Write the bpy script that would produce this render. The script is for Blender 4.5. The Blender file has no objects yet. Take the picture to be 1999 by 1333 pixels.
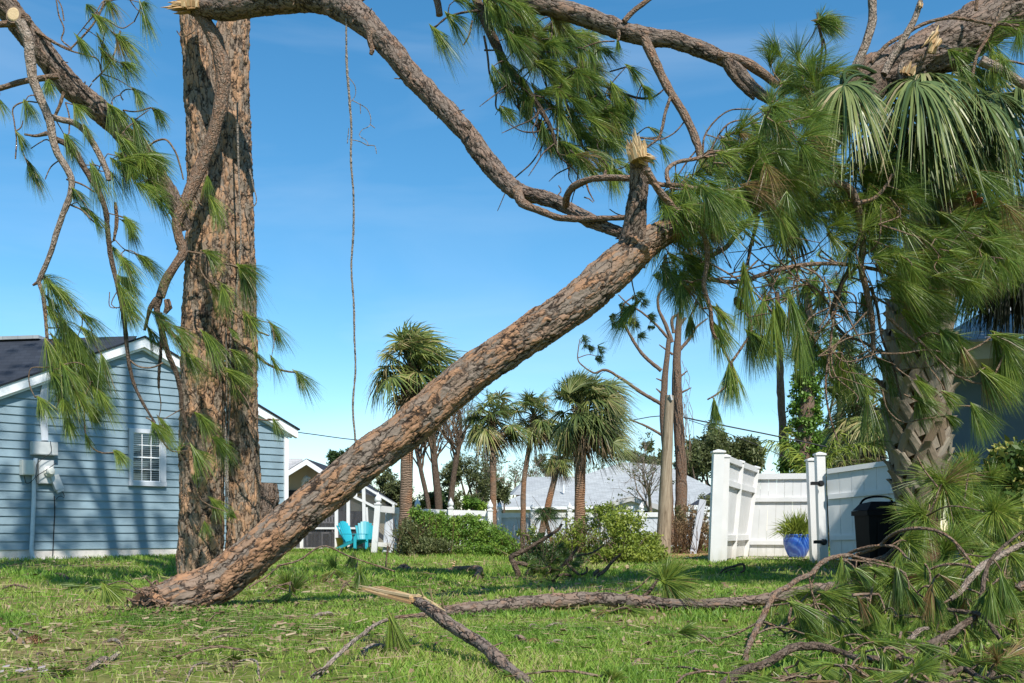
import bpy, math, random
import numpy as np
from mathutils import Vector
R = math.radians
rng = np.random.default_rng(11)
random.seed(5)
sc = bpy.context.scene
COL = sc.collection

# ------------------------------------------------------------------ camera, sky, sun, exposure
H = 0.5            # eye height (kneeling photographer)
F = 1944.0         # focal length in pixels of the 1999 px wide photograph
CX, CY = 999.5, 1035.0
cam = bpy.data.cameras.new('camera'); camo = bpy.data.objects.new('camera', cam); COL.objects.link(camo)
camo.location = (0, 0, H); camo.rotation_euler = (R(90), 0, 0)
cam.sensor_width = 36; cam.lens = 36 * F / 1999; cam.shift_y = (CY - 666.5) / 1999
cam.clip_end = 2000; cam.clip_start = 0.05
sc.camera = camo
SUN_AZ = math.atan2(0.41, -0.912)     # from +Y clockwise
SUN_EL = R(49)
w = bpy.data.worlds.new('World'); sc.world = w; w.use_nodes = True
nt = w.node_tree; bg = nt.nodes['Background']
sky = nt.nodes.new('ShaderNodeTexSky'); sky.sky_type = 'NISHITA'; sky.sun_disc = False
sky.sun_elevation = SUN_EL; sky.sun_rotation = SUN_AZ; sky.air_density = 1.0; sky.dust_density = 0.0; sky.ozone_density = 3.5
hs_ = nt.nodes.new('ShaderNodeHueSaturation'); hs_.inputs['Saturation'].default_value = 1.26; hs_.inputs['Hue'].default_value = .489
nt.links.new(sky.outputs[0], hs_.inputs['Color'])
tc_ = nt.nodes.new('ShaderNodeTexCoord'); mp_ = nt.nodes.new('ShaderNodeMapping'); mp_.inputs['Scale'].default_value = (1.2, 1.2, 6); mp_.inputs['Rotation'].default_value = (0, .25, .4); nz_ = nt.nodes.new('ShaderNodeTexNoise'); nz_.inputs['Scale'].default_value = 1.6; nz_.inputs['Detail'].default_value = 6; nz_.inputs['Distortion'].default_value = .6
rp_ = nt.nodes.new('ShaderNodeValToRGB'); rp_.color_ramp.elements[0].position = .48; rp_.color_ramp.elements[1].position = .80; rp_.color_ramp.elements[1].color = (.16, .16, .16, 1); mxs = nt.nodes.new('ShaderNodeMix'); mxs.data_type = 'RGBA'; mxs.inputs[7].default_value = (6.5, 7.0, 7.6, 1)
nt.links.new(tc_.outputs['Generated'], mp_.inputs[0]); nt.links.new(mp_.outputs[0], nz_.inputs['Vector']); nt.links.new(nz_.outputs[0], rp_.inputs[0]); nt.links.new(rp_.outputs[0], mxs.inputs[0]); nt.links.new(hs_.outputs[0], mxs.inputs[6]); nt.links.new(mxs.outputs[2], bg.inputs[0]); bg.inputs[1].default_value = 0.124
sl = bpy.data.lights.new('sun', 'SUN'); sl.energy = 4.6; sl.angle = R(0.6); sl.color = (1.0, 0.95, 0.87)
so = bpy.data.objects.new('sun', sl); COL.objects.link(so)
sd = Vector((math.sin(SUN_AZ) * math.cos(SUN_EL), math.cos(SUN_AZ) * math.cos(SUN_EL), math.sin(SUN_EL)))
so.rotation_euler = sd.to_track_quat('Z', 'Y').to_euler(); so.location = sd * 30
sc.view_settings.view_transform = 'Standard'; sc.view_settings.look = 'None'
sc.view_settings.exposure = 0.50; sc.view_settings.gamma = 1.0
sc.cycles.max_bounces = 6; sc.cycles.transparent_max_bounces = 12

# ------------------------------------------------------------------ helpers
def P(x, y, Y):
    return np.array([(x - CX) / F * Y, Y, H + (CY - y) / F * Y])
def YG(y): return F * H / (y - CY)         # distance of flat ground seen at image row y
def nrm(v):
    v = np.asarray(v, float); n = np.linalg.norm(v, axis=-1, keepdims=True); return v / np.maximum(n, 1e-9)

def hash3(i, j, k, s=0):
    n = (i * 374761393 + j * 668265263 + k * 2147483647 + s * 974634777) & 0xffffffff
    n = ((n ^ (n >> 13)) * 1274126177) & 0xffffffff
    n = ((n ^ (n >> 16)) * 2246822519) & 0xffffffff
    return ((n ^ (n >> 15)) & 0xffffff) / float(0xffffff)
def vnoise(p, s=0):
    p = np.asarray(p, float); f = np.floor(p).astype(np.int64); t = p - f; t = t * t * (3 - 2 * t); o = 0
    for a in (0, 1):
        for b in (0, 1):
            for c in (0, 1):
                wgt = (t[..., 0] if a else 1 - t[..., 0]) * (t[..., 1] if b else 1 - t[..., 1]) * (t[..., 2] if c else 1 - t[..., 2])
                o = o + wgt * hash3(f[..., 0] + a, f[..., 1] + b, f[..., 2] + c, s)
    return o
def fbm(p, n=3, s=0):
    o = 0; a = .5
    for i in range(n): o = o + a * vnoise(np.asarray(p) * 2 ** i, s + i); a *= .5
    return o / (1 - .5 ** n)
def voro(p):
    f = np.floor(p).astype(np.int64)
    d1 = np.full(len(p), 9.); d2 = np.full(len(p), 9.); cid = np.zeros(len(p))
    for a in (-1, 0, 1):
        for b in (-1, 0, 1):
            for c in (-1, 0, 1):
                g = f + np.array([a, b, c])
                q = np.stack([g[:, 0] + hash3(g[:, 0], g[:, 1], g[:, 2], 1), g[:, 1] + hash3(g[:, 0], g[:, 1], g[:, 2], 2), g[:, 2] + hash3(g[:, 0], g[:, 1], g[:, 2], 3)], 1)
                d = np.linalg.norm(q - p, axis=1)
                m = d < d1
                d2 = np.where(m, d1, np.minimum(d2, d)); cid = np.where(m, hash3(g[:, 0], g[:, 1], g[:, 2], 4), cid); d1 = np.where(m, d, d1)
    return d1, d2, cid

class G:
    """collects geometry for one mesh object"""
    def __init__(s): s.v = []; s.q = []; s.t = []; s.A = []; s.B = []; s.n = 0
    def add(s, v, q=None, t=None, A=None, B=None):
        v = np.asarray(v, float).reshape(-1, 3); k = len(v)
        if q is not None and len(q): s.q.append(np.asarray(q, np.int64).reshape(-1, 4) + s.n)
        if t is not None and len(t): s.t.append(np.asarray(t, np.int64).reshape(-1, 3) + s.n)
        s.A.append(np.zeros((k, 3)) if A is None else np.broadcast_to(np.asarray(A, float), (k, 3)))
        s.B.append(v.copy() if B is None else np.broadcast_to(np.asarray(B, float), (k, 3)))
        s.v.append(v); s.n += k
    def build(s, name, mat, parent=None, smooth=False, **kw):
        v = np.concatenate(s.v); me = bpy.data.meshes.new(name)
        q = np.concatenate(s.q) if s.q else np.zeros((0, 4), np.int64); t = np.concatenate(s.t) if s.t else np.zeros((0, 3), np.int64)
        me.vertices.add(len(v)); me.vertices.foreach_set('co', v.astype(np.float32).ravel())
        loops = np.concatenate([q.ravel(), t.ravel()]).astype(np.int32)
        me.loops.add(len(loops)); me.loops.foreach_set('vertex_index', loops)
        nf = len(q) + len(t); me.polygons.add(nf)
        st = np.concatenate([np.arange(len(q)) * 4, len(q) * 4 + np.arange(len(t)) * 3]).astype(np.int32)
        me.polygons.foreach_set('loop_start', st)
        try: me.polygons.foreach_set('loop_total', np.concatenate([np.full(len(q), 4), np.full(len(t), 3)]).astype(np.int32))
        except Exception: pass
        a = me.attributes.new('A', 'FLOAT_VECTOR', 'POINT'); a.data.foreach_set('vector', np.concatenate(s.A).astype(np.float32).ravel())
        a = me.attributes.new('bk', 'FLOAT_VECTOR', 'POINT'); a.data.foreach_set('vector', np.concatenate(s.B).astype(np.float32).ravel())
        me.update(calc_edges=True); me.validate()
        me.polygons.foreach_set('use_smooth', np.full(len(me.polygons), bool(smooth)))
        me.materials.append(mat)
        o = bpy.data.objects.new(name, me); COL.objects.link(o)
        if parent is not None:
            o.parent = parent; o.matrix_parent_inverse = parent.matrix_basis.inverted()
        tag(o, **kw)
        return o
    # primitives
    def hexa(s, c8, A=None):      # 8 corners: bottom 4 ccw, top 4
        s.add(c8, q=[(3, 2, 1, 0), (4, 5, 6, 7), (0, 1, 5, 4), (1, 2, 6, 5), (2, 3, 7, 6), (3, 0, 4, 7)], A=A)
    def box(s, c, sz, rz=0, A=None):
        x, y, z = np.array(sz) / 2; ca, sa = math.cos(rz), math.sin(rz)
        p = np.array([(-x, -y, -z), (x, -y, -z), (x, y, -z), (-x, y, -z), (-x, -y, z), (x, -y, z), (x, y, z), (-x, y, z)])
        p = np.stack([p[:, 0] * ca - p[:, 1] * sa, p[:, 0] * sa + p[:, 1] * ca, p[:, 2]], 1) + np.array(c)
        s.hexa(p, A)
    def bar(s, a, b, wx, wy=None, up=(0, 0, 1), A=None, w2=None):
        a = np.array(a, float); b = np.array(b, float); d = nrm(b - a); wy = wx if wy is None else wy
        u = np.cross(d, up)
        if np.linalg.norm(u) < 1e-3: u = np.array([1., 0, 0])
        u = nrm(u); v = np.cross(u, d); k = 1 if w2 is None else w2
        c = [a + u * i * wx / 2 + v * j * wy / 2 for i, j in ((-1, -1), (1, -1), (1, 1), (-1, 1))] + [b + (u * i * wx / 2 + v * j * wy / 2) * k for i, j in ((-1, -1), (1, -1), (1, 1), (-1, 1))]
        s.hexa(np.array(c), A)
    def lathe(s, c, prof, seg=16, A=None):
        c = np.array(c, float); n = len(prof); a = np.arange(seg) / seg * 2 * math.pi
        v = np.array([[(r * math.cos(t), r * math.sin(t), z) for t in a] for r, z in prof]).reshape(-1, 3) + c
        q = [(i * seg + j, i * seg + (j + 1) % seg, (i + 1) * seg + (j + 1) % seg, (i + 1) * seg + j) for i in range(n - 1) for j in range(seg)]
        s.add(v, q=q, A=A)
    def tube(s, pts, rad, seg=8, step=None, lump=0.0, seed=0, cap=True, bark=None, flat=None, tilt=None):
        """pts Nx3 control points, rad N radii. smooth curve; attribute bk = straightened trunk coordinates."""
        pts = np.asarray(pts, float); rad = np.asarray(rad, float)
        L = np.concatenate([[0], np.cumsum(np.linalg.norm(np.diff(pts, axis=0), axis=1))])
        if step is None: step = max(L[-1] / 60, rad.mean() * 1.2)
        m = max(3, int(L[-1] / step) + 1); sL = np.linspace(0, L[-1], m)
        # catmull-rom on the control polyline
        tan = np.gradient(pts, L, axis=0) if len(pts) > 2 else np.repeat((pts[1:] - pts[:1]) / L[-1], 2, 0)
        k = np.clip(np.searchsorted(L, sL, side='right') - 1, 0, len(pts) - 2); h = (L[k + 1] - L[k]); t = ((sL - L[k]) / h)[:, None]; h = h[:, None]
        c = (2 * t**3 - 3 * t**2 + 1) * pts[k] + (t**3 - 2 * t**2 + t) * h * tan[k] + (-2 * t**3 + 3 * t**2) * pts[k + 1] + (t**3 - t**2) * h * tan[k + 1]
        r = np.interp(sL, L, rad)
        T = nrm(np.gradient(c, axis=0)); U = np.zeros_like(T); u = np.cross(T[0], (0.13, 0.9, 0.3)); u = nrm(u)
        for i in range(m):
            u = nrm(u - T[i] * np.dot(u, T[i])); U[i] = u
        V = np.cross(T, U); a = np.arange(seg) / seg * 2 * math.pi; ca, sa = np.cos(a), np.sin(a)
        rr = np.repeat(r[:, None], seg, 1)
        rav = max(r.mean(), 1e-4)
        B = np.stack([rav * ca[None] + 0 * rr, rav * sa[None] + 0 * rr, sL[:, None] + 0 * rr], -1) + seed * 3.7
        A = np.zeros((m, seg, 3)); A[..., 0] = hash3(np.int64(seed), np.int64(7), np.int64(3)); A[..., 1] = (sL / L[-1])[:, None]
        if lump: rr = rr * (1 + lump * (fbm(B.reshape(-1, 3) / (rav * 2.0), 3, seed).reshape(m, seg) - .5) * 2)
        if bark:
            cw, cl, dep = bark; q = B.reshape(-1, 3).copy()
            wz = np.stack([fbm(q / .04, 3, 5), fbm(q / .04, 3, 9), fbm(q / .07, 3, 13)], 1) - .5
            q2 = q / np.array([cw, cw, cl]) + wz * 1.15; d1, d2, cid = voro(q2); opn = fbm(q / .12, 2, 41)
            ck = np.clip((d2 - d1) / (.03 + .22 * np.clip((opn - .35) * 3, 0, 1)), 0, 1)
            lay = fbm(q / np.array([.045, .045, .10]) + wz * .4, 4, 21); st = np.floor(lay * 8 + .15 * cid) / 8
            q3 = q / np.array([cw * .45, cw * .45, cl * .5]) + wz * .8; e1, e2, cid2 = voro(q3); ck2 = np.clip((e2 - e1) / .16, 0, 1)
            dd = dep * (.55 * ck * (.6 + .4 * cid) + .10 * ck2 + (st - .5) * 1.9 - .3)
            rr = rr + dd.reshape(m, seg)
            fr = lay * 8 + .15 * cid; edge = np.clip(np.minimum(fr % 1, 1 - fr % 1) / .14, 0, 1)
            A[..., 0] = (ck * (.78 + .22 * ck2) * (.72 + .28 * edge)).reshape(m, seg); A[..., 1] = (cid * .4 + cid2 * .3 + .3 * st).reshape(m, seg); A[..., 2] = (st + .06 * cid2).reshape(m, seg)
        if flat is not None: pass
        v = c[:, None] + U[:, None] * (rr * ca)[..., None] + V[:, None] * (rr * sa)[..., None]
        i = np.arange(m - 1)[:, None] * seg; j = np.arange(seg)[None]; jn = (j + 1) % seg
        q = np.stack([i + j, i + jn, i + seg + jn, i + seg + j], -1).reshape(-1, 4)
        s.add(v.reshape(-1, 3), q=q, A=A.reshape(-1, 3), B=B.reshape(-1, 3))
        if cap:
            for e, ring in ((0, v[0]), (m - 1, v[-1])):
                cc = ring.mean(0); vv = np.vstack([ring, cc]); tt = [(x, (x + 1) % seg, seg) for x in range(seg)]
                s.add(vv, t=tt, A=(A[e, 0, 0] * .5 + .2, .8, .5), B=(0, 0, sL[e]))
        return c, r

def tag(o, label=None, category=None, group=None, kind=None):
    if label: o['label'] = label
    if category: o['category'] = category
    if group: o['group'] = group
    if kind: o['kind'] = kind
    return o
def thing(name, label, category, loc=(0, 0, 0), group=None, kind=None):
    o = bpy.data.objects.new(name, None); COL.objects.link(o); o.location = tuple(float(x) for x in loc); o.empty_display_size = .1
    return tag(o, label, category, group, kind)
def path(l, Y):
    """list of (x,y[,Y]) image points -> world points at distance Y (number, (Y0,Y1) or function of row)"""
    n = len(l); out = []
    for i, p in enumerate(l):
        if len(p) > 2: yy = p[2]
        elif callable(Y): yy = Y(p[1])
        elif isinstance(Y, tuple): yy = Y[0] + (Y[1] - Y[0]) * i / max(1, n - 1)
        else: yy = Y
        out.append(P(p[0], p[1], yy))
    return np.array(out)
def wr(ws, pts):    # widths in px -> radii at each point's distance
    n = len(pts); w_ = np.interp(np.linspace(0, 1, n), np.linspace(0, 1, len(ws)), ws); return w_ / 2 * pts[:, 1] / F

# ------------------------------------------------------------------ materials
class N:
    def __init__(s, name):
        s.m = bpy.data.materials.new(name); s.m.use_nodes = True; s.t = s.m.node_tree; s.b = s.t.nodes['Principled BSDF']; s.out = s.t.nodes['Material Output']
    def n(s, ty, **k):
        x = s.t.nodes.new('ShaderNode' + ty)
        for a, b in k.items(): setattr(x, a, b)
        return x
    def l(s, a, b): s.t.links.new(a, b)
    def attr(s, name): x = s.n('Attribute'); x.attribute_name = name; return x.outputs['Vector']
    def sep(s, v): x = s.n('SeparateXYZ'); s.l(v, x.inputs[0]); return x.outputs
    def obj(s): return s.n('TexCoord').outputs['Object']
    def mp(s, v, sc_): x = s.n('Mapping'); x.inputs['Scale'].default_value = sc_ if hasattr(sc_, '__len__') else (sc_,) * 3; s.l(v, x.inputs[0]); return x.outputs[0]
    def noise(s, v, scale, det=3, rough=.55): x = s.n('TexNoise'); x.inputs['Scale'].default_value = scale; x.inputs['Detail'].default_value = det; x.inputs['Roughness'].default_value = rough; s.l(v, x.inputs['Vector']); return x.outputs[0]
    def ramp(s, f, stops):
        x = s.n('ValToRGB'); e = x.color_ramp.elements
        while len(e) < len(stops): e.new(.5)
        for i, (p, c) in enumerate(stops): e[i].position = p; e[i].color = (*c, 1) if len(c) == 3 else c
        s.l(f, x.inputs[0]); return x.outputs[0]
    def mix(s, f, a, b, mode='MIX'):
        x = s.n('Mix', data_type='RGBA', blend_type=mode)
        for sock, val in ((x.inputs[0], f), (x.inputs[6], a), (x.inputs[7], b)):
            if hasattr(val, 'is_output'): s.l(val, sock)
            elif hasattr(val, '__len__'): sock.default_value = (*val, 1)
            else: sock.default_value = val
        return x.outputs[2]
    def math(s, op, a, b=0.0, clamp=False):
        x = s.n('Math', operation=op); x.use_clamp = clamp
        for sock, val in ((x.inputs[0], a), (x.inputs[1], b)):
            if hasattr(val, 'is_output'): s.l(val, sock)
            else: sock.default_value = val
        return x.outputs[0]
    def bump(s, h, d=.01, st=1.0): x = s.n('Bump'); x.inputs['Distance'].default_value = d; x.inputs['Strength'].default_value = st; s.l(h, x.inputs['Height']); s.l(x.outputs[0], s.b.inputs['Normal'])
    def col(s, c, rough=.7, spec=.3):
        if hasattr(c, 'is_output'): s.l(c, s.b.inputs['Base Color'])
        else: s.b.inputs['Base Color'].default_value = (*c, 1)
        s.b.inputs['Roughness'].default_value = rough; s.b.inputs['Specular IOR Level'].default_value = spec; return s
    def trans(s, c, f):
        tr = s.n('BsdfTranslucent'); s.l(c, tr.inputs[0]); mx = s.n('MixShader'); mx.inputs[0].default_value = f
        s.l(s.b.outputs[0], mx.inputs[1]); s.l(tr.outputs[0], mx.inputs[2]); s.l(mx.outputs[0], s.out.inputs[0]); return s
M = {}
def bark_big(name, orange, grey, dark, oc=.5, vs=17):
    n = N(name); A = n.sep(n.attr('A')); B = n.attr('bk')
    f = n.noise(n.mp(B, (1, 1, .45)), 26, 4, .65); f2 = n.noise(B, 9, 3)
    k = n.math('ADD', n.math('MULTIPLY', A[1], .40), n.math('MULTIPLY', f, .35)); k = n.math('ADD', k, n.math('MULTIPLY', f2, .30)); k = n.math('ADD', k, n.math('MULTIPLY', A[2], .45)); k = n.math('SUBTRACT', k, .06)
    c = n.ramp(k, [(oc, grey), (oc + .07, tuple(np.array(grey) * .75)), (oc + .13, orange), (oc + .3, tuple(np.array(orange) * 1.25))])
    fine = n.noise(n.mp(B, (1, 1, .3)), 90, 3, .7)
    c = n.mix(n.math('MULTIPLY', fine, .55), c, tuple(np.array(grey) * .55), 'MIX')
    wp_ = n.n('TexNoise'); wp_.inputs['Scale'].default_value = 22; wp_.inputs['Detail'].default_value = 4; n.l(B, wp_.inputs['Vector']); ad = n.n('VectorMath', operation='MULTIPLY_ADD'); n.l(wp_.outputs['Color'], ad.inputs[0]); ad.inputs[1].default_value = (.05, .05, .05); n.l(n.mp(B, (1, 1, .27)), ad.inputs[2])
    v = n.n('TexVoronoi', feature='DISTANCE_TO_EDGE'); v.inputs['Scale'].default_value = vs; n.l(ad.outputs[0], v.inputs['Vector']); v2 = n.n('TexVoronoi'); v2.inputs['Scale'].default_value = vs; n.l(ad.outputs[0], v2.inputs['Vector'])
    cellc = n.sep(v2.outputs['Color'])[0]; c = n.mix(n.math('MULTIPLY', cellc, .45), c, n.mix(cellc, tuple(np.array(grey) * 1.25), tuple(np.array(orange) * 1.1)))
    cr = n.ramp(v.outputs[0], [(0.0, (1, 1, 1)), (.045, (.75, .75, .75)), (.10, (0, 0, 0))]); opn = n.ramp(n.noise(B, 12, 3), [(.40, (.12, .12, .12)), (.58, (1, 1, 1))])
    c = n.mix(n.math('MULTIPLY', cr, opn), c, dark)
    c = n.mix(n.ramp(A[0], [(0.1, (1, 1, 1)), (.55, (0, 0, 0))]), c, dark)
    n.col(c, .9, .15); n.bump(n.math('ADD', n.math('ADD', n.math('MULTIPLY', fine, .45), n.math('MULTIPLY', f, .7)), n.math('MULTIPLY', n.math('MINIMUM', v.outputs[0], .12), 6.0)), .009, .9); return n.m
M['bark_lean'] = bark_big('bark_orange', (.33, .172, .088), (.22, .175, .138), (.028, .02, .015), .60, 21)
M['bark_stand'] = bark_big('bark_brown', (.40, .225, .122), (.26, .208, .16), (.03, .022, .017), .595, 19)
M['bark_grey'] = bark_big('bark_greybrown', (.25, .15, .10), (.205, .16, .13), (.03, .022, .017), .70, 30)
def bark_small(name, c1, c2, dark):
    n = N(name); B = n.attr('bk'); A = n.sep(n.attr('A'))
    v = n.n('TexVoronoi', feature='DISTANCE_TO_EDGE'); wp_ = n.n('TexNoise'); wp_.inputs['Scale'].default_value = 30; n.l(B, wp_.inputs['Vector']); ad = n.n('VectorMath', operation='MULTIPLY_ADD'); n.l(wp_.outputs['Color'], ad.inputs[0]); ad.inputs[1].default_value = (.035, .035, .035); n.l(n.mp(B, (1, 1, .4)), ad.inputs[2]); n.l(ad.outputs[0], v.inputs['Vector']); v.inputs['Scale'].default_value = 44
    wv = n.noise(n.mp(B, (1, 1, .5)), 40, 4, .7)
    c = n.mix(n.ramp(wv, [(.38, (0, 0, 0)), (.62, (1, 1, 1))]), c1, c2)
    c = n.mix(n.math('MULTIPLY', n.ramp(v.outputs[0], [(0.0, (1, 1, 1)), (.10, (0, 0, 0))]), n.ramp(wv, [(.4, (.9, .9, .9)), (.6, (.15, .15, .15))])), c, dark)
    n.col(c, .9, .15); n.bump(n.math('ADD', wv, n.math('MULTIPLY', v.outputs[0], 2.5)), .012, 1.0); return n.m
M['limb'] = bark_small('limb_bark', (.25, .145, .09), (.20, .155, .12), (.035, .024, .018))
M['limb_grey'] = bark_small('limb_bark_grey', (.25, .185, .14), (.33, .27, .22), (.06, .045, .035))
M['limb_dark'] = bark_small('limb_bark_dark', (.10, .068, .048), (.16, .12, .09), (.03, .02, .015))
M['twig'] = bark_small('twig_bark', (.22, .135, .085), (.21, .16, .115), (.09, .06, .04))
M['vine'] = bark_small('vine_bark', (.27, .23, .19), (.23, .195, .16), (.17, .14, .12))
def needles(name, stops, tr=.3):
    n = N(name); A = n.sep(n.attr('A')); c = n.ramp(A[0], stops)
    c = n.mix(n.ramp(A[1], [(0, (1, 1, 1)), (.28, (0, 0, 0))]), c, (.30, .36, .05))
    c = n.mix(n.math('MULTIPLY', A[2], .9), c, (.27, .16, .07))
    n.col(c, .38, .42); n.trans(c, tr); return n.m
M['needle'] = needles('pine_needles', [(0, (.048, .088, .018)), (.35, (.11, .18, .03)), (.7, (.185, .265, .042)), (1, (.29, .35, .06))], .36)
M['needle2'] = needles('pine_needles_drooping', [(0, (.04, .09, .02)), (.4, (.075, .15, .03)), (.75, (.125, .215, .045)), (1, (.20, .27, .06))])
def leaf(name, stops, tr=.25, rough=.5):
    n = N(name); A = n.sep(n.attr('A')); c = n.ramp(A[0], stops); n.col(c, rough, .3); n.trans(c, tr); return n.m
M['leaf_bright'] = leaf('leaf_bright', [(0, (.055, .12, .018)), (.5, (.14, .25, .034)), (1, (.27, .37, .055))])
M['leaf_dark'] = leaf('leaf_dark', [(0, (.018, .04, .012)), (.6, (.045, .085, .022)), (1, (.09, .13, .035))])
M['leaf_yellow'] = leaf('leaf_yellowgreen', [(0, (.09, .14, .02)), (.5, (.20, .26, .036)), (1, (.34, .37, .06))])
M['leaf_olive'] = leaf('leaf_olive', [(0, (.06, .075, .025)), (.6, (.12, .14, .05)), (1, (.2, .2, .09))])
M['leaf_dry'] = leaf('leaf_dry', [(0, (.15, .09, .045)), (.6, (.28, .19, .10)), (1, (.38, .29, .17))])
M['leaf_var'] = leaf('leaf_variegated', [(0, (.03, .06, .012)), (.5, (.06, .11, .02)), (.62, (.34, .33, .07)), (1, (.5, .46, .15))])
M['frond'] = leaf('palm_frond', [(0, (.06, .095, .03)), (.4, (.14, .19, .05)), (.72, (.26, .29, .075)), (1, (.38, .30, .14))], .25, .42)
M['frond_big'] = leaf('palm_frond_big', [(0, (.05, .085, .03)), (.45, (.11, .16, .05)), (.75, (.20, .24, .075)), (.92, (.33, .33, .13)), (1, (.38, .30, .16))], .25, .36)
M['frond_wind'] = leaf('palm_frond_wind', [(0, (.055, .085, .025)), (.5, (.12, .16, .045)), (.9, (.24, .25, .07)), (1, (.30, .24, .11))], .22, .45)
M['frond_dead'] = leaf('palm_frond_dead', [(0, (.09, .06, .035)), (.6, (.2, .14, .08)), (1, (.3, .22, .13))], .1, .7)
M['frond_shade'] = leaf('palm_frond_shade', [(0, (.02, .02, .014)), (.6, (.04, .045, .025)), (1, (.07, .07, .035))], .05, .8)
M['litter'] = leaf('litter', [(0, (.10, .06, .035)), (.5, (.24, .16, .09)), (.8, (.36, .28, .18)), (1, (.3, .3, .1))], .05, .8)
M['grass'] = leaf('grass_blades', [(0, (.075, .155, .022)), (.4, (.155, .275, .034)), (.72, (.26, .37, .05)), (.9, (.38, .36, .12)), (1, (.44, .33, .19))], .34, .55)
def solid(name, c, rough=.6, spec=.3, nz=.08, scale=6, bump=0.0):
    n = N(name); o = n.obj(); f = n.noise(o, scale, 5, .6)
    c0 = tuple(np.array(c) * (1 - nz * 1.6)); c1 = tuple(np.minimum(np.array(c) * (1 + nz * 1.2), 1))
    n.col(n.ramp(f, [(.3, c0), (.7, c1)]), rough, spec)
    if bump: n.bump(n.noise(o, scale * 8, 4), bump, .6)
    return n.m
M['vinyl'] = solid('white_vinyl', (.68, .68, .675), .4, .35, .06, 2.6)
n = N('white_vinyl_grimy'); o = n.obj(); zz_ = n.sep(o)[2]; f = n.noise(n.mp(o, (1, 1, .25)), 9, 5, .7); f2 = n.noise(o, 2.2, 4)
gr_ = n.math('MULTIPLY', n.ramp(n.math('ADD', n.math('MULTIPLY', zz_, 1.6), f), [(.40, (1, 1, 1)), (.95, (0, 0, 0))]), .6)
c = n.ramp(f2, [(.3, (.62, .625, .61)), (.7, (.72, .72, .715))]); c = n.mix(n.ramp(f, [(.62, (0, 0, 0)), (.8, (.4, .4, .4))]), c, (.42, .44, .38)); n.col(n.mix(gr_, c, (.36, .35, .27)), .42, .35); M['vinyl'] = n.m
M['vinyl_soft'] = solid('white_vinyl_shaded', (.50, .53, .57), .45, .3, .06, 3)  # bluish shade on the far fence is mixed into this white
M['trim'] = solid('white_trim', (.78, .79, .80), .5, .3, .08, 5)
M['siding'] = solid('blue_siding', (.205, .285, .33), .5, .3, .11, 2.5)
M['concrete'] = solid('foundation', (.62, .58, .54), .9, .1, .2, 5, .004)
M['metal_box'] = solid('meter_box', (.48, .50, .50), .4, .5, .06, 9)
M['meter_plastic'] = solid('meter_plastic', (.62, .62, .57), .4, .4, .05, 9)
M['conduit'] = solid('conduit', (.52, .58, .63), .4, .4, .05, 12)
M['black'] = solid('black_plastic', (.006, .006, .007), .7, .1, .1, 9)
M['blackmetal'] = solid('black_metal', (.015, .015, .016), .45, .4, .1, 9)
M['teal'] = solid('teal_plastic', (.025, .36, .45), .4, .4, .05, 3)
M['teal_dark'] = solid('teal_plastic_dark', (.02, .30, .36), .4, .4, .05, 3)
M['yellow'] = solid('yellow_plastic', (.45, .36, .05), .5, .3, .05, 3)
M['stucco'] = solid('beige_stucco', (.60, .50, .38), .9, .1, .05, 3, .003)
M['stucco_far'] = solid('pale_stucco', (.58, .56, .50), .9, .1, .05, 3)
M['soffit'] = solid('soffit', (.42, .42, .38), .8, .2, .05, 3)
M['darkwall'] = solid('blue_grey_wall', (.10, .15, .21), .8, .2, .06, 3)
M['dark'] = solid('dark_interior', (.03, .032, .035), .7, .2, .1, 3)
M['greyobj'] = solid('grey_furniture', (.16, .15, .16), .6, .3, .2, 8)
M['wood_pale'] = None
n = N('splintered_wood'); A = n.sep(n.attr('A')); f = n.noise(n.obj(), 60, 4)
n.col(n.mix(f, n.ramp(A[0], [(0, (.30, .16, .07)), (.35, (.48, .31, .15)), (.7, (.62, .46, .25)), (1, (.72, .58, .38))]), (.42, .27, .13)), .7, .2); M['wood_pale'] = n.m
n = N('pole_wood'); B = n.attr('bk'); f = n.noise(n.mp(B, (1, 1, .06)), 45, 5, .7)
n.col(n.ramp(f, [(.3, (.13, .10, .065)), (.5, (.29, .23, .16)), (.75, (.42, .35, .25))]), .9, .1); n.bump(f, .004); M['pole'] = n.m
n = N('palm_trunk'); B = n.attr('bk'); z = n.sep(B)
wv = n.n('TexWave', bands_direction='Z'); n.l(B, wv.inputs[0]); wv.inputs['Scale'].default_value = 9; wv.inputs['Distortion'].default_value = 6; wv.inputs['Detail'].default_value = 3
f = n.noise(n.mp(B, (1, 1, .3)), 30, 4); f2 = n.noise(B, 1.3, 3)
c = n.mix(f, (.17, .11, .075), (.34, .25, .185)); c = n.mix(n.math('MULTIPLY', wv.outputs[1], .28), c, (.10, .07, .05)); c = n.mix(n.ramp(f2, [(.45, (0, 0, 0)), (.65, (1, 1, 1))]), c, (.33, .16, .08), 'MIX')
n.col(c, .9, .1); n.bump(n.math('ADD', wv.outputs[1], f), .02); M['palm_trunk'] = n.m
n = N('palm_boots'); B = n.obj(); A = n.sep(n.attr('A')); f = n.noise(n.mp(n.attr('bk'), (1, 1, .12)), 40, 4, .7)
c = n.ramp(A[0], [(0, (.15, .075, .04)), (.3, (.18, .125, .08)), (.6, (.22, .18, .135)), (1, (.30, .26, .205))]); c = n.mix(n.math('MULTIPLY', f, .6), c, (.13, .095, .07))
n.col(c, .85, .15); n.bump(f, .006); M['boots'] = n.m
n = N('fibre_core'); f = n.noise(n.obj(), 30, 4); n.col(n.ramp(f, [(.3, (.05, .03, .018)), (.7, (.14, .08, .045))]), .95, .1); n.bump(f, .01); M['fibre'] = n.m
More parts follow.
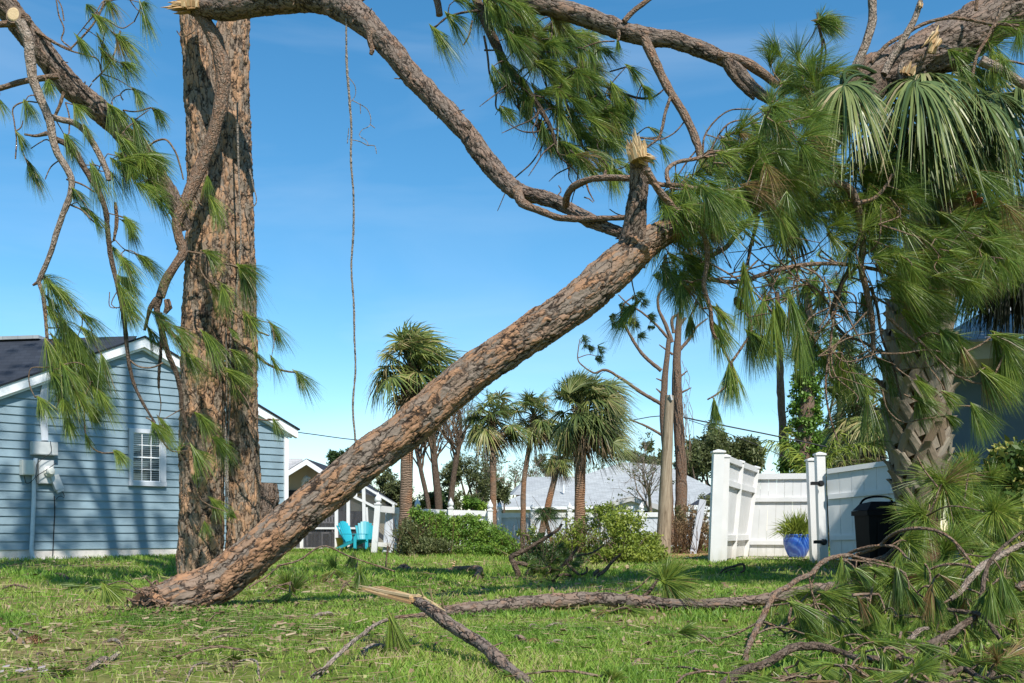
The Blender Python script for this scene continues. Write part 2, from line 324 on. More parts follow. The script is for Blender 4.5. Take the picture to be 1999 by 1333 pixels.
def shingles(name, c, s=(1, 1, 1), sc_=3):
    n = N(name); B = n.attr('bk'); br = n.n('TexBrick'); n.l(B, br.inputs[0]); br.inputs['Scale'].default_value = 1
    br.inputs['Brick Width'].default_value = .33; br.inputs['Row Height'].default_value = .145; br.inputs['Mortar Size'].default_value = .007
    c = np.array(c); br.inputs['Color1'].default_value = (*(c * .82), 1); br.inputs['Color2'].default_value = (*(c * 1.12), 1); br.inputs['Mortar'].default_value = (*(c * .55), 1)
    f = n.noise(B, 40, 3); n.col(n.mix(n.math('MULTIPLY', f, .4), br.outputs[0], tuple(c * .7)), .9, .15); return n.m
M['shingle_dark'] = shingles('shingles_dark', (.036, .042, .055))
M['shingle_grey'] = shingles('shingles_grey', (.36, .375, .38))
M['shingle_light'] = shingles('shingles_light', (.45, .44, .43))
n = N('window_glass'); tr = n.n('BsdfTransparent'); gl = n.n('BsdfGlossy'); gl.inputs['Roughness'].default_value = .03; mx = n.n('MixShader'); lw = n.n('LayerWeight'); lw.inputs[0].default_value = .35
n.l(n.math('ADD', n.math('MULTIPLY', lw.outputs[0], .8), .06), mx.inputs[0]); n.l(tr.outputs[0], mx.inputs[1]); n.l(gl.outputs[0], mx.inputs[2]); n.l(mx.outputs[0], n.out.inputs[0]); tr.inputs[0].default_value = (.8, .84, .84, 1); M['glass'] = n.m
n = N('insect_screen'); tr = n.n('BsdfTransparent'); mx = n.n('MixShader'); mx.inputs[0].default_value = .42; n.col((.10, .10, .105), .8, .1)
n.l(tr.outputs[0], mx.inputs[1]); n.l(n.b.outputs[0], mx.inputs[2]); n.l(mx.outputs[0], n.out.inputs[0]); M['screen'] = n.m
n = N('glazed_pot'); o = n.obj(); wv = n.n('TexWave', bands_direction='DIAGONAL'); n.l(o, wv.inputs[0]); wv.inputs['Scale'].default_value = 7; wv.inputs['Distortion'].default_value = 5; wv.inputs['Detail'].default_value = 3
n.col(n.ramp(wv.outputs[1], [(.15, (.02, .08, .40)), (.7, (.03, .12, .48)), (.98, (.09, .20, .55))]), .12, .6); M['pot'] = n.m
n = N('pine_cone'); f = n.noise(n.obj(), 60, 2); n.col(n.ramp(f, [(.35, (.12, .06, .03)), (.65, (.36, .19, .1))]), .8, .2); M['cone'] = n.m
n = N('gutter_blind'); n.col((.55, .56, .56), .6, .3); M['blind'] = n.m
n = N('cable'); n.col((.02, .022, .025), .6, .3); M['cable'] = n.m

# ------------------------------------------------------------------ ground
n = N('lawn_soil'); o = n.obj()
f1 = n.noise(o, .9, 5, .6); f2 = n.noise(o, 7, 5, .65); f3 = n.noise(o, 45, 4, .7)
c = n.ramp(f2, [(.3, (.085, .12, .022)), (.5, (.15, .195, .032)), (.72, (.26, .25, .07))])
c = n.mix(n.ramp(f1, [(.50, (0, 0, 0)), (.66, (.85, .85, .85))]), c, (.30, .22, .11))
c = n.mix(n.math('MULTIPLY', f3, .5), c, (.055, .07, .016))
n.col(c, .95, .1); n.bump(n.math('ADD', f3, f2), .02, .8); M['ground'] = n.m
def gz(x, y):
    p = np.stack([x * .55, y * .55, 0 * x], -1)
    fall = np.clip(1 - (y - 12) / 14, 0, 1)
    return (fbm(p, 3, 3) - .5) * .045 * fall + .02 * np.exp(-((x + 2.15)**2 + (y - 5.9)**2) / .35)
xs = np.concatenate([-np.geomspace(900, 12, 20), np.linspace(-11.5, 11.5, 231), np.geomspace(12, 900, 20)])
ys = np.concatenate([[-300, -60, -15], np.linspace(-4, 24, 281), np.geomspace(25, 1500, 22)])
X, Yy = np.meshgrid(xs, ys); Z = gz(X, Yy); g = G(); nx, ny = len(xs), len(ys)
i = np.arange(ny - 1)[:, None] * nx; j = np.arange(nx - 1)[None]
g.add(np.stack([X, Yy, Z], -1).reshape(-1, 3), q=np.stack([i + j, i + j + 1, i + nx + j + 1, i + nx + j], -1).reshape(-1, 4))
g.build('lawn', M['ground'], smooth=True, kind='structure')
def blob_sheet(name, cx, cy, rx, ry, z, mat, seed=1):
    g = G(); m = 64; a = np.arange(m) / m * 2 * math.pi
    rr = 1 + .35 * (fbm(np.stack([np.cos(a) * 1.7, np.sin(a) * 1.7, 0 * a], 1), 3, seed) - .5) * 2
    v = np.stack([cx + rx * rr * np.cos(a), cy + ry * rr * np.sin(a), np.full(m, z)], 1); v = np.vstack([v, [cx, cy, z + .015]])
    g.add(v, t=[(k, (k + 1) % m, m) for k in range(m)]); return g.build(name, mat, kind='structure')
n = N('mulch'); f = n.noise(n.obj(), 14, 5, .7); n.col(n.ramp(f, [(.35, (.20, .09, .04)), (.5, (.38, .21, .11)), (.7, (.50, .36, .22))]), .95, .1); n.bump(f, .03); M['mulch'] = n.m
n = N('sand_path'); f = n.noise(n.obj(), 9, 5, .7); n.col(n.ramp(f, [(.35, (.28, .24, .15)), (.5, (.45, .40, .30)), (.7, (.55, .50, .42))]), .95, .1); n.bump(f, .02); M['sand'] = n.m
blob_sheet('mulch_ground', 3.7, 19.2, 1.6, 3.2, .03, M['mulch'], 4)
blob_sheet('sand_ground', 4.9, 17.0, 1.7, .9, .034, M['sand'], 5)
blob_sheet('patio_ground', -4.2, 27.5, 2.6, 2.0, .03, M['sand'], 8)

# grass blades: one object nobody could count
def grass_pts(n, y0, y1, extra=1.0, k=2.0):
    u = rng.random(n); y = (y0**k + u * (y1**k - y0**k))**(1 / k); x = (rng.random(n) * 2 - 1) * (y * .56 * extra + .3); return x, y
g = G()
for cnt, y0, y1, hh, ww in ((150000, 3.0, 5.6, .034, .0030), (150000, 5.4, 9.5, .046, .0048), (130000, 9.3, 20.5, .065, .0085), (26000, 20, 32, .09, .016)):
    x, y = grass_pts(cnt, y0, y1, 1.12)
    thin = fbm(np.stack([x * .9, y * .9, 0 * x], 1), 3, 31); keep = rng.random(cnt) < np.clip((.62 - thin) * 5, .10, 1)
    x, y, thin = x[keep], y[keep], thin[keep]; cnt = len(x)
    inhouse = ((x + 6.815) * .669 + (y - 18.3) * -.743) < 0.02
    inhouse &= (x < -4.5); x, y, thin = x[~inhouse], y[~inhouse], thin[~inhouse]; cnt = len(x)
    h = hh * (.45 + .9 * rng.random(cnt)); a = rng.random(cnt) * 2 * math.pi; ln = h * (.2 + .9 * rng.random(cnt)); lx, ly = np.cos(a) * ln, np.sin(a) * ln
    b = rng.random(cnt) * math.pi; wx, wy = np.cos(b) * ww, np.sin(b) * ww * .5; z = gz(x, y) - .004
    v = np.stack([np.stack([x - wx, y - wy, z], 1), np.stack([x + wx, y + wy, z], 1), np.stack([x + lx * .4 + wx * .7, y + ly * .4 + wy * .7, z + h * .62], 1), np.stack([x + lx * .4 - wx * .7, y + ly * .4 - wy * .7, z + h * .62], 1), np.stack([x + lx, y + ly, z + h], 1)], 1)
    k = np.arange(cnt)[:, None] * 5
    tone = fbm(np.stack([x * 2.1, y * 2.1, 0 * x], 1), 3, 77); col = np.clip(tone * 1.15 - .08 + rng.normal(0, .17, cnt) + np.clip(thin - .5, 0, 1) * .7, 0, 1)
    A = np.zeros((cnt, 5, 3)); A[..., 0] = col[:, None]; A[:, 4, 1] = 1
    g.add(v.reshape(-1, 3), q=np.concatenate([k + 0, k + 1, k + 2, k + 3], 1), t=np.concatenate([k + 3, k + 2, k + 4], 1), A=A.reshape(-1, 3))
g.build('grass', M['grass'], kind='stuff', label='sunlit green lawn grass with brown worn patches', category='grass')
# fallen needles, chips, small leaves
g = G()
def litter(cnt, y0, y1, ln, wd, cx=None, r=None):
    x, y = grass_pts(cnt, y0, y1, 1.1)
    m = fbm(np.stack([x * .7, y * .7, 0 * x], 1), 3, 55); keep = rng.random(cnt) < np.clip((m - .38) * 4, .05, 1); x, y = x[keep], y[keep]; cnt = len(x)
    a = rng.random(cnt) * 2 * math.pi; l = ln * (.3 + rng.random(cnt)); w_ = wd * (.5 + rng.random(cnt)); z = gz(x, y) + .02 + .02 * rng.random(cnt)
    d = np.stack([np.cos(a) * l, np.sin(a) * l, rng.normal(0, .12, cnt) * l], 1); s_ = np.stack([-np.sin(a) * w_, np.cos(a) * w_, rng.normal(0, .5, cnt) * w_], 1); p = np.stack([x, y, z], 1)
    v = np.stack([p - s_, p + s_, p + d + s_ * .6, p + d - s_ * .6], 1); k = np.arange(cnt)[:, None] * 4
    g.add(v.reshape(-1, 3), q=np.concatenate([k, k + 1, k + 2, k + 3], 1), A=np.repeat(np.stack([rng.random(cnt), 0 * x, 0 * x], 1), 4, 0))
litter(15000, 3.0, 7, .11, .0012); litter(4500, 3.0, 8, .02, .007); litter(8000, 7, 16, .15, .003); litter(2200, 7, 18, .05, .016); litter(1600, 3.0, 7, .07, .004)
g.build('needle_litter', M['litter'], kind='stuff', label='brown fallen pine needles and bark chips scattered on the grass', category='litter')

# ------------------------------------------------------------------ blue clapboard house
O = np.array([-6.815, 18.3, 0.]); D = np.array([.743, .669, 0.]); NO = np.array([.669, -.743, 0.]); UP = np.array([0, 0, 1.])
def W(t, z, out=0.0): return O + D * t + UP * z + NO * out
hs = thing('blue_house', 'low blue clapboard house with white gable trim and dark roof, left edge', 'house', W(0, 0))
ZA, K, TE = 4.02, .466, 2.94
g = G(); row = .143; z = .17; kk = 0
while z < ZA - .12:
    z1 = z + row; ta = min(TE, (ZA - .10 - z) / K); tb = min(TE, max(.02, (ZA - .10 - z1) / K))
    for (s0, s1) in ((-1, 1),):
        p = [W(-ta, z, .034), W(ta, z, .034), W(tb, z1 + .004, .012), W(-tb, z1 + .004, .012), W(-ta, z, .0), W(ta, z, .0)]
        g.add(p, q=[(0, 1, 2, 3), (4, 5, 1, 0)], A=(rng.random(), 0, 0))
    z = z1
# core wall with depth
c = []
for out in (0.0, -7.0):
    c.append([W(-TE, .02, out), W(TE, .02, out), W(TE, ZA - .1 - K * TE, out), W(0, ZA - .1, out), W(-TE, ZA - .1 - K * TE, out)])
v = np.array(c[0] + c[1]); g.add(v[:5] - NO * .004, q=[(0, 1, 2, 4)], t=[(2, 3, 4)]); g.add(v, q=[(1, 6, 7, 2), (5, 0, 4, 9)])
g.build('siding', M['siding'], hs)
g = G(); g.hexa([W(-TE - .0, -.1, .012), W(TE, -.1, .012), W(TE, -.1, -.3), W(-TE, -.1, -.3), W(-TE, .172, .012), W(TE, .172, .012), W(TE, .172, -.3), W(-TE, .172, -.3)]); g.build('foundation', M['concrete'], hs)
g = G()
for s in (-1, 1): g.bar(W(s * (TE + .01), .16, .03), W(s * (TE + .01), ZA - .12 - K * TE, .03), .09, .07, up=NO)
g.build('corner_board', M['trim'], hs)
for s in (-1, 1):
    g = G(); te = TE + .22
    a0 = W(0, ZA, .0); 
    def rq(t, dz, out): return W(s * t, ZA - K * t + dz, out)
    g.hexa([rq(0, -.17, .05), rq(te, -.17, .05), rq(te, -.17, .16), rq(0, -.17, .16), rq(0, 0, .05), rq(te, 0, .05), rq(te, 0, .16), rq(0, 0, .16)])
    g.hexa([rq(0, -.215, .02), rq(te - .1, -.215, .02), rq(te - .1, -.215, .10), rq(0, -.215, .10), rq(0, -.172, .02), rq(te - .1, -.172, .02), rq(te - .1, -.172, .10), rq(0, -.172, .10)])
    g.build('rake_board', M['trim'], hs)
g = G()
for s in (-1, 1):   # gable roof slabs
    te = TE + .25
    v = np.array([W(0, ZA + .035, .19), W(s * te, ZA + .035 - K * te, .19), W(s * te, ZA + .035 - K * te, -7.2), W(0, ZA + .035, -7.2)])
    g.add(v, q=[(0, 1, 2, 3)], B=[(0, 0, 0), (te, 0, 0), (te, 7.4, 0), (0, 7.4, 0)])
    v2 = v - UP * .03; g.add(np.vstack([v, v2]), q=[(4, 5, 6, 7), (0, 1, 5, 4), (1, 2, 6, 5)], B=(0, 0, 0))
g.build('gable_roof', M['shingle_dark'], hs)
# the main roof behind the gable
g = G()
r0 = P(-190, 670.5, 21.3); r1 = P(268, 655.5, 20.9); e0 = P(-420, 790, 17.6); e1 = P(268, 672, 20.3)
e0 = W(-4.9, 1.72, -.9); e1 = W(-.1, 3.86, -.95)
b0 = r0 + np.array([-3, 4, -2.2]); b1 = r1 + np.array([-3, 4, -2.2])
g.add([e0, e1, r1, r0], q=[(0, 1, 2, 3)], B=[(0, 0, 0), (8, 0, 0), (8, 4.5, 0), (0, 4.5, 0)])
g.add([r0, r1, b1, b0], q=[(0, 1, 2, 3)], B=[(0, 0, 0), (8, 0, 0), (8, 4.5, 0), (0, 4.5, 0)])
g.add([e1, b1, r1], t=[(0, 1, 2)])
mr = g.build('main_roof', M['shingle_dark'], hs)
g = G(); g.bar(r0 + UP * .02, r0 + (r1 - r0) * .60 + UP * .02, .30, .07); g.build('ridge_vent', M['shingle_grey'], mr)
# window
def onwall(px, py):    # ray through image point to the wall plane
    d = np.array([(px - CX) / F, 1, (CY - py) / F]); o0 = np.array([0, 0, H]); k = np.dot(O - o0, NO) / np.dot(d, NO); q = o0 + d * k
    return np.dot(q - O, D), q[2]
t0, z1 = onwall(250, 836); t1, z0 = onwall(321, 950)
wf = G(); e = .075
for a, b, c_, d_ in ((t0, t1, z1 - e, z1), (t0 - .01, t1 + .01, z0, z0 + e * 1.1), (t0, t0 + e * .85, z0 + e, z1 - e), (t1 - e * 1.5, t1, z0 + e, z1 - e)):
    wf.hexa([W(a, c_, .035), W(b, c_, .035), W(b, c_, .085), W(a, c_, .085), W(a, d_, .035), W(b, d_, .035), W(b, d_, .085), W(a, d_, .085)])
win = wf.build('window', M['vinyl_soft'], hs)
ia, ib, iz0, iz1 = t0 + e * .85, t1 - e * 1.5, z0 + e * 1.1, z1 - e; mid = (iz0 + iz1) / 2
g = G(); g.hexa([W(ia, iz0, .034), W(ib, iz0, .034), W(ib, iz0, .0362), W(ia, iz0, .0362), W(ia, iz1, .034), W(ib, iz1, .034), W(ib, iz1, .0362), W(ia, iz1, .0362)]); g.build('window_recess', M['dark'], win)
g = G()
for k in range(23):
    zz = iz0 + (iz1 - iz0) * (k + .5) / 23; g.hexa([W(ia, zz - .014, .044), W(ib, zz - .014, .044), W(ib, zz - .012, .047), W(ia, zz - .012, .047), W(ia, zz + .010, .038), W(ib, zz + .010, .038), W(ib, zz + .012, .041), W(ia, zz + .012, .041)])
g.build('blind', M['blind'], win)
g = G(); g.add([W(ia, iz0, .052), W(ib, iz0, .052), W(ib, iz1, .052), W(ia, iz1, .052)], q=[(0, 1, 2, 3)]); g.build('glass_pane', M['glass'], win)
for zz0, zz1, oo in ((iz0, mid, .056), (mid, iz1, .062)):
    g = G()
    for k in range(4): tt = ia + (ib - ia) * k / 3; g.bar(W(tt, zz0, oo), W(tt, zz1, oo), .02 if k in (0, 3) else .012, .012, up=NO)
    for k in range(3): zk = zz0 + (zz1 - zz0) * k / 2; g.bar(W(ia, zk, oo + .001), W(ib, zk, oo + .001), .026 if k != 1 else .012, .012, up=NO)
    g.build('sash', M['trim'], win)
# meter boxes, conduit, cables
def wbox(px0, py0, px1, py1, dep, o0=.03):
    a, zt = onwall(px0, py0); b, zb = onwall(px1, py1); g = G()
    for (aa, bb, cc, dd, f0, f1) in ((a, b, zb, zt, o0, o0 + dep), (a + .012, b - .012, zb + .012, zt - .012, o0 + dep, o0 + dep + .008)):
        g.hexa([W(aa, cc, f0), W(bb, cc, f0), W(bb, cc, f1), W(aa, cc, f1), W(aa, dd, f0), W(bb, dd, f0), W(bb, dd, f1), W(aa, dd, f1)])
    return g
for (bx, nm, mt) in (((57, 862, 107, 890), 'breaker_box', 'metal_box'), ((37, 898, 63, 928), 'cable_box', 'meter_plastic'), ((72, 898, 101, 945), 'meter_socket', 'metal_box')):
    wbox(*bx, .13 if nm != 'meter_socket' else .08).build(nm, M[mt], hs, label={'breaker_box': 'grey electrical box', 'cable_box': 'small beige cable box', 'meter_socket': 'tall meter box'}[nm])
tm, zm = onwall(91, 921); g = G(); prof = [(.0, .0), (.09, .0), (.09, .05), (.065, .06), (.065, .13), (.05, .16), (0, .165)]
g.lathe((0, 0, 0), prof, 20); g.v = [np.array([W(tm, zm, .11) + D * p[0] + UP * p[1] + NO * p[2] for p in g.v[0]])]
g.build('electric_meter', M['meter_plastic'], hs)
t2, z2 = onwall(105, 938); g = G(); g.bar(W(t2 - .03, z2 + .08, .09), W(t2 + .05, z2 - .16, .13), .14, .11, up=NO); g.bar(W(t2 + .05, z2 - .16, .13), W(t2 + .07, z2 - .20, .14), .11, .08, up=NO); g.build('hanging_box', M['metal_box'], hs)
def wp(l, out): return np.array([W(*onwall(x, y), out) for x, y in l])
g = G(); g.tube(wp([(66, 895), (64, 915), (62, 980), (59, 1050), (58, 1076), (60, 1085), (63, 1094)], .10), [.034] * 7, 10, .08); g.build('conduit', M['conduit'], hs)
g = G()
for q in range(5): g.tube(wp([(80 + q * 2.6, 860), (78 + q * 3, 830), (77 + q * 3.3, 780), (84 + q * 2, 735)], .06), [.013] * 4, 6, .15)
g.build('service_cables', M['vinyl_soft'], hs)
g = G()
g.tube(wp([(104, 968), (105, 990), (103, 1040), (101, 1085)], .05), [.010] * 4, 6, .1)
g.tube(wp([(91, 862), (92, 885), (78, 895), (66, 905), (60, 935), (45, 945), (40, 930)], .2), [.006] * 7, 5, .05)
g.tube(wp([(102, 905), (80, 920), (62, 935), (64, 942)], .21), [.007] * 4, 5, .05)
g.tube(wp([(106, 955), (118, 962), (120, 972), (112, 968), (104, 975)], .14), [.006] * 5, 5, .05)
g.build('loose_cable', M['cable'], hs)

# ------------------------------------------------------------------ beige house and its screened porch
def roof_q(g, p, B): g.add(p, q=[(0, 1, 2, 3)], B=B)
YB = 28.0
bh = thing('beige_house', 'beige stucco house with a white trimmed gable, right of the blue house', 'house', P(600, 1070, YB) * [1, 1, 0])
def Q(x, y, d=0): return P(x, y, YB + d)
gx0, gx1, ga = 500, 697, 598
def rl(x): return 895 + abs(x - ga) * (.62 if x < ga else .66)
g = G(); base = [Q(x, 1071) for x in (gx0, gx1)]
v = np.array([Q(gx0 + 14, 1069.7), Q(gx1 - 12, 1069.7), Q(gx1 - 12, rl(gx1 - 12) + 5), Q(ga, 901), Q(gx0 + 14, rl(gx0 + 14) + 5)]); bk = v + [0, 8, 0]
g.add(np.vstack([v, bk]), q=[(0, 1, 2, 4), (1, 6, 7, 2), (5, 0, 4, 9)], t=[(2, 3, 4)]); g.build('wall', M['stucco'], bh)
g = G()
for a, b in ((ga, gx0), (ga, gx1)):
    p0 = P(a, rl(a), YB - .75); p1 = P(b, rl(b), YB - .75); q0, q1 = p0 + [0, 9, 0], p1 + [0, 9, 0]
    g.add([p0, p1, q1, q0], q=[(0, 1, 2, 3)], B=[(0, 0, 0), (3, 0, 0), (3, 9, 0), (0, 9, 0)])
g.build('roof', M['shingle_dark'], bh)
g = G()
for a, b in ((ga, gx0), (ga, gx1)):
    p0 = P(a, rl(a) + 1.2, YB - .78); p1 = P(b, rl(b) + 1.2, YB - .78); dz = np.array([0, 0, .15]); dy = np.array([0, .04, 0])
    g.hexa([p0 - dz, p1 - dz, p1 - dz + dy, p0 - dz + dy, p0, p1, p1 + dy, p0 + dy])
g.build('rake_board', M['trim'], bh)
g = G()
for a, b in ((ga, gx0), (ga, gx1)):
    p0 = P(a, rl(a), YB - .74) - [0, 0, .03]; p1 = P(b, rl(b), YB - .74) - [0, 0, .03]; g.add([p0, p1, p1 + [0, .72, 0], p0 + [0, .72, 0]], q=[(0, 1, 2, 3)])
g.build('soffit', M['soffit'], bh)
g = G(); a = P(400, 958, YB + 1.5); g.add([P(430, 975, YB + .5), P(602, 930, YB + .5), P(590, 895, YB + 4), P(430, 893, YB + 4)], q=[(0, 1, 2, 3)], B=[(0, 0, 0), (4, 0, 0), (4, 3, 0), (0, 3, 0)]); g.build('side_roof', M['shingle_light'], bh)
g = G()
g.tube([Q(590, 952, -.2), Q(593, 940, -.25), Q(598, 932, -.3), Q(606, 934, -.3)], [.03, .06, .07, .03], 8, .05); g.bar(Q(590, 940, -.18), Q(602, 938, -.3), .10, .06); g.build('wall_ornament', M['vinyl'], bh)
g = G(); g.box(Q(610, 1016, -.02), (1.7, .06, 1.7)); g.box(Q(648, 1010, -.03), (.5, .05, 1.5)); g.build('doorway', M['dark'], bh)
# porch: cage of white posts with screen
YS = 26.2
sp = thing('screened_porch', 'white framed screen porch with sloping mesh roof on the beige house', 'porch', P(680, 1073, YS) * [1, 1, 0])
def S(x, y, d=0): return P(x, y, YS + d)
g = G()
for x, yt in ((589, 1005), (657, 985), (680, 972), (712, 945)): g.bar(S(x, 1072), S(x - (2 if x > 700 else 0), yt), .085, .085, up=(0, 1, 0))
g.bar(S(560, 1031), S(716, 1031), .06, .05); g.bar(S(560, 1071), S(716, 1071), .06, .05)
g.bar(S(683, 966), S(733, 990), .09, .06); g.bar(S(560, 1000), S(640, 985), .06, .06)
g.bar(S(706, 946), S(770, 985, .0), .07, .05); g.bar(S(706, 946, 2.2), S(775, 985, 2.2), .07, .05); g.bar(S(706, 946), S(706, 946, 2.2), .06, .05); g.bar(S(733, 962), S(735, 962, 2.2), .05, .05); g.bar(S(768, 983), S(770, 983, 2.2), .06, .05)
g.bar(S(720, 1072), S(716, 990), .05, .05); g.bar(S(768, 1072), S(768, 985), .06, .06, up=(0, 1, 0))
g.build('frame', M['vinyl'], sp)
g = G(); g.add([S(560, 1071, .02), S(712, 1071, .02), S(712, 965, .02), S(560, 1000, .02)], q=[(0, 1, 2, 3)]); g.add([S(712, 1071, .02), S(768, 1071, .02), S(768, 988, .02), S(712, 955, .02)], q=[(0, 1, 2, 3)])
g.add([S(706, 944, .0), S(770, 983, 0), S(775, 983, 2.2), S(706, 944, 2.2)], q=[(0, 1, 2, 3)]); g.build('screen', M['screen'], sp)
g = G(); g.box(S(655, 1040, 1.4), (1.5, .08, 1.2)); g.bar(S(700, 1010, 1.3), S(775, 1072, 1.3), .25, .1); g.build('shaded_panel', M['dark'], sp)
def patio_table(x, Y):
    p = P(x, 1071, Y); p[2] = 0.03; t = thing('patio_table', 'small dark patio table behind the porch screen', 'table', p)
    g = G(); g.lathe(p, [(0, .66), (.42, .66), (.42, .70), (0, .70)], 20); g.build('tabletop', M['greyobj'], t)
    for k in range(4): a = k * 1.571 + .5; g = G(); g.bar(p + [.32 * math.cos(a), .32 * math.sin(a), 0], p + [.25 * math.cos(a), .25 * math.sin(a), .66], .03); g.build('leg', M['greyobj'], t)
    return t
patio_table(622, 27.0)
def patio_chair(x, Y, rz, lab):
    p = P(x, 1071, Y); p[2] = .03; t = thing('patio_chair', lab, 'chair', p)
    ca, sa = math.cos(rz), math.sin(rz)
    def L(a, b, c): return p + np.array([a * ca - b * sa, a * sa + b * ca, c])
    g = G(); g.bar(L(-.22, 0, .4), L(.22, 0, .4), .42, .04); g.build('seat', M['greyobj'], t)
    g = G()
    for k in range(6): g.bar(L(-.2 + k * .08, .2, .42), L(-.2 + k * .08, .28, .85), .03, .02)
    g.bar(L(-.23, .28, .86), L(.23, .28, .86), .04); g.build('backrest', M['greyobj'], t)
    for a in (-.2, .2):
        for b in (-.2, .2): g = G(); g.bar(L(a, b, 0), L(a, b, .4), .03); g.build('leg', M['greyobj'], t)
patio_chair(642, 26.9, .3, 'grey slatted patio chair right of the small table behind the screen')
patio_chair(604, 26.9, -.8, 'grey slatted patio chair left of the small table behind the screen')
# adirondack chairs
def adirondack(x, Y, rz, mat, lab, s=.72):
    p = P(x, 1074, Y); p[2] = 0.0; t = thing('lawn_chair', lab, 'chair', p, 'turquoise lawn chairs by the porch')
    ca, sa = math.cos(rz), math.sin(rz)
    def L(a, b, c): return p + s * np.array([a * ca - b * sa, a * sa + b * ca, c])
    for k in range(7):     # fan back
        u = (k - 3) / 3; hgt = 1.02 - .16 * u * u; g = G(); g.bar(L(u * .19, .22, .24), L(u * .30, .50, hgt), .085 * s, .022 * s, w2=1.25); g.build('back_slat', M[mat], t)
    g = G()
    for k in range(7): g.bar(L(-.27, -.33 + k * .09, .38 - k * .022), L(.27, -.33 + k * .09, .38 - k * .022), .075 * s, .022 * s)
    g.build('seat', M[mat], t)
    for sx in (-1, 1):
        g = G(); g.bar(L(sx * .34, -.38, .56), L(sx * .34, .32, .56), .12 * s, .025 * s); g.build('armrest', M[mat], t)
        g = G(); g.bar(L(sx * .31, -.34, 0), L(sx * .31, -.34, .55), .05 * s, .10 * s, up=(1, 0, 0)); g.build('leg', M[mat], t)
        g = G(); g.bar(L(sx * .28, -.36, .36), L(sx * .28, .55, .02), .04 * s, .10 * s); g.build('side_rail', M[mat], t)
    return t
adirondack(690, 25.2, R(58), 'teal', 'sunlit turquoise slatted lawn chair turned sideways, left of its pair')
adirondack(712, 25.6, R(8), 'teal_dark', 'darker teal slatted lawn chair facing the camera, right of its pair')
b = P(668, 1072, 25.6); b[2] = 0; g = G(); g.lathe(b, [(0, 0), (.11, 0), (.165, .28), (.175, .28), (.175, .31), (.15, .31), (.13, .05), (0, .05)], 18)
g.build('bucket', M['yellow'], label='yellow plastic bucket standing beside the turquoise chairs', category='bucket')

# ------------------------------------------------------------------ grey roofed house far behind
YH = 52.0
gh = thing('grey_roof_house', 'long low house with a light grey hipped shingle roof behind the palms', 'house', P(1180, 1045, YH) * [1, 1, 0])
def T(x, y, d=0): return P(x, y, YH + d)
def rq4(g, a, b, c, d):
    a, b, c, d = map(np.array, (a, b, c, d)); ex = nrm(b - a); h = np.linalg.norm((d - a) - ex * np.dot(d - a, ex))
    g.add([a, b, c, d], q=[(0, 1, 2, 3)], B=[(0, 0, 0), (np.dot(b - a, ex), 0, 0), (np.dot(c - a, ex), h, 0), (np.dot(d - a, ex), h, 0)])
g = G()
A0, A1 = T(948, 989), T(1460, 985); R0, R1 = T(1216, 902, 6), T(1300, 908, 6); C0, C1 = A0 + [0, 13, 0], A1 + [0, 13, 0]
rq4(g, A0, A1, R1, R0); g.add([A1, C1, R1, C0, A0, R0], t=[(0, 1, 2)], B=(0, 0, 0)); rq4(g, C0, A0, R0, R0); rq4(g, C1, C0, R0, R1)
L0, L1 = T(1000, 966, 3.5), T(1200, 966, 3.5); M0, M1 = T(1030, 931, 8), T(1215, 929, 8); rq4(g, L0, L1, M1, M0); rq4(g, T(985, 970, 9), L0, M0, M0)
g.build('roof', M['shingle_grey'], gh)
g = G(); z0 = A0[2]
for a, b in ((A0, A1),): g.bar(a - [0, .02, .09], b - [0, .02, .09], .06, .16)
g.build('fascia', M['trim'], gh)
g = G(); wl = A0 + [.5, .6, 0]; wrr = A1 + [-.5, .6, 0]
g.hexa([[wl[0], wl[1], 0], [wrr[0], wrr[1], 0], [wrr[0], wrr[1] + 11, 0], [wl[0], wl[1] + 11, 0], [wl[0], wl[1], z0 - .05], [wrr[0], wrr[1], z0 - .05], [wrr[0], wrr[1] + 11, z0 - .05], [wl[0], wl[1] + 11, z0 - .05]]); g.build('wall', M['stucco_far'], gh)
g = G(); a, b, c_ = T(1168, 986, -3), T(1300, 990, -3), T(1232, 968, -3)
for p, q in ((a, c_), (c_, b)): g.hexa([p - [0, 0, .25], q - [0, 0, .25], q + [0, 3, -.25], p + [0, 3, -.25], p, q, q + [0, 3, 0], p + [0, 3, 0]])
g.build('porch_roof', M['shingle_light'], gh)
g = G(); g.add([a - [0, -.2, .2], b - [0, -.2, .2], c_ - [0, -.2, .2]], t=[(0, 1, 2)]); g.build('porch_gable', M['stucco_far'], gh)
for x in (1180, 1235, 1290): g = G(); g.bar(P(x, 988, YH - 2.8), P(x, 1045, YH - 2.8) * [1, 1, 0], .16); g.build('porch_post', M['trim'], gh)
g = G()
for x0, x1 in ((1182, 1232), (1245, 1288)): g.box((T((x0 + x1) / 2, 1000, .55)), ((x1 - x0) / F * YH, .06, .9))
g.build('window', M['dark'], gh)
g = G(); g.tube([T(1100, 962, 1.6), T(1100, 946, 1.6)], [.05, .05], 8); g.build('vent_pipe', M['trim'], gh)
dh = thing('dark_roof_house', 'low house with a dark grey roof beyond the white fence gap', 'house', P(1400, 1045, 44) * [1, 1, 0])
g = G(); rq4(g, P(1345, 986, 44), P(1500, 986, 44), P(1500, 958, 48), P(1392, 958, 48)); g.build('roof', M['shingle_dark'], dh)
g = G(); a = P(1345, 986, 43.95); b = P(1500, 986, 43.95); g.bar(a - [0, 0, .1], b - [0, 0, .1], .06, .2); g.build('fascia', M['trim'], dh)
g = G(); g.box(((a + b) / 2 * [1, 1, 0] + [0.4, 2.6, a[2] / 2 - .05]), (b[0] - a[0] - .8, 4, a[2] - .1)); g.build('wall', M['stucco_far'], dh)

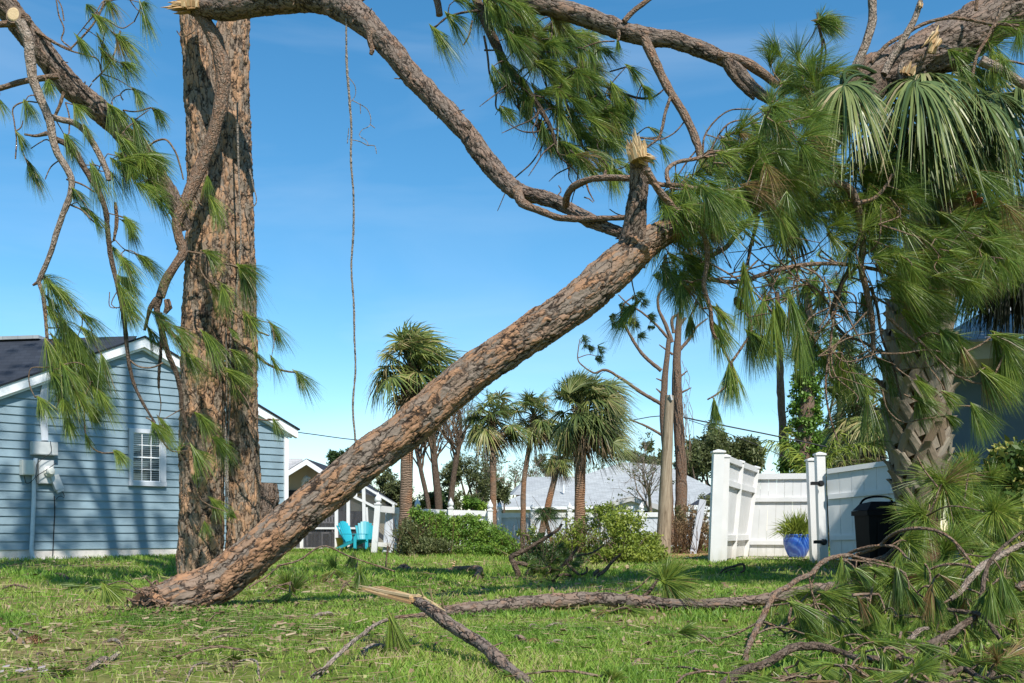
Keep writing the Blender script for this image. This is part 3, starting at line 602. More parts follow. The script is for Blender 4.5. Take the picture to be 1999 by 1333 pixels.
# ------------------------------------------------------------------ shaded house at the right
rh = thing('shaded_house', 'dark blue grey house wall under an eave behind the big palm', 'house', (6, 12, 0))
def V(x, y, Y=12.0): return P(x, y, Y)
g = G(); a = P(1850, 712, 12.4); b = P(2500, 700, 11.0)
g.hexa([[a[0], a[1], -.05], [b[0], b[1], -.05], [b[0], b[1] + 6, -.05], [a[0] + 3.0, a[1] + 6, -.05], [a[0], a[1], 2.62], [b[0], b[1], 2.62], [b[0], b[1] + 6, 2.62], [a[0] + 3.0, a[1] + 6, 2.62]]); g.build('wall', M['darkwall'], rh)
g = G(); e0, e1 = P(1825, 690, 11.5), P(2600, 672, 10.0); e1[2] = e0[2]
g.bar(e0, e1, .05, .20); g.build('fascia', M['soffit'], rh)
g = G(); g.add([e0 - [0, 0, .08], e1 - [0, 0, .08], [b[0] + 1, b[1] + .1, e0[2] - .08], [a[0] - .2, a[1] + .1, e0[2] - .08]], q=[(0, 1, 2, 3)]); g.build('soffit', M['soffit'], rh)
g = G(); rq4(g, e0 + [-.1, -.1, .11], e1 + [0, -.1, .11], e1 + [0, 5, 1.9], e0 + [4.2, 5, 1.9]); g.add([e0 + [-.1, -.1, .11], e0 + [3.2, 7, .11], e0 + [4.2, 5, 1.9]], t=[(0, 1, 2)]); g.build('roof', M['shingle_grey'], rh)
g = G(); dd = nrm(b - a); p0 = a + dd * 1.18; p0[1] -= .03
for k in (0, 1.0): q = p0 + dd * k; g.bar([q[0], q[1], 1.15], [q[0], q[1], 2.3], .07, .05, up=(0, 1, 0))
q = p0 + dd * 1.0
for zz in (1.15, 2.3): g.bar([p0[0], p0[1], zz], [q[0], q[1], zz], .05, .07)
wn = g.build('window', M['trim'], rh)
g = G(); g.add([[p0[0], p0[1] + .015, 1.15], [q[0], q[1] + .015, 1.15], [q[0], q[1] + .015, 2.3], [p0[0], p0[1] + .015, 2.3]], q=[(0, 1, 2, 3)]); g.build('window_pane', M['dark'], wn)

# ------------------------------------------------------------------ fences, gate, pole, wires
def plank_panel(g, A_, B_, C_, D_, wd=.15, th=.03):
    """bottom A->B, top D->C : tongue and groove boards"""
    A_, B_, C_, D_ = map(lambda p: np.array(p, float), (A_, B_, C_, D_)); L = np.linalg.norm(B_ - A_); n_ = max(2, int(round(L / wd))); nn = nrm(np.cross(B_ - A_, D_ - A_)) * th / 2
    for k in range(n_):
        u0, u1 = k / n_ + .0018 / L, (k + 1) / n_ - .0018 / L
        a, b, c_, d = A_ + (B_ - A_) * u0, A_ + (B_ - A_) * u1, D_ + (C_ - D_) * u1, D_ + (C_ - D_) * u0
        o = nn * (.0 if k % 2 else .08); g.hexa([a - nn, b - nn, b + nn + o, a + nn + o, d - nn, c_ - nn, c_ + nn + o, d + nn + o])
def postcap(g, top, w_, pointed=False):
    t = np.array(top)
    g.bar(t, t + [0, 0, .025], w_ * 1.25)
    if pointed: g.lathe(t + [0, 0, .025], [(w_ * .45, 0), (w_ * .38, .02), (w_ * .62, .06), (w_ * .6, .10), (w_ * .3, .16), (.004, .23)], 12)
    else:
        g.add([t + [-w_ * .62, -w_ * .62, .025], t + [w_ * .62, -w_ * .62, .025], t + [w_ * .62, w_ * .62, .025], t + [-w_ * .62, w_ * .62, .025], t + [0, 0, .055]], t=[(0, 1, 4), (1, 2, 4), (2, 3, 4), (3, 0, 4)])
# tall storm-bent fence, right of the pole
fb = thing('privacy_fence', 'tall white vinyl privacy fence with its left panels pushed over, behind the blue pot', 'fence', P(1400, 1100, 15) * [1, 1, 0])
def post(par, pb, pt, w_, mat='vinyl', pointed=False, nm='post'):
    g = G(); g.bar(pb, pt, w_, w_, up=(0, 1, 0)); postcap(g, pt, w_, pointed); return g.build(nm, M[mat], par)
b1, t1_ = P(1394, 1101, 14.9), P(1402, 884, 14.9); b1[2] = 0
post(fb, b1, t1_, .155); 
b1b, t1b = P(1411, 1099, 15.1), P(1417, 893, 15.1); b1b[2] = 0; post(fb, b1b, t1b, .10)
b2, t2_ = P(1427, 1095, 16.0), P(1444, 904, 16.0); b2[2] = 0; post(fb, b2, t2_, .115)
b3, t3 = P(1451, 1090, 17.4), P(1474, 915, 17.4); b3[2] = 0; post(fb, b3, t3, .125)
g = G(); up = np.array([0, 0, .06])
plank_panel(g, b1b + up, b2 + up, t2_ - [0, 0, .04], t1b - [0, 0, .1]); plank_panel(g, b2 + up, b3 + up, t3 - [0, 0, .04], t2_ - [0, 0, .05]); g.build('side_panel', M['vinyl'], fb)
for (pa, ta, pb_, tb) in ((b1b, t1b, b2, t2_), (b2, t2_, b3, t3)):
    for f in (.24, .76, .985): g = G(); g.bar(pa + (ta - pa) * f + [.03, -.02, 0], pb_ + (tb - pb_) * f + [.03, -.02, 0], .045, .09); g.build('side_rail', M['vinyl'], fb)
bb0 = P(1462, 1090, 17.7); bb1 = P(1596, 1090, 17.4)
for q in (bb0, bb1): q[2] = .04
tt0, tt1 = P(1470, 928, 17.7), P(1596, 927, 17.4)
g = G(); plank_panel(g, bb0, bb1, tt1, tt0); g.build('back_panel', M['vinyl'], fb)
for f in (.985, .70, .17): g = G(); g.bar(bb0 + (tt0 - bb0) * f - [0, .035, 0], bb1 + (tt1 - bb1) * f - [0, .035, 0], .045, .10 if f > .9 else .075); g.build('back_rail', M['vinyl'], fb)
for x0, x1, Ya, y0, y1 in ((1592, 1584, 15.2, 900, 1097),):
    pb_, pt = P(x0, y1, Ya), P(x1, y0, Ya); pb_[2] = 0; post(fb, pb_, pt, .135)
# gate standing open
gt = thing('white_gate', 'white vinyl gate with black hinges leaning open in the palm shade', 'gate', P(1615, 1097, 14.4) * [1, 1, 0])
pb_, pt = P(1607, 1098, 14.6), P(1600, 889, 14.6); pb_[2] = 0; post(gt, pb_, pt, .125, nm='hinge_post')
ga0, gtp0 = P(1622, 1094, 14.5), P(1614, 918, 14.5); ga1, gtp1 = P(1790, 1100, 13.6), P(1790, 893, 13.6)
ga0[2] = ga1[2] = .08
g = G(); plank_panel(g, ga0, ga1, gtp1, gtp0, .19); g.build('gate_panel', M['vinyl'], gt)
for f in (.985, .70, .24): g = G(); g.bar(ga0 + (gtp0 - ga0) * f - [0, .035, 0], ga1 + (gtp1 - ga1) * f - [0, .035, 0], .04, .07); g.build('gate_rail', M['vinyl'], gt)
for y in (944, 1058):
    g = G(); c0 = P(1600 if y < 1000 else 1606, y, 14.45)
    g.lathe((0, 0, 0), [(0, 0), (.045, 0), (.045, .05), (.03, .07), (0, .07)], 14); g.v = [g.v[0][:, [0, 2, 1]] * [1, -1, 1] + c0 + [.01, 0, 0]]
    g.bar(c0 + [-.14, -.03, 0], c0 + [.02, -.03, 0], .03, .045); g.bar(c0 + [-.13, -.045, .02], c0 + [-.03, -.045, .02], .012, .014); g.build('hinge', M['blackmetal'], gt)
# black wheeled bin
p = P(1722, 1092, 12.3); p[2] = 0; bn = thing('wheeled_bin', 'black wheeled rubbish bin in deep shade left of the big palm', 'bin', p)
g = G(); a = .26; 
g.hexa([p + [-a * .86, -a * .85, .05], p + [a * .86, -a * .85, .05], p + [a * .86, a * .85, .05], p + [-a * .86, a * .85, .05], p + [-a, -a, .74], p + [a, -a, .74], p + [a, a, .74], p + [-a, a, .74]])
g.hexa([p + [-a - .025, -a - .025, .68], p + [a + .025, -a - .025, .68], p + [a + .025, a + .025, .68], p + [-a - .025, a + .025, .68], p + [-a - .025, -a - .025, .74], p + [a + .025, -a - .025, .74], p + [a + .025, a + .025, .74], p + [-a - .025, a + .025, .74]])
for k in range(3): g.box(p + [-.14 + k * .14, -.245, .35], (.02, .03, .5))
g.build('bin_body', M['black'], bn)
g = G(); g.hexa([p + [-a - .02, -a - .03, .745], p + [a + .02, -a - .03, .745], p + [a + .02, a, .745], p + [-a - .02, a, .745], p + [-a * .8, -a * .8, .85], p + [a * .8, -a * .8, .85], p + [a * .8, a * .8, .83], p + [-a * .8, a * .8, .83]]); g.build('lid', M['black'], bn)
g = G(); g.tube([p + [-.2, a - .02, .8], p + [-.18, a - .1, .875], p + [.18, a - .1, .875], p + [.2, a - .02, .8]], [.014] * 4, 8, .03); g.build('handle', M['black'], bn)
for s in (-1, 1):
    g = G(); g.lathe((0, 0, 0), [(0, -.02), (.1, -.02), (.1, .03), (0, .03)], 16); g.v = [g.v[0][:, [2, 0, 1]] + p + [s * .25, .22, .1]]; g.build('wheel', M['black'], bn)
# blue pot and grassy plant
p = P(1556, 1090, 16.6); p[2] = .05; s_ = 1.0
g = G(); g.lathe(p, [(0, 0), (.12, 0), (.15, .03), (.20, .14), (.225, .24), (.228, .31), (.21, .345), (.225, .365), (.225, .385), (.195, .385), (.19, .33), (0, .33)], 32)
g.build('plant_pot', M['pot'], smooth=True, label='glazed cobalt blue pot standing before the white fence', category='pot')
g = G()
for k in range(700):
    a = rng.random() * 6.28; el = rng.uniform(.15, 1.45); L = rng.uniform(.25, .56); d = np.array([math.cos(a) * math.cos(el), math.sin(a) * math.cos(el), math.sin(el)]); b = p + [rng.normal(0, .07), rng.normal(0, .07), .34]
    w_ = nrm(np.cross(d, rng.normal(0, 1, 3))) * .007; m = b + d * L * .55 + [0, 0, .03]; e = b + d * L - [0, 0, L * .28 * math.cos(el)]
    g.add([b - w_, b + w_, m + w_, m - w_, e], q=[(0, 1, 2, 3)], t=[(3, 2, 4)], A=(rng.random() * .7 + .1, 0, 0))
g.build('grassy_plant', M['leaf_yellow'], label='spiky grass like plant growing out of the blue pot', category='plant')

# low far fence with pointed caps
ff = thing('picket_fence', 'low white vinyl fence with pointed post caps behind the vine mound', 'fence', P(860, 1075, 21.5) * [1, 1, 0])
YF = 22.5
for x, yt in ((815, 996), (880, 996), (957, 1000)):
    pb_ = P(x, 1078, YF); pb_[2] = 0; post(ff, pb_, P(x, yt - 3, YF), .11, pointed=True)
g = G(); a, b = P(770, 0, YF + .1), P(957, 0, YF + .1); a[2] = b[2] = .02; a2, b2_ = P(770, 995, YF + .1), P(957, 1001, YF + .1); plank_panel(g, a, b, b2_, a2, .15); g.build('fence_panel', M['vinyl'], ff)
g = G(); g.bar(a2 - [0, .04, .02], b2_ - [0, .04, .02], .05, .12); g.bar(a + [0, -.04, .1], b + [0, -.04, .1], .05, .1); g.build('fence_rail', M['vinyl'], ff)
lf = thing('leaning_fence_panel', 'broken white fence post and panel leaning by the turquoise chairs', 'fence', P(745, 1083, 20.4) * [1, 1, 0])
pb_ = P(730, 1083, 20.3); pb_[2] = 0; post(lf, pb_, P(738, 985, 20.3), .115, pointed=True)
g = G(); c0, c1 = P(747, 1078, 20.6), P(765, 1078, 20.8); c0[2] = c1[2] = 0.01; plank_panel(g, c0, c1, P(775, 993, 21.0), P(754, 993, 20.8), .12); g.build('leaning_board', M['vinyl_soft'], lf)
g = G(); g.bar(P(740, 993, 20.3), P(778, 997, 21.0), .05, .13); g.bar(P(733, 1062, 20.4), P(762, 1064, 20.7), .04, .09); g.build('broken_rail', M['vinyl'], lf)
f2_ = thing('vinyl_fence', 'long white vinyl fence with pointed caps in front of the grey roofed house', 'fence', P(1200, 1060, 30) * [1, 1, 0])
YG2 = 30.0
for x in (975, 1040, 1112, 1177, 1252, 1312, 1375):
    pb_ = P(x, 0, YG2); pb_[2] = 0; post(f2_, pb_, P(x, 997, YG2), .13, pointed=True)
g = G(); a, b = P(965, 0, YG2 + .1), P(1392, 0, YG2 + .1); a[2] = b[2] = .02; a2, b2_ = P(965, 1006, YG2 + .1), P(1392, 1004, YG2 + .1); plank_panel(g, a, b, b2_, a2, .2); g.build('fence_panel', M['vinyl_soft'], f2_)
g = G(); g.bar(a2 - [0, .04, 0], b2_ - [0, .04, 0], .05, .14); g.build('fence_rail', M['vinyl'], f2_)
# tilted slat left standing against the pole
g = G(); q0, q1 = P(1352, 1070, 19.5), P(1372, 975, 19.5); q0[2] = 0; g.bar(q0, q1, .13, .05, up=(0, 1, 0)); g.build('fence_board', M['vinyl_soft'], label='single white board leaning behind the wooden pole', category='board')
# pole
g = G(); p0, p1 = P(1294, 1084, 19.3), P(1307, 772, 19.3); p0[2] = -.02; g.tube([p0, (p0 + p1) / 2, p1], [.15, .115, .085], 14, .15, lump=.06, seed=3)
pl = g.build('utility_pole', M['pole'], smooth=True, label='weathered grey wooden pole with a sawn slanted top in front of the snapped pines', category='pole')
g = G(); g.bar(P(1308, 770, 19.18), P(1311, 781, 19.2), .04); g.build('metal_clip', M['metal_box'], pl)
for l, Y, r_, lab in (([(300, 838), (572, 843), (700, 859), (900, 862), (1060, 858), (1180, 832), (1320, 812), (1355, 818)], 34, .016, 'thin overhead wire strung from the blue house to the pines'),
                    ([(1335, 815), (1420, 832), (1520, 852), (1650, 880), (1800, 905)], 19.6, .014, 'thick black overhead wire sloping down right of the pole'),
                    ([(1345, 820), (1400, 838), (1500, 878), (1560, 905)], 21, .008, 'thin overhead wire below the thick one right of the pole')):
    g = G(); pp = path(l, Y); g.tube(pp, [r_] * len(pp), 5, .5); g.build('overhead_wire', M['cable'], label=lab, category='wire')

# ------------------------------------------------------------------ foliage kit
def tuft(g, base, d, L, n=110, spread=.55, droop=.22, stem=.07, wid=.0026, tone=.5, wind=(0, 0, 0)):
    d = nrm(d); n = int(n * .9); u = nrm(np.cross(d, (.31, .87, .4))); v = np.cross(d, u)
    az = rng.random(n) * 2 * math.pi; pol = spread * (rng.random(n) ** .6) * 1.25
    dr = np.cos(pol)[:, None] * d + np.sin(pol)[:, None] * (np.cos(az)[:, None] * u + np.sin(az)[:, None] * v)
    st = np.asarray(base) + d * (stem * (rng.random(n) - .55))[:, None]; ln = (L * (.62 + .45 * rng.random(n)))[:, None]
    w_ = nrm(np.cross(dr, rng.normal(0, 1, (n, 3)))) * wid / 2; dv = np.array([0, 0, -droop]) + np.array(wind)
    sec = []; A = []
    tn = np.clip(tone + rng.normal(0, .2, n), 0, 1); br = (rng.random(n) < .04) * 1.0 if rng.random() > .035 else (rng.random(n) < .8) * 1.0
    for t, ww in ((0, 1), (.35, 1.15), (.7, .9), (1, .25)):
        p = st + dr * ln * t + dv * ln * t * t; sec += [p - w_ * ww, p + w_ * ww]; A += [np.stack([tn, np.full(n, t), br], 1)] * 2
    vv = np.stack(sec, 1); k = np.arange(n)[:, None] * 8
    q = np.concatenate([np.concatenate([k + a, k + a + 1, k + a + 3, k + a + 2], 1) for a in (0, 2, 4)])
    g.add(vv.reshape(-1, 3), q=q, A=np.stack(A, 1).reshape(-1, 3))
def px_tuft(x0, y0, x1, y1, Y, dy=None):
    """tuft seen from (x0,y0) to (x1,y1) at distance Y: base, direction, needle length"""
    b = P(x0, y0, Y); e = P(x1, y1, Y); e[1] += (rng.normal(0, .35) if dy is None else dy) * np.linalg.norm(e - b); L = np.linalg.norm(e - b); return b, (e - b), L
class Pine:
    """branches + twigs + needles of one thing. skeleton points grow as twigs are added"""
    def __init__(s, root, mat='twig', nmat='needle'): s.root = root; s.nodes = []; s.tw = G(); s.nd = G(); s.mat = mat; s.nmat = nmat; s.cnt = 0; s.cn = G(); s.k = 0; s.cc = 0
    def skel(s, pts, r=None):
        for a, b in zip(pts[:-1], pts[1:]):
            m = max(2, int(np.linalg.norm(b - a) / .06))
            for t in np.linspace(0, 1, m): s.nodes.append(a + (b - a) * t)
    def branch(s, l, Y, w_, mat='limb', seg=8, lump=.22, name='limb', bark=None, step=None, sk=True):
        pts = path(l, Y); rad = wr(w_, pts); j = pts.copy(); g = G(); s.k += 1
        c, r = g.tube(j, rad, seg, step if step else max(.012, rad.mean() * 1.1), lump=lump, seed=s.k + 1, bark=bark)
        # broken side stubs
        o = g.build(name, M[mat], s.root, smooth=not bark)
        if sk: s.skel(c[::max(1, len(c) // 40)])
        return c, r
    def twigs(s, l, Y, w_=(4, 2)):
        pts = path(l, Y); s.tw.tube(pts, wr(w_, pts), 5, .025, lump=.25, seed=int(rng.integers(99))); s.skel(pts)
    def link(s, b, d, maxd=1.2, r=.0042):
        N_ = np.array(s.nodes); v = N_ - b; dist = np.linalg.norm(v, axis=1)
        # prefer nodes behind the tuft
        back = (v @ nrm(d)) / np.maximum(dist, 1e-6); i = np.argmin(dist * (1.25 + .55 * back)); a = N_[i]; L = dist[i]
        if L < .015: return
        mid = (a + b) / 2 + np.array([rng.normal(0, .12), rng.normal(0, .10), rng.normal(.06, .12)]) * L; e = b + nrm(d) * .03
        mid = (a + b) / 2 + np.array([rng.normal(0, .08), rng.normal(0, .08), rng.normal(.05, .08)]) * L
        pts = np.array([a, mid, b]); s.tw.tube(pts, [r * 1.2 + L * .002, r + L * .0012, r * .75], 5, .03, lump=.3, seed=int(rng.integers(99)))
        for t in (.35, .55, .75, .9): s.nodes.append(a * (1 - t) + b * t + (mid - (a + b) / 2) * (4 * t * (1 - t)))
    def add(s, b, d, L, n=None, spread=.5, droop=.22, tone=None, link=True, stem=None, wid=.0026, wind=(0, 0, 0)):
        n = int(120 if n is None else n); tone = rng.uniform(.2, .85) if tone is None else tone
        if link: s.link(np.array(b), np.array(d))
        tuft(s.nd, b, d, L, n, spread, droop, L * .32 if stem is None else stem, wid, tone, wind); s.cnt += 1
    def lst(s, L_, Y, **k):
        for q in L_:
            y = Y(q[1]) if callable(Y) else (Y if not isinstance(Y, tuple) else rng.uniform(*Y)); b, d, L = px_tuft(*q[:4], y); kk = dict(k); kk['n'] = int(k.get('n', 120) * rng.uniform(.45, 1.1)); kk['spread'] = k.get('spread', .5) * rng.uniform(.8, 1.6); s.add(b, d, L * rng.uniform(.7, 1.1), **kk)
    def region(s, poly, cnt, Y, dirn, size, jit=.5, **k):
        poly = np.array(poly, float); x0, y0 = poly.min(0); x1, y1 = poly.max(0); out = []
        def inside(x, y):
            c = False; j = len(poly) - 1
            for i in range(len(poly)):
                if (poly[i, 1] > y) != (poly[j, 1] > y) and x < (poly[j, 0] - poly[i, 0]) * (y - poly[i, 1]) / (poly[j, 1] - poly[i, 1]) + poly[i, 0]: c = not c
                j = i
            return c
        while len(out) < cnt:
            x, y = rng.uniform(x0, x1), rng.uniform(y0, y1)
            if inside(x, y): out.append((x, y))
        N_ = np.array(s.nodes)
        pts = []
        for x, y in out:
            yy = Y(y) if callable(Y) else rng.uniform(*Y); pts.append(P(x, y, yy))
        ds = [np.linalg.norm(N_ - p, axis=1).min() for p in pts]
        for i in np.argsort(ds):
            p = pts[i]; dx, dz = dirn; a = rng.normal(0, jit); ca, sa = math.cos(a), math.sin(a); d = np.array([dx * ca - dz * sa, rng.normal(-.1, .45), dx * sa + dz * ca]); L = rng.uniform(*size) * p[1] / F
            s.add(p, d, L, **k)
    def stubs(s, c, r, cnt, L=(.02, .08), rr=.005):
        for _ in range(cnt):
            i = int(rng.integers(1, len(c) - 1)); d = nrm(rng.normal(0, 1, 3)); s.tw.tube([c[i], c[i] + d * (r[i] + .01), c[i] + d * (r[i] + rng.uniform(*L)) + rng.normal(0, .01, 3)], [rr * 1.2, rr, rr * .6], 5, .02, lump=.2)
    def cone(s, x, y, Y, L=.09, d=(.4, -.2, -.8)):
        g = G(); b = P(x, y, Y); d = nrm(d); u = nrm(np.cross(d, (1, .3, .2))); v = np.cross(d, u)
        for k in range(90):
            t = k / 90; a = k * 2.4; r_ = .032 * math.sin(math.pi * (.12 + .85 * t)) ** .7; p0 = b + d * L * t; o = u * math.cos(a) + v * math.sin(a); tgt = nrm(np.cross(d, o)) * .009
            q = p0 + o * r_ * .6; e = p0 + o * r_ + d * .006; g.add([q - tgt, q + tgt, e + tgt * .8, e - tgt * .8, q - tgt - d * .007, q + tgt - d * .007], q=[(0, 1, 2, 3), (4, 5, 2, 3), (0, 1, 5, 4)])
        g.tube([b, b + d * L * .5, b + d * L * .98], [.012, .022, .006], 8, .02); g.build('pine_cone', M['cone'], s.root)
    def finish(s):
        if s.tw.n: s.tw.build('twigs', M[s.mat], s.root, smooth=True)
        if s.nd.n: s.nd.build('needles', M[s.nmat], s.root)
def splinters(par, base, d, cnt, L, rad, name='splintered_wood', w_=.012):
    g = G(); d = nrm(d); u = nrm(np.cross(d, (.2, .5, .9))); v = np.cross(d, u)
    for k in range(cnt):
        a = rng.random() * 6.28; r_ = rad * math.sqrt(rng.random()); o = (u * math.cos(a) + v * math.sin(a)); b = np.array(base) + o * r_ - d * .04; l = rng.uniform(.3, 1) * L * (1.1 - .5 * r_ / rad); dd = nrm(d + o * .12 + rng.normal(0, .05, 3)); ww = w_ * rng.uniform(.5, 1.4)
        x_, y_ = u * ww, v * ww * .6; e = b + dd * l; m = b + dd * l * .6
        g.add([b - x_ - y_, b + x_ - y_, b + x_ + y_, b - x_ + y_, m - x_ * .8 - y_ * .7, m + x_ * .8 - y_ * .7, m + x_ * .8 + y_ * .7, m - x_ * .8 + y_ * .7, e], q=[(0, 1, 5, 4), (1, 2, 6, 5), (2, 3, 7, 6), (3, 0, 4, 7)], t=[(4, 5, 8), (5, 6, 8), (6, 7, 8), (7, 4, 8)], A=(rng.random(), 0, 0))
    return g.build(name, M['wood_pale'], par)
def leafcloud(g, cl, n, size, flat=.6, tone=(0, 1), updir=.4):
    """cl: list of (centre, radii) blobs; many small folded leaves on sub-clumps through their volume"""
    cl = [(np.array(c, float), np.array(r if hasattr(r, '__len__') else (r,) * 3, float)) for c, r in cl]
    vol = np.array([np.prod(r) ** .67 for c, r in cl]); vol /= vol.sum(); ks = rng.choice(len(cl), n, p=vol)
    sub = {}; P_ = np.zeros((n, 3)); tn = np.zeros(n)
    for i, (c, r) in enumerate(cl):
        idx = np.where(ks == i)[0]; m = max(4, len(idx) // 45); dirs = nrm(rng.normal(0, 1, (m, 3))); rad_ = (rng.random(m) ** .45)[:, None]; sc_ = c + dirs * rad_ * r; j = rng.integers(0, m, len(idx))
        P_[idx] = sc_[j] + rng.normal(0, 1, (len(idx), 3)) * r * .13; tn[idx] = rng.random(m)[j] * .55 + rng.random(len(idx)) * .45
    P_[:, 2] = np.maximum(P_[:, 2], .02)
    d = nrm(rng.normal(0, 1, (n, 3)) + [0, 0, -.2]); nn = nrm(rng.normal(0, 1, (n, 3)) + [0, 0, updir * 2]); s_ = nrm(np.cross(d, nn)); L = (size * (.6 + .7 * rng.random(n)))[:, None]
    v = np.stack([P_, P_ + d * L * .45 + s_ * L * .28 * flat, P_ + d * L, P_ + d * L * .45 - s_ * L * .28 * flat], 1); k = np.arange(n)[:, None] * 4
    tn = tone[0] + (tone[1] - tone[0]) * tn
    g.add(v.reshape(-1, 3), q=np.concatenate([k, k + 1, k + 2, k + 3], 1), A=np.repeat(np.stack([tn, 0 * tn, 0 * tn], 1), 4, 0))
def fan(g, hub, d, n_up, L, nb=34, ang=2.3, droop=.5, wid=.03, tone=.5, wind=(0, 0, 0), curl=.0, sec=5, split=.25):
    """costapalmate palm leaf: hub, pointing direction, surface normal"""
    d = nrm(d); nn = nrm(np.array(n_up) - d * np.dot(n_up, d)); s_ = np.cross(d, nn); th = np.linspace(-ang, ang, nb) + rng.normal(0, .03, nb)
    dr = np.cos(th)[:, None] * d + np.sin(th)[:, None] * s_ + nn * .18 * np.abs(np.sin(th))[:, None] + rng.normal(0, .05, (nb, 3)); dr = nrm(dr)
    ln = (L * (.72 + .28 * np.cos(th * .6)) * rng.uniform(.8, 1.08, nb))[:, None]; w0 = nrm(np.cross(dr, nn + rng.normal(0, .35, (nb, 3)))); dr_ = rng.uniform(.7, 1.35, nb)[:, None] * droop
    tn = np.clip(tone + rng.normal(0, .24, nb), 0, 1); vs = []; A = []; ts = np.linspace(0, 1, sec)
    for t in ts:
        wv = wid * (min(1, t * 2.6 + .12)) * (1 - t) ** .6 if t < 1 else .0015
        p = np.array(hub) + dr * ln * t + np.array([0, 0, -1]) * dr_ * ln * t ** 2.2 * 1.0 + np.array(wind) * ln * t * t - d * ln * .0
        p = p + nn * curl * ln * t * t
        vs += [p - w0 * wv / 2, p + w0 * wv / 2]; A += [np.stack([np.clip(tn + (t > .9) * .15, 0, 1), np.full(nb, t), 0 * tn], 1)] * 2
    vv = np.stack(vs, 1); K_ = 2 * sec; k = np.arange(nb)[:, None] * K_
    q = np.concatenate([np.concatenate([k + a, k + a + 1, k + a + 3, k + a + 2], 1) for a in range(0, K_ - 2, 2)])
    g.add(vv.reshape(-1, 3), q=q, A=np.stack(A, 1).reshape(-1, 3))
def bare(g, base, d, L, r, depth, seed=0, up=.15, spread=.55, kids=3, seg=5, ends=None):
    """recursive bare branches"""
    d = nrm(d); pts = [np.array(base, float)]; dd = d.copy(); m = 4
    for k in range(m): dd = nrm(dd + rng.normal(0, .16, 3) + [0, 0, up * .3]); pts.append(pts[-1] + dd * L / m)
    rad = np.linspace(r, r * .55, m + 1); g.tube(pts, rad, seg if depth > 1 else 3, L / 5, cap=False, seed=int(rng.integers(50)))
    if ends is not None and depth <= 1: ends += [pts[-1], pts[2]]
    if depth <= 0: return
    for k in range(kids + (depth > 2)):
        t = rng.uniform(.35, 1); i = min(m - 1, int(t * m)); b = pts[i] + (pts[i + 1] - pts[i]) * (t * m - i if t < 1 else 1)
        bare(g, b, nrm(dd + rng.normal(0, spread, 3) + [0, 0, up]), L * rng.uniform(.5, .75), r * .5, depth - 1, 0, up, spread, kids, seg, ends)

# ------------------------------------------------------------------ background palms
def palm(label, c, b, Y, rpx, wpx, nleaf=30, wind=(.2, 0, 0), mat='frond', dead=6, nb=26, bend=None, elev=(-50, 80), biasx=0.0, group='cabbage palms beyond the lawn', name='palm_tree', lean=1.0, wt=None):
    C_ = P(c[0], c[1], Y); B_ = P(b[0], b[1], Y); B_[2] = 0; r = rpx / F * Y; t = thing(name, label, 'palm tree', B_, group)
    g = G(); mid = (C_ + B_) / 2 + (np.array(bend) if bend is not None else 0); w0 = wpx / F * Y / 2
    g.tube([B_, (B_ + mid) / 2, mid, (C_ + mid) / 2, C_], [w0 * 1.12, w0, w0 * .95, w0 * .9, w0 * .85], 14, .06, lump=.16, seed=int(rng.integers(90))); g.build('trunk', M['palm_trunk'], t, smooth=True)
    g = G(); gd = G(); st = G()
    for k in range(int(nleaf * 1.15) + dead):
        dd = k >= int(nleaf * 1.15); az = rng.random() * 6.283; el = R(rng.uniform(*elev)) if not dead or not dd else R(rng.uniform(-80, -45)); d = np.array([math.cos(az) * math.cos(el) + biasx, math.sin(az) * math.cos(el), math.sin(el)]); d = nrm(d)
        pl_ = r * rng.uniform(.38, .62); hub = C_ + d * pl_ + np.array([0, 0, -.12 * r]) * (1 - abs(d[2])) + np.array(wind) * pl_ * .3
        st.tube([C_, (C_ + hub) / 2 + [0, 0, .05 * r], hub], [r * .018, r * .014, r * .01], 4, r * .15, cap=False)
        up = nrm(np.array([-d[0] * d[2], -d[1] * d[2], 1 - d[2]**2 + .05]) + rng.normal(0, .25, 3)); fd = nrm(d + np.array([0, 0, -.35]) + np.array(wind) * .8)
        fan(gd if dd else g, hub, fd, up, r * rng.uniform(.48, .66), nb + 6, 2.1, rng.uniform(.3, .7), r * .040, rng.uniform(.15, .85), np.array(wind) * .5, sec=4)
    g.build('crown', M[mat], t); st.build('petioles', M['leaf_olive'], t)
    if gd.n: gd.build('dead_fronds', M['frond_dead'], t)
    g = G()
    for k in range(70):    # fibrous boots under the crown
        a = k * 2.4; z = -r * .42 * k / 70; d = np.array([math.cos(a), math.sin(a), .55]); q = C_ + [0, 0, z] + (B_ - C_) * 0; q = q + nrm(B_ - C_) * 0; g.bar(q + d * w0 * .5, q + d * w0 * 1.9, w0 * .55, w0 * .2, w2=.6, A=(rng.random(), 0, 0))
    g.build('boots', M['frond_dead'], t); return t
palm('shaggy palm behind the leaning trunk, its crown blown to the right', (800, 725), (789, 1078), 20.5, 108, 25, 40, (.55, 0, -.05), 'frond', 12, 26, elev=(-20, 85))
palm('slim palm with a straight thin trunk, left of two narrow palms', (962, 818), (963, 1070), 27, 74, 13, 34, (.25, 0, 0), 'frond', 8)
palm('slim palm with a slanting trunk, just left of the bushy palm', (1042, 812), (1020, 1068), 28, 66, 10.5, 30, (.2, 0, 0), 'frond', 10, bend=(-.12, 0, 0))
palm('short palm with a strongly tilted trunk, mostly hidden behind the bushy palm', (1092, 895), (1050, 1066), 27.5, 44, 13, 18, (.2, 0, 0), 'frond', 4)
pt = palm('bushy round headed palm with a rusty trunk, in the middle of the lawn', (1135, 800), (1130, 1078), 19.5, 92, 22, 34, (.25, 0, -.1), 'frond_wind', 12, 30, elev=(-60, 75), biasx=.1)
g = G(); Cn = P(1160, 800, 19.5)
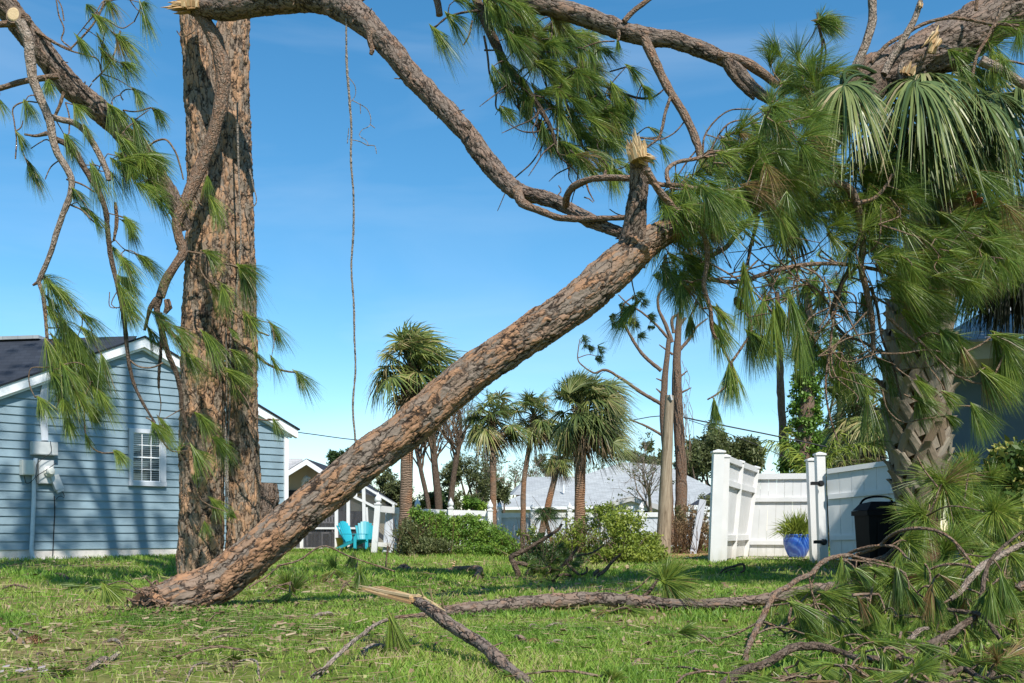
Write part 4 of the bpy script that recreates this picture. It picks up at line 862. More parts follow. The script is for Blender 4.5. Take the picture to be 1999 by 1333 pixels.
for k in range(56):      # windswept right side and upright tuft
    if k < 38: hub = Cn + [rng.uniform(-.1, .38), rng.normal(0, .35), rng.uniform(-.75, .45)]; fan(g, hub, (1, rng.normal(0, .3), rng.uniform(-.7, .5)), (0, -1, .6), rng.uniform(.35, .52), 30, 1.4, .45, .022, rng.uniform(.3, .95), (.3, 0, -.1), sec=4)
    else: hub = P(1118, 758, 19.5) + [rng.normal(0, .14), rng.normal(0, .25), rng.uniform(-.3, .05)]; fan(g, hub, (rng.normal(.1, .25), rng.normal(0, .3), 1), (.3, -1, 0), .42, 26, 1.0, .12, .02, rng.uniform(.1, .6), (.25, 0, 0), sec=4)
g.build('windswept_fronds', M['frond_wind'], pt)
palm('small dark palm with feathery leaves in front of the white fence', (1063, 1003), (1085, 1072), 17.2, 32, 8, 26, (.3, 0, -.1), 'leaf_dark', 0, 24, elev=(-30, 50), group=None, name='small_palm')
palm('shaded palm behind the white gate, left of the big palm trunk', (1690, 800), (1688, 1080), 20, 100, 22, 34, (-.1, 0, 0), 'frond', 6, group='palms behind the white gate')
palm('yellowish palm crown peeping between gate and ivy clad trunk', (1655, 905), (1655, 1080), 19.2, 60, 16, 20, (.0, 0, 0), 'frond_wind', 2, group='palms behind the white gate')
palm('far palm seen low behind the fallen branches, right of the ivy trunk', (1640, 700), (1640, 1060), 30, 60, 14, 26, (.1, 0, 0), 'frond', 5, group='palms behind the white gate')

# feather palm behind the white fence
t = thing('areca_palm', 'feathery green palm arching over the white fence behind the pot', 'palm tree', P(1600, 1080, 18.6) * [1, 1, 0])
for l in ([(1590, 1010), (1588, 930), (1570, 895), (1530, 865), (1497, 858)], [(1592, 1010), (1600, 930), (1620, 890), (1665, 868), (1710, 862)], [(1592, 1010), (1575, 940), (1552, 890), (1538, 850), (1540, 835)], [(1594, 1010), (1640, 930), (1690, 905), (1720, 915)], [(1592, 1010), (1600, 930), (1612, 880), (1640, 845)]):
    pp = path(l, 18.6); g = G(); c, r = g.tube(pp, [.018, .015, .012, .008, .004][:len(pp)], 5, .05)
    for i in range(len(c) // 3, len(c)):
        for s in (-1, 1):
            for _ in range(2):
                d = nrm(np.array([rng.normal(0, .3) + .5 * s, s * .5, -.65 + rng.normal(0, .3)]) + nrm(c[i] - c[i - 1]) * .7); L = rng.uniform(.2, .38); w_ = nrm(np.cross(d, rng.normal(0, 1, 3))) * .009; p = c[i]; m_ = p + d * L * .5; e = p + d * L - [0, 0, L * .3]
                g.add([p - w_, p + w_, m_ + w_, m_ - w_, e], q=[(0, 1, 2, 3)], t=[(3, 2, 4)], A=(rng.uniform(.3, .9), 0, 0))
    g.build('frond', M['leaf_yellow'], t)

# ------------------------------------------------------------------ snapped pines, bare trees, leafy masses
def tree_trunks(name, label, specs, Y, mat='limb_dark', group=None, cat='tree', base=None):
    b = P(specs[0][0][-1][0], 1050, Y) * [1, 1, 0] if base is None else base; t = thing(name, label, cat, b, group); out = []
    for l, w_ in specs:
        g = G(); pp = path(l, Y); 
        if l[-1][1] > 1030 and len(w_) < 4: pp[-1][2] = -.02
        out.append(g.tube(pp, wr(w_, pp), 10, max(.05, .01 * Y / 2), lump=.22, seed=int(rng.integers(90)))); g.build('trunk', M[mat], t, smooth=True)
    return t, out
def z5(l): return [(1000 + x / 3.332, 500 + y / 3.332) for x, y in l]
YP = 22.0
t, out = tree_trunks('snapped_pine', 'tall snapped pine with twin bare trunks and stubby limbs behind the pole', [([(1327, 610), (1322, 680), (1321, 740), (1325, 830), (1330, 930), (1326, 1064)], (10, 18, 21, 24)), ([(1306, 660), (1298, 740), (1295, 800), (1302, 900), (1308, 1064)], (9, 14, 16, 20))], YP, 'limb')
pn = Pine(t, 'twig', 'leaf_dark')
for c, r in out: pn.skel(c[:len(c) // 2])
for l, w_ in ((z5([(1040, 560), (1000, 450), (950, 330), (950, 260), (1000, 190)]), (9, 3)), (z5([(970, 745), (850, 640), (760, 500), (710, 390), (720, 320), (790, 260)]), (8, 2.5)), (z5([(1020, 540), (930, 440), (850, 370), (740, 300), (690, 250)]), (6, 2)),
              (z5([(985, 970), (830, 880), (700, 790), (590, 740), (540, 760), (485, 735)]), (8, 3)), (z5([(985, 1170), (880, 1110), (760, 1060)]), (6, 3)), (z5([(1080, 620), (1150, 540), (1200, 460), (1270, 405)]), (8, 2.5)),
              (z5([(1075, 480), (1110, 420), (1130, 400)]), (9, 4)), (z5([(1085, 790), (1140, 745)]), (5, 2)), (z5([(1095, 890), (1165, 855)]), (5, 2)), (z5([(1045, 640), (955, 575)]), (5, 2)), (z5([(975, 810), (935, 795)]), (4, 2)), (z5([(970, 890), (935, 860)]), (5, 2)), (z5([(1050, 500), (1045, 400), (1070, 380)]), (7, 5)),
              (z5([(485, 735), (430, 680), (430, 600), (440, 540)]), (3, 1.5)), (z5([(430, 660), (500, 640), (550, 650)]), (2, 1.2))): pn.branch(l, YP, w_, 'limb', 7)
for (x, y) in ((645, 390), (660, 440), (700, 320), (735, 350), (790, 270), (800, 440), (830, 520), (760, 420), (880, 460), (850, 300), (470, 540), (500, 590), (570, 610), (545, 660), (480, 580), (900, 390), (930, 130), (1000, 180), (820, 250), (700, 430), (980, 170)):
    X_, Y_ = 1000 + x / 3.332, 500 + y / 3.332
    for q in range(3): b, d, L = px_tuft(X_ + rng.normal(0, 3), Y_ + rng.normal(0, 3), X_ + 9 + rng.normal(0, 4), Y_ + 5 + rng.normal(0, 4), YP); pn.add(b, d, L * 1.25, 46, .9, .1, None, link=(q == 0), wid=.009)
pn.finish()
g = G()
for k in range(26): x = rng.uniform(1325, 1345); y = rng.uniform(700, 860); pp = path([(x, y), (x + rng.normal(4, 4), y + 25), (x + rng.normal(4, 5), y + 60)], YP - .25); g.tube(pp, [.008, .006, .004], 3, .2)
g.build('hanging_vines', M['twig'], t)
t, out = tree_trunks('slender_pine', 'slender bare pine trunk rising behind the white fence, left of the ivy', [([(1517, 570), (1522, 660), (1523, 740), (1528, 840), (1533, 1060)], (9, 13, 15, 17))], 24, 'limb')
pn = Pine(t, 'twig', 'needle'); pn.skel(out[0][0][:len(out[0][0]) // 2])
for k in range(46): x, y = rng.normal(1515, 30), rng.normal(575, 36) if k > 12 else rng.normal(690, 6); x = x + (30 if k <= 12 else 0); b, d, L = px_tuft(x, y, x + rng.normal(0, 10), y + rng.normal(2, 8), 24); pn.add(b, d, .32, 50, .9, .1, wid=.010)
pn.finish()
t, out = tree_trunks('ivy_clad_trunk', 'thick trunk wrapped in dense green ivy beside the slender pine', [([(1575, 560), (1580, 640), (1578, 720), (1572, 820), (1568, 1060)], (14, 22, 30, 36))], 23, 'limb')
g = G(); leafcloud(g, [(P(1577 - k * .6, 690 + k * 11, 23), (.30 + .01 * k, .3, .22)) for k in range(24)], 15000, .085, 1.0, (.05, .75)); g.build('ivy', M['leaf_bright'], t)
pn = Pine(t, 'twig', 'needle'); pn.skel(out[0][0][:30])
for l in ([(1578, 640), (1560, 590), (1555, 540)], [(1580, 620), (1605, 580), (1610, 540)], [(1578, 660), (1548, 600), (1520, 560)], [(1580, 690), (1600, 650), (1630, 620)]): pn.branch(l, 23, (7, 3), 'limb', 6)
for k in range(60): x, y = rng.normal(1590, 50), rng.normal(560, 45); b, d, L = px_tuft(x, y, x + rng.normal(0, 10), y + rng.normal(2, 8), rng.uniform(22.5, 23.5)); pn.add(b, d, .32, 46, .9, .1, wid=.010)
pn.finish()

def bare_tree(x, yb, Y, hpx, label, lean=0, r=None, depth=4, mat='limb_grey', kids=3, leaf=0, up=.18, name='bare_tree', spread=.5, lmat='leaf_olive', group=None):
    b = P(x, yb, Y); b[2] = 0; hgt = hpx / F * Y; t = thing(name, label, 'tree', b, group); g = G(); ends = []
    bare(g, b, (lean, 0, 1), hgt * .5, r or hgt * .02, depth, 0, up, spread, kids, 6, ends); g.build('branches', M[mat], t, smooth=True)
    if leaf:
        g = G(); e = np.array(ends); cl = [(q, hgt * .05) for q in e[rng.choice(len(e), min(len(e), 60), replace=False)]]; leafcloud(g, cl, leaf, hgt * .022, 1.0); g.build('leaves', M[lmat], t)
    return t
for a in (((810, 862), (822, 920), (836, 985), (840, 1060), 9, 'crooked dark bare trunk directly right of the shaggy palm'), ((843, 845), (850, 920), (856, 985), (858, 1060), 15, 'thickest bare dark trunk between the shaggy palm and slim palm'), ((902, 845), (892, 890), (883, 950), (876, 1060), 11, 'bare dark trunk leaning right, left of the slim palm')):
    t, out = tree_trunks('bare_tree', a[5], [(list(a[:4]), (a[4] * .85, a[4], a[4] * 1.1))], 30, 'limb_dark', 'storm stripped bare trees behind the palms'); g = G()
    c = out[0][0]
    for k in range(16): bare(g, c[int(rng.integers(0, len(c) // 3))], (rng.normal(0, .45), rng.normal(0, .4), 1), rng.uniform(.7, 1.3), .03, 3, 0, .25, .4, 3, 4)
    g.build('branches', M['twig'], t)
bare_tree(1095, 1050, 64, 200, 'pale twiggy bare tree between the slanting palm and the roof', 0, None, 5, 'limb_grey', 3)
bare_tree(925, 1050, 36, 210, 'grey twiggy bare tree behind the slim palms', .1, None, 5, 'limb_grey', 3, 900)
bare_tree(1280, 1050, 48, 230, 'grey bare tree behind the roof, left of the snapped pines', .1, None, 5, 'limb_grey', 3, 500)
bare_tree(1245, 1050, 60, 180, 'small far bare tree above the grey roof ridge', -.1, None, 5, 'limb_grey', 3, 1200)
bare_tree(1500, 1050, 30, 260, 'pale leafless tree beside the slender pine trunk', .0, None, 5, 'limb_grey', 3)
bare_tree(985, 1050, 64, 180, 'bare greyish tree left of the grey roof', .2, None, 5, 'limb_grey', 3, 700)
bare_tree(745, 1050, 38, 170, 'thin bare tree beside the porch, behind the leaning trunk', .1, None, 5, 'limb_grey', 3, 900)
def leafy(label, cx, cy, rx, ry, Y, n, size, mat='leaf_olive', tone=(0, 1), name='leafy_tree', cat='tree', blobs=9, group=None, trunk=True, ground=False):
    b = P(cx, 1045, Y); b[2] = 0; t = thing(name, label, cat, b, group); cl = []; g = G(); bg_ = G()
    for k in range(blobs):
        a = rng.random() * 6.28; q = math.sqrt(rng.random()) * .75; x, y = cx + math.cos(a) * q * rx, cy + math.sin(a) * q * ry; rr = rng.uniform(.28, .48); c_ = P(x, y, Y + rng.normal(0, .3) * rx / F * Y); cl.append((c_, (rr * rx / F * Y, rr * rx / F * Y, rr * ry * 1.1 / F * Y)))
        if trunk: bg_.tube([b + [0, 0, 0], (b + c_) / 2 + rng.normal(0, .1, 3) * [1, 1, 0] * c_[2], c_], [.02 * c_[2] + .03, .012 * c_[2] + .02, .012], 6, .3, lump=.2); 
    leafcloud(g, cl, n, size); 
    if trunk: bg_.build('trunk', M['limb_dark'], t)
    g.build('crown', M[mat], t); return t
leafy('rounded olive green tree mass right of the snapped pines', 1372, 900, 62, 62, 62, 15000, .30, 'leaf_olive', blobs=14)
leafy('taller olive tree crown rising behind the left white fence post', 1425, 893, 62, 52, 64, 13000, .30, 'leaf_olive', blobs=12)
leafy('small round olive tree at the end of the far tree line', 1466, 915, 26, 34, 66, 5000, .30, 'leaf_olive', blobs=7)
leafy('low green tree beneath the overhead wire left of the leaning trunk', 668, 900, 34, 26, 40, 2600, .16, 'leaf_dark', blobs=8)
leafy('brownish green brush tree behind the porch roof', 765, 965, 50, 48, 36, 9000, .12, 'leaf_olive', blobs=10)
leafy('vine hung brown green brush between the bare trunks', 900, 950, 62, 55, 34, 11000, .10, 'leaf_olive', blobs=12)
leafy('dense green undergrowth tree below the bare trunks', 850, 985, 70, 24, 31, 7000, .10, 'leaf_dark', blobs=10)
leafy('tangled brown green tree right of the slim palm', 962, 945, 34, 55, 38, 7000, .12, 'leaf_olive', blobs=9)
leafy('bright green young palm like shrub over the low fence', 925, 985, 26, 12, 25, 1600, .12, 'leaf_bright', blobs=5, name='green_shrub', cat='shrub')
leafy('small tree showing beneath the bushy palm crown', 1075, 905, 30, 30, 66, 2600, .24, 'leaf_olive', blobs=7)
leafy('low olive tree above the grey roof, right of the bushy palm', 1235, 890, 30, 16, 66, 2200, .26, 'leaf_olive', blobs=6)
leafy('leafy tree between the roof ridge and the pole', 1272, 890, 30, 38, 60, 3000, .26, 'leaf_olive', blobs=7)
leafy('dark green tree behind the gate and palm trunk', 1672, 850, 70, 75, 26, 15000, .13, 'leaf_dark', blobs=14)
leafy('olive yellow tree filling the gap left of the big palm', 1700, 830, 40, 60, 24, 8000, .10, 'leaf_yellow', blobs=10)
leafy('leafy green tree behind the ivy trunk base', 1612, 880, 50, 46, 27, 8000, .12, 'leaf_bright', blobs=9)
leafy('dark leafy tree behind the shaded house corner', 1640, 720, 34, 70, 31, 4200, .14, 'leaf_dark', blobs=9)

# shrubs on the lawn
def shrub(label, blobs, Y, n, size, mat, tone=(0, 1), name='shrub', twig=0, cat='shrub', tl=.5, tmat='leaf_dry'):
    b = P(blobs[0][0], 1080, Y); b[2] = 0; t = thing(name, label, cat, b); g = G(); leafcloud(g, [(P(x, y, Y + dy), (rx / F * Y, dd, ry / F * Y)) for x, y, rx, ry, dy, dd in blobs], n, size, .8, tone); g.build('leaves', M[mat], t)
    if twig:
        g = G()
        for k in range(twig):
            x, y, rx, ry, dy, dd = blobs[int(rng.integers(len(blobs)))]; p = P(x + rng.normal(0, rx * .5), 1080, Y + rng.normal(0, dd * .5)); p[2] = 0; d = nrm(np.array([rng.normal(0, .5), rng.normal(-.2, .4), 1])); q = p + d * tl * rng.uniform(.5, 1.3); g.tube([p, (p + q) / 2 + rng.normal(0, .05, 3), q + rng.normal(0, .08, 3)], [.007, .005, .002], 4, .1, cap=False)
        g.build('stems', M[tmat], t)
    return t
shrub('dense mound of green vines spilling over the low white fence', [(850, 1040, 52, 36, 0, .5), (905, 1045, 60, 32, .1, .5), (960, 1055, 46, 28, 0, .45), (998, 1068, 24, 17, 0, .3), (815, 1010, 20, 22, .1, .3), (838, 1012, 16, 14, .1, .3), (880, 1022, 30, 16, .2, .4), (918, 1016, 22, 12, .2, .3), (945, 1030, 26, 15, .1, .3), (808, 996, 9, 12, .1, .2), (975, 1046, 20, 12, 0, .2), (862, 1010, 12, 10, .1, .2), (930, 1072, 60, 16, -.4, .3)], 19.6, 26000, .055, 'leaf_bright', (.05, 1), 'vine_mound', 60)
shrub('dry brown stalks and vines at the left end of the green mound', [(795, 1050, 30, 34, -.3, .4), (830, 1062, 40, 24, -.5, .4), (800, 1030, 20, 24, -.1, .3), (860, 1066, 40, 16, -.5, .3)], 19.4, 6500, .05, 'leaf_olive', (.2, 1), 'dry_shrub', 190, tl=.75)
shrub('airy yellow green shrub with fine leaves right of the bushy palm', [(1235, 1050, 44, 48, 0, .5), (1205, 1030, 32, 40, 0, .4), (1268, 1065, 34, 34, 0, .4), (1240, 1085, 62, 26, -.3, .5), (1180, 1080, 38, 26, 0, .4)], 14.6, 11000, .05, 'leaf_yellow', (.15, 1), 'airy_shrub', 60, tmat='twig')
shrub('thin leggy green shrub around the foot of the bushy palm', [(1170, 1020, 34, 40, 0, .4), (1140, 1070, 60, 38, 0, .5), (1085, 1075, 42, 34, 0, .4), (1110, 1040, 34, 30, 0, .4), (1180, 1000, 22, 22, 0, .3), (1030, 1050, 22, 26, 0, .3), (1210, 1010, 26, 26, 0, .3)], 15.6, 7500, .05, 'leaf_yellow', (.0, .8), 'leggy_shrub', 70, tmat='twig', tl=.8)
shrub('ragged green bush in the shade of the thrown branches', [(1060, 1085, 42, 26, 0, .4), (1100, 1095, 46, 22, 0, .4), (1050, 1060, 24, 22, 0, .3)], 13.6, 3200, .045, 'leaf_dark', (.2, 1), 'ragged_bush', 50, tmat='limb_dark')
shrub('dry pinkish brown bush on the mulch behind the pole', [(1335, 1040, 24, 40, 0, .4), (1365, 1050, 22, 40, 0, .4), (1350, 1010, 22, 30, .2, .3), (1340, 1078, 34, 14, 0, .4)], 19.8, 3200, .05, 'leaf_dry', (.2, 1), 'dry_bush', 120, tl=1.0)
shrub('small green weedy bush against the fallen fence panel', [(1372, 990, 14, 26, 0, .3), (1330, 1000, 14, 26, 0, .3), (1378, 1040, 10, 30, 0, .3)], 20.2, 1500, .06, 'leaf_olive', (.1, 1), 'weedy_bush', 20)
shrub('variegated cream and green shrub under the shaded house wall', [(1940, 930, 58, 60, 0, .45), (1985, 900, 40, 50, 0, .4), (1960, 1000, 60, 60, 0, .45), (1915, 990, 30, 40, 0, .3), (2030, 960, 50, 90, 0, .5), (1950, 1060, 70, 40, 0, .4)], 9.4, 9000, .085, 'leaf_var', (0, 1), 'variegated_shrub', 40, tmat='limb')
shrub('low weeds and grass tufts along the porch edge', [(640, 1076, 60, 6, 0, .3), (590, 1078, 40, 6, 0, .3), (700, 1078, 30, 6, 0, .3)], 23.5, 2600, .06, 'leaf_bright', (.2, 1), 'low_weeds', 0)

# ------------------------------------------------------------------ big palm on the right
YB_ = 9.3
bp = thing('big_cabbage_palm', 'big cabbage palm with criss crossed boot trunk crushed by the pine, right side', 'palm tree', P(1795, 1140, YB_) * [1, 1, 0])
def taxis(z):   # trunk axis by height
    zs = [-.05, .4, 1.0, 1.9, 2.6, 3.2, 3.9, 4.6]; px = [1800, 1800, 1795, 1790, 1796, 1820, 1848, 1862]; X_ = np.interp(z, zs, [(q - CX) / F * YB_ for q in px]); return np.array([X_, YB_, z])
def trad(z): return np.interp(z, [0, .5, .75, 1.2, 1.9, 2.6, 3.4, 4.3], [.17, .16, .17, .225, .265, .24, .20, .20])
g = G(); zs = np.linspace(-.05, 4.4, 24); g.tube([taxis(z) for z in zs], [trad(z) for z in zs], 20, .06, lump=.1); g.build('trunk_core', M['fibre'], bp, smooth=True)
g = G()
def strap(z0, a0, z1, a1, out0, out1, w0, w1, A):
    pts = []; m = 6
    for t in np.linspace(0, 1, m):
        z = z0 + (z1 - z0) * t; a = a0 + (a1 - a0) * t; r = trad(z) * .98 + out0 + (out1 - out0) * t ** 1.5; n_ = np.array([math.cos(a), math.sin(a), 0]); c = taxis(z) + n_ * r; tg = np.array([-math.sin(a) * (1), math.cos(a), 0]); d = nrm(tg * (a1 - a0) * trad(z) + UP * (z1 - z0)); s_ = nrm(np.cross(n_, d)); w_ = w0 + (w1 - w0) * t
        h_ = .012; pts.append([c - s_ * w_ / 2, c - s_ * w_ * .28 + n_ * h_, c + s_ * w_ * .28 + n_ * h_, c + s_ * w_ / 2, c + s_ * w_ / 2 - n_ * .025, c - s_ * w_ / 2 - n_ * .025])
    v = np.array(pts).reshape(-1, 3); q = [(i * 6 + j, i * 6 + (j + 1) % 6, (i + 1) * 6 + (j + 1) % 6, (i + 1) * 6 + j) for i in range(m - 1) for j in range(6)]
    e = (m - 1) * 6; q += [(e, e + 1, e + 2, e + 3), (e, e + 3, e + 4, e + 5)]
    off = rng.random() * 9; g.add(v, q=q, A=(A, 0, 0), B=np.array([[off + j * .03, off, z0 + i * .08] for i in range(m) for j in range(6)]))
k = 0; z = .62
while z < 3.9:
    a = k * 2.39996; A = np.clip(rng.normal(.7, .22), 0, 1) if rng.random() > .12 else .1
    H_ = .34; sp_ = .62 + rng.normal(0, .06)
    for s in (-1, 1): strap(z, a + s * sp_, z + H_ * .92, a + s * .05, .012 + .014 * (s > 0), .062, .095, .075, A)
    strap(z + H_ * .80, a, z + H_ * 1.02, a + rng.normal(0, .06), .055, .085 + rng.uniform(0, .03), .09, .06, A)
    k += 1; z += .0225
g.build('boots', M['boots'], bp)
# crown: petioles and fans, every fan its own part
CR = taxis(4.1)
def frond(hub, d, nn, L, nb=44, droop=1.1, ang=2.0, wid=.042, tone=.5, mat='frond_big', root=None, curl=0, wind=(0, 0, 0)):
    st = G(); root = CR + rng.normal(0, .1, 3) if root is None else root; hub = np.array(hub); mid = (root + hub) / 2 + [0, 0, .15]
    L = L * (.60 if mat != 'frond_shade' else 1.0); gf = G(); fan(gf, hub, d, nn, L, int(nb * 1.35), ang, droop * .85, wid * .72, tone, wind, curl, sec=7)
    gf.tube([root, mid, hub, hub + nrm(np.array(d)) * L * .25 - [0, 0, L * .03]], [.02, .016, .011, .004], 6, .08); return gf.build('frond', M[mat], bp)
fr = [((1648, 166), 7.15, (-.35, -.45, -.5), (-.2, -.5, 1), .62, 1.4, .55), ((1655, 172), 7.2, (.25, -.3, -.7), (0, -.8, .6), .6, 1.2, .75), ((1640, 172), 7.3, (-.1, -.2, -.9), (-.4, -.8, .3), .55, .7, .3),
      ((1790, 158), 7.5, (.15, -.6, -.35), (.1, -.4, 1), .95, 1.35, .62), ((1800, 150), 7.7, (.75, -.25, -.1), (.2, -.3, 1), 1.0, 1.0, .75), ((1785, 165), 7.4, (-.45, -.4, -.45), (-.3, -.5, .8), .82, 1.2, .5), ((1800, 165), 7.6, (.5, -.3, -.6), (.3, -.6, .6), .98, .9, .7), ((1812, 175), 7.8, (.35, -.2, -.8), (.3, -.8, .3), .85, .6, .45),
      ((1948, 184), 8.0, (.3, -.4, -.6), (.2, -.6, .8), .8, 1.3, .25), ((1940, 190), 8.3, (.0, -.2, -.8), (-.2, -.8, .3), .75, .9, .2), ((1990, 170), 8.4, (.6, -.2, -.2), (.3, -.4, 1), .8, 1.2, .4), ((1900, 150), 8.6, (.6, .1, .2), (-.2, -.4, 1), .8, 1.0, .7), ((1860, 140), 8.8, (.2, -.1, .5), (0, -.8, .4), .7, 1.2, .6),
      ((2050, 300), 9.0, (.8, -.2, -.3), (.3, -.5, 1), .9, 1.2, .3), ((1960, 280), 9.6, (.4, .5, -.2), (0, 0, 1), .9, 1.2, .3), ((1900, 250), 10.4, (.2, .9, -.2), (0, 0, 1), .9, 1.2, .4), ((1740, 250), 10.3, (-.6, .7, -.2), (0, 0, 1), .8, 1.2, .4), ((1760, 300), 9.0, (-.5, -.3, -.6), (-.3, -.5, .5), .6, .9, .2)]
for k in range(16): fr.append(((rng.uniform(1660, 1990), rng.uniform(170, 300)), rng.uniform(7.6, 8.8), (rng.normal(.25, .5), rng.uniform(-.6, .1), rng.uniform(-.9, .1)), (rng.normal(0, .4), -.5, .8), rng.uniform(.5, .85), rng.uniform(.7, 1.4), rng.uniform(.15, .8)))
for (x, y), Y_, d, nn, L, dr, tn in fr: frond(P(x, y, Y_), d, nn, L, 46, dr, 1.9, .040, tn)
for (x, y), Y_, d, L, m_ in (((1540, 430), 8.6, (.0, -.3, -1), .52, 'frond_big'), ((1548, 436), 8.5, (-.45, -.2, -.9), .5, 'frond_dead'), ((1530, 405), 8.8, (.4, -.2, -.8), .45, 'frond_big'), ((1735, 350), 8.3, (-.1, -.2, -1), .5, 'frond_dead'), ((1750, 330), 8.3, (-.4, -.3, -.8), .5, 'frond_dead'), ((1700, 400), 8.6, (-.1, 0, -1), .45, 'frond_dead')):
    frond(P(x, y, Y_), d, (.2, -1, .2), L, 26, .5, .9, .03, .35, m_)
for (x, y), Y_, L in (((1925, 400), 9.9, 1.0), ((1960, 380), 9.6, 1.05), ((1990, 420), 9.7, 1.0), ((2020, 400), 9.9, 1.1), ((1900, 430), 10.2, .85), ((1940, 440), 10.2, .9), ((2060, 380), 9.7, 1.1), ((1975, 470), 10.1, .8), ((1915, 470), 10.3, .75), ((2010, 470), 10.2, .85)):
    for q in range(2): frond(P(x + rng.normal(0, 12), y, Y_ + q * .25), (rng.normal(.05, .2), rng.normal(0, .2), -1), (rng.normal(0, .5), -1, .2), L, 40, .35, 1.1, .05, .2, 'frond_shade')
palm('unseen cabbage palm added beyond the right edge to shade the gate and bin', (2400, 60), (2400, 1150), 9.3, 350, 110, 40, (0, 0, -.1), 'frond_big', 14, 34, elev=(-60, 50), group=None)  # added out of view so that its crown shades the bin and gate
g = G()
for k in range(46):      # orange fibrous leaf bases under the crown
    a = rng.uniform(-2.9, .2) if k % 4 else rng.random() * 6.28; z = rng.uniform(3.35, 4.2); c = taxis(z); d = np.array([math.cos(a), math.sin(a), rng.uniform(.2, .9)]); b = c + d * .12; e = c + d * rng.uniform(.34, .62); g.bar(b, e, .10, .025, w2=.5, A=(rng.uniform(0, .35), 0, 0))
g.build('leaf_bases', M['boots'], bp)

# ------------------------------------------------------------------ standing twin pine
YS_ = 9.7
sp = thing('standing_pine', 'standing twin trunked pine with flaky bark in front of the blue house', 'pine tree', P(430, 1135, YS_) * [1, 1, 0])
def trunk(par, l, Y, w_, mat, seg, step, bark, seed, name='trunk', lump=.10):
    pts = path([q[:2] for q in l], Y) if not callable(Y) and not isinstance(Y, list) else np.array([P(q[0], q[1], y) for q, y in zip(l, Y)]); rad = np.array([q[2] for q in l]) / 2 * pts[:, 1] / F
    g = G(); c, r = g.tube(pts, rad, seg, step, lump=lump, seed=seed, bark=bark); g.build(name, M[mat], par, smooth=True); return c, r
BK = (.05, .19, .022)
sL = trunk(sp, [(390, 1150, 90), (391, 1090, 86), (394, 950, 84), (396, 780, 82), (399, 600, 82), (408, 450, 84), (404, 320, 76), (394, 200, 66), (385, 100, 56), (381, 0, 56), (376, -120, 56), (372, -260, 52)], 9.66, None, 'bark_stand', 150, .012, BK, 0)
sR = trunk(sp, [(476, 1150, 68), (476, 1090, 66), (476, 950, 62), (472, 780, 60), (468, 600, 60), (460, 470, 72), (452, 340, 76), (449, 230, 76), (453, 130, 64), (456, 50, 60), (457, -80, 62), (460, -260, 60)], 9.82, None, 'bark_stand', 150, .012, BK, 1)
trunk(sp, [(372, -255, 54), (358, -500, 50), (320, -900, 48), (250, -1300, 42), (230, -1700, 36), (240, -2100, 26)], 9.66, None, 'bark_grey', 24, .08, None, 4, 'upper_trunk')
trunk(sp, [(460, -255, 62), (462, -500, 58), (430, -900, 50), (372, -1350, 44), (360, -1800, 38), (370, -2200, 28)], 9.82, None, 'bark_grey', 24, .08, None, 5, 'upper_trunk')
g = G(); g.tube(path([(463, 200), (464, 260), (468, 400), (470, 480), (462, 560), (452, 640), (448, 800), (444, 900), (447, 1010)], 9.42), [.009] * 9, 6, .03, lump=.4); g.tube(path([(487, 330), (494, 360), (498, 400), (480, 410)], 9.45), [.008, .006, .006, .004], 5, .03); g.tube(path([(441, 640), (443, 760), (440, 860), (442, 1000)], 9.38), [.008] * 4, 5, .03, lump=.4); g.build('climbing_stem', M['vine'], sp)
# rotten stump at its right
g = G(); c, r = g.tube(path([(512, 1090), (514, 1010), (517, 968), (518, 943)], 10.25), [.15, .14, .13, .125], 60, .012, lump=.25, seed=3, bark=(.05, .16, .03)); g.build('tree_stump', M['bark_grey'], smooth=True, label='grey broken stump just right of the standing pine trunks', category='stump')
bs = Pine(sp)
bs.skel(sL[0][::4]); bs.skel(sR[0][::4])
# curved broken limb hanging down the front
hb = thing('curved_hanging_limb', 'smooth curved orange limb draped down the front of the standing pine', 'branch', P(400, 50, 9.2)); hp = Pine(hb)
hp.branch([(378, 12, 9.35), (400, 40, 9.15), (424, 85, 9.1), (435, 135, 9.1), (430, 205, 9.1), (416, 265, 9.1), (396, 315, 9.1), (376, 362, 9.05), (356, 408, 9.0), (346, 432, 9.0), (350, 468, 9.0), (358, 488, 9.0), (342, 518, 8.95), (322, 550, 8.95), (313, 580, 8.95)], None, (24, 28, 28, 27, 24, 22, 20, 17, 17, 18), 'limb', 18, .26)
hp.branch([(313, 575), (306, 600), (315, 640), (328, 690), (345, 730), (352, 765), (356, 800), (366, 835)], 8.95, (14, 12, 10, 8, 6), 'limb_dark', 9, .35)
hp.branch([(313, 578), (294, 600), (288, 622), (282, 645)], 8.95, (14, 8, 5), 'limb', 8, .4)
hp.branch([(312, 610), (314, 680), (310, 740), (310, 758)], 8.95, (8, 6, 5), 'limb_dark', 7, .4)
hp.branch([(326, 585), (328, 600), (322, 612)], 8.9, (12, 14, 8), 'limb', 8, .5)
hp.branch([(330, 640), (345, 665), (360, 687)], 8.85, (5, 4, 3), 'twig', 6)
T1 = [(300, 610, 375, 650), (305, 612, 350, 640), (312, 625, 400, 690), (335, 650, 385, 690), (360, 687, 405, 745), (362, 690, 425, 730), (364, 688, 390, 750), (290, 640, 320, 690), (345, 640, 400, 680), (395, 648, 430, 690), (400, 650, 455, 700), (405, 655, 440, 720), (385, 808, 435, 835), (388, 810, 425, 850), (350, 880, 345, 850), (375, 872, 405, 925), (380, 880, 430, 900), (310, 815, 345, 858), (316, 820, 335, 860), (380, 940, 375, 905)]
hp.lst(T1, (8.7, 9.1), n=150, spread=.36, droop=.35)
hp.twigs([(300, 825), (320, 865), (335, 880), (365, 880)], 8.9, (4, 2)); hp.finish()
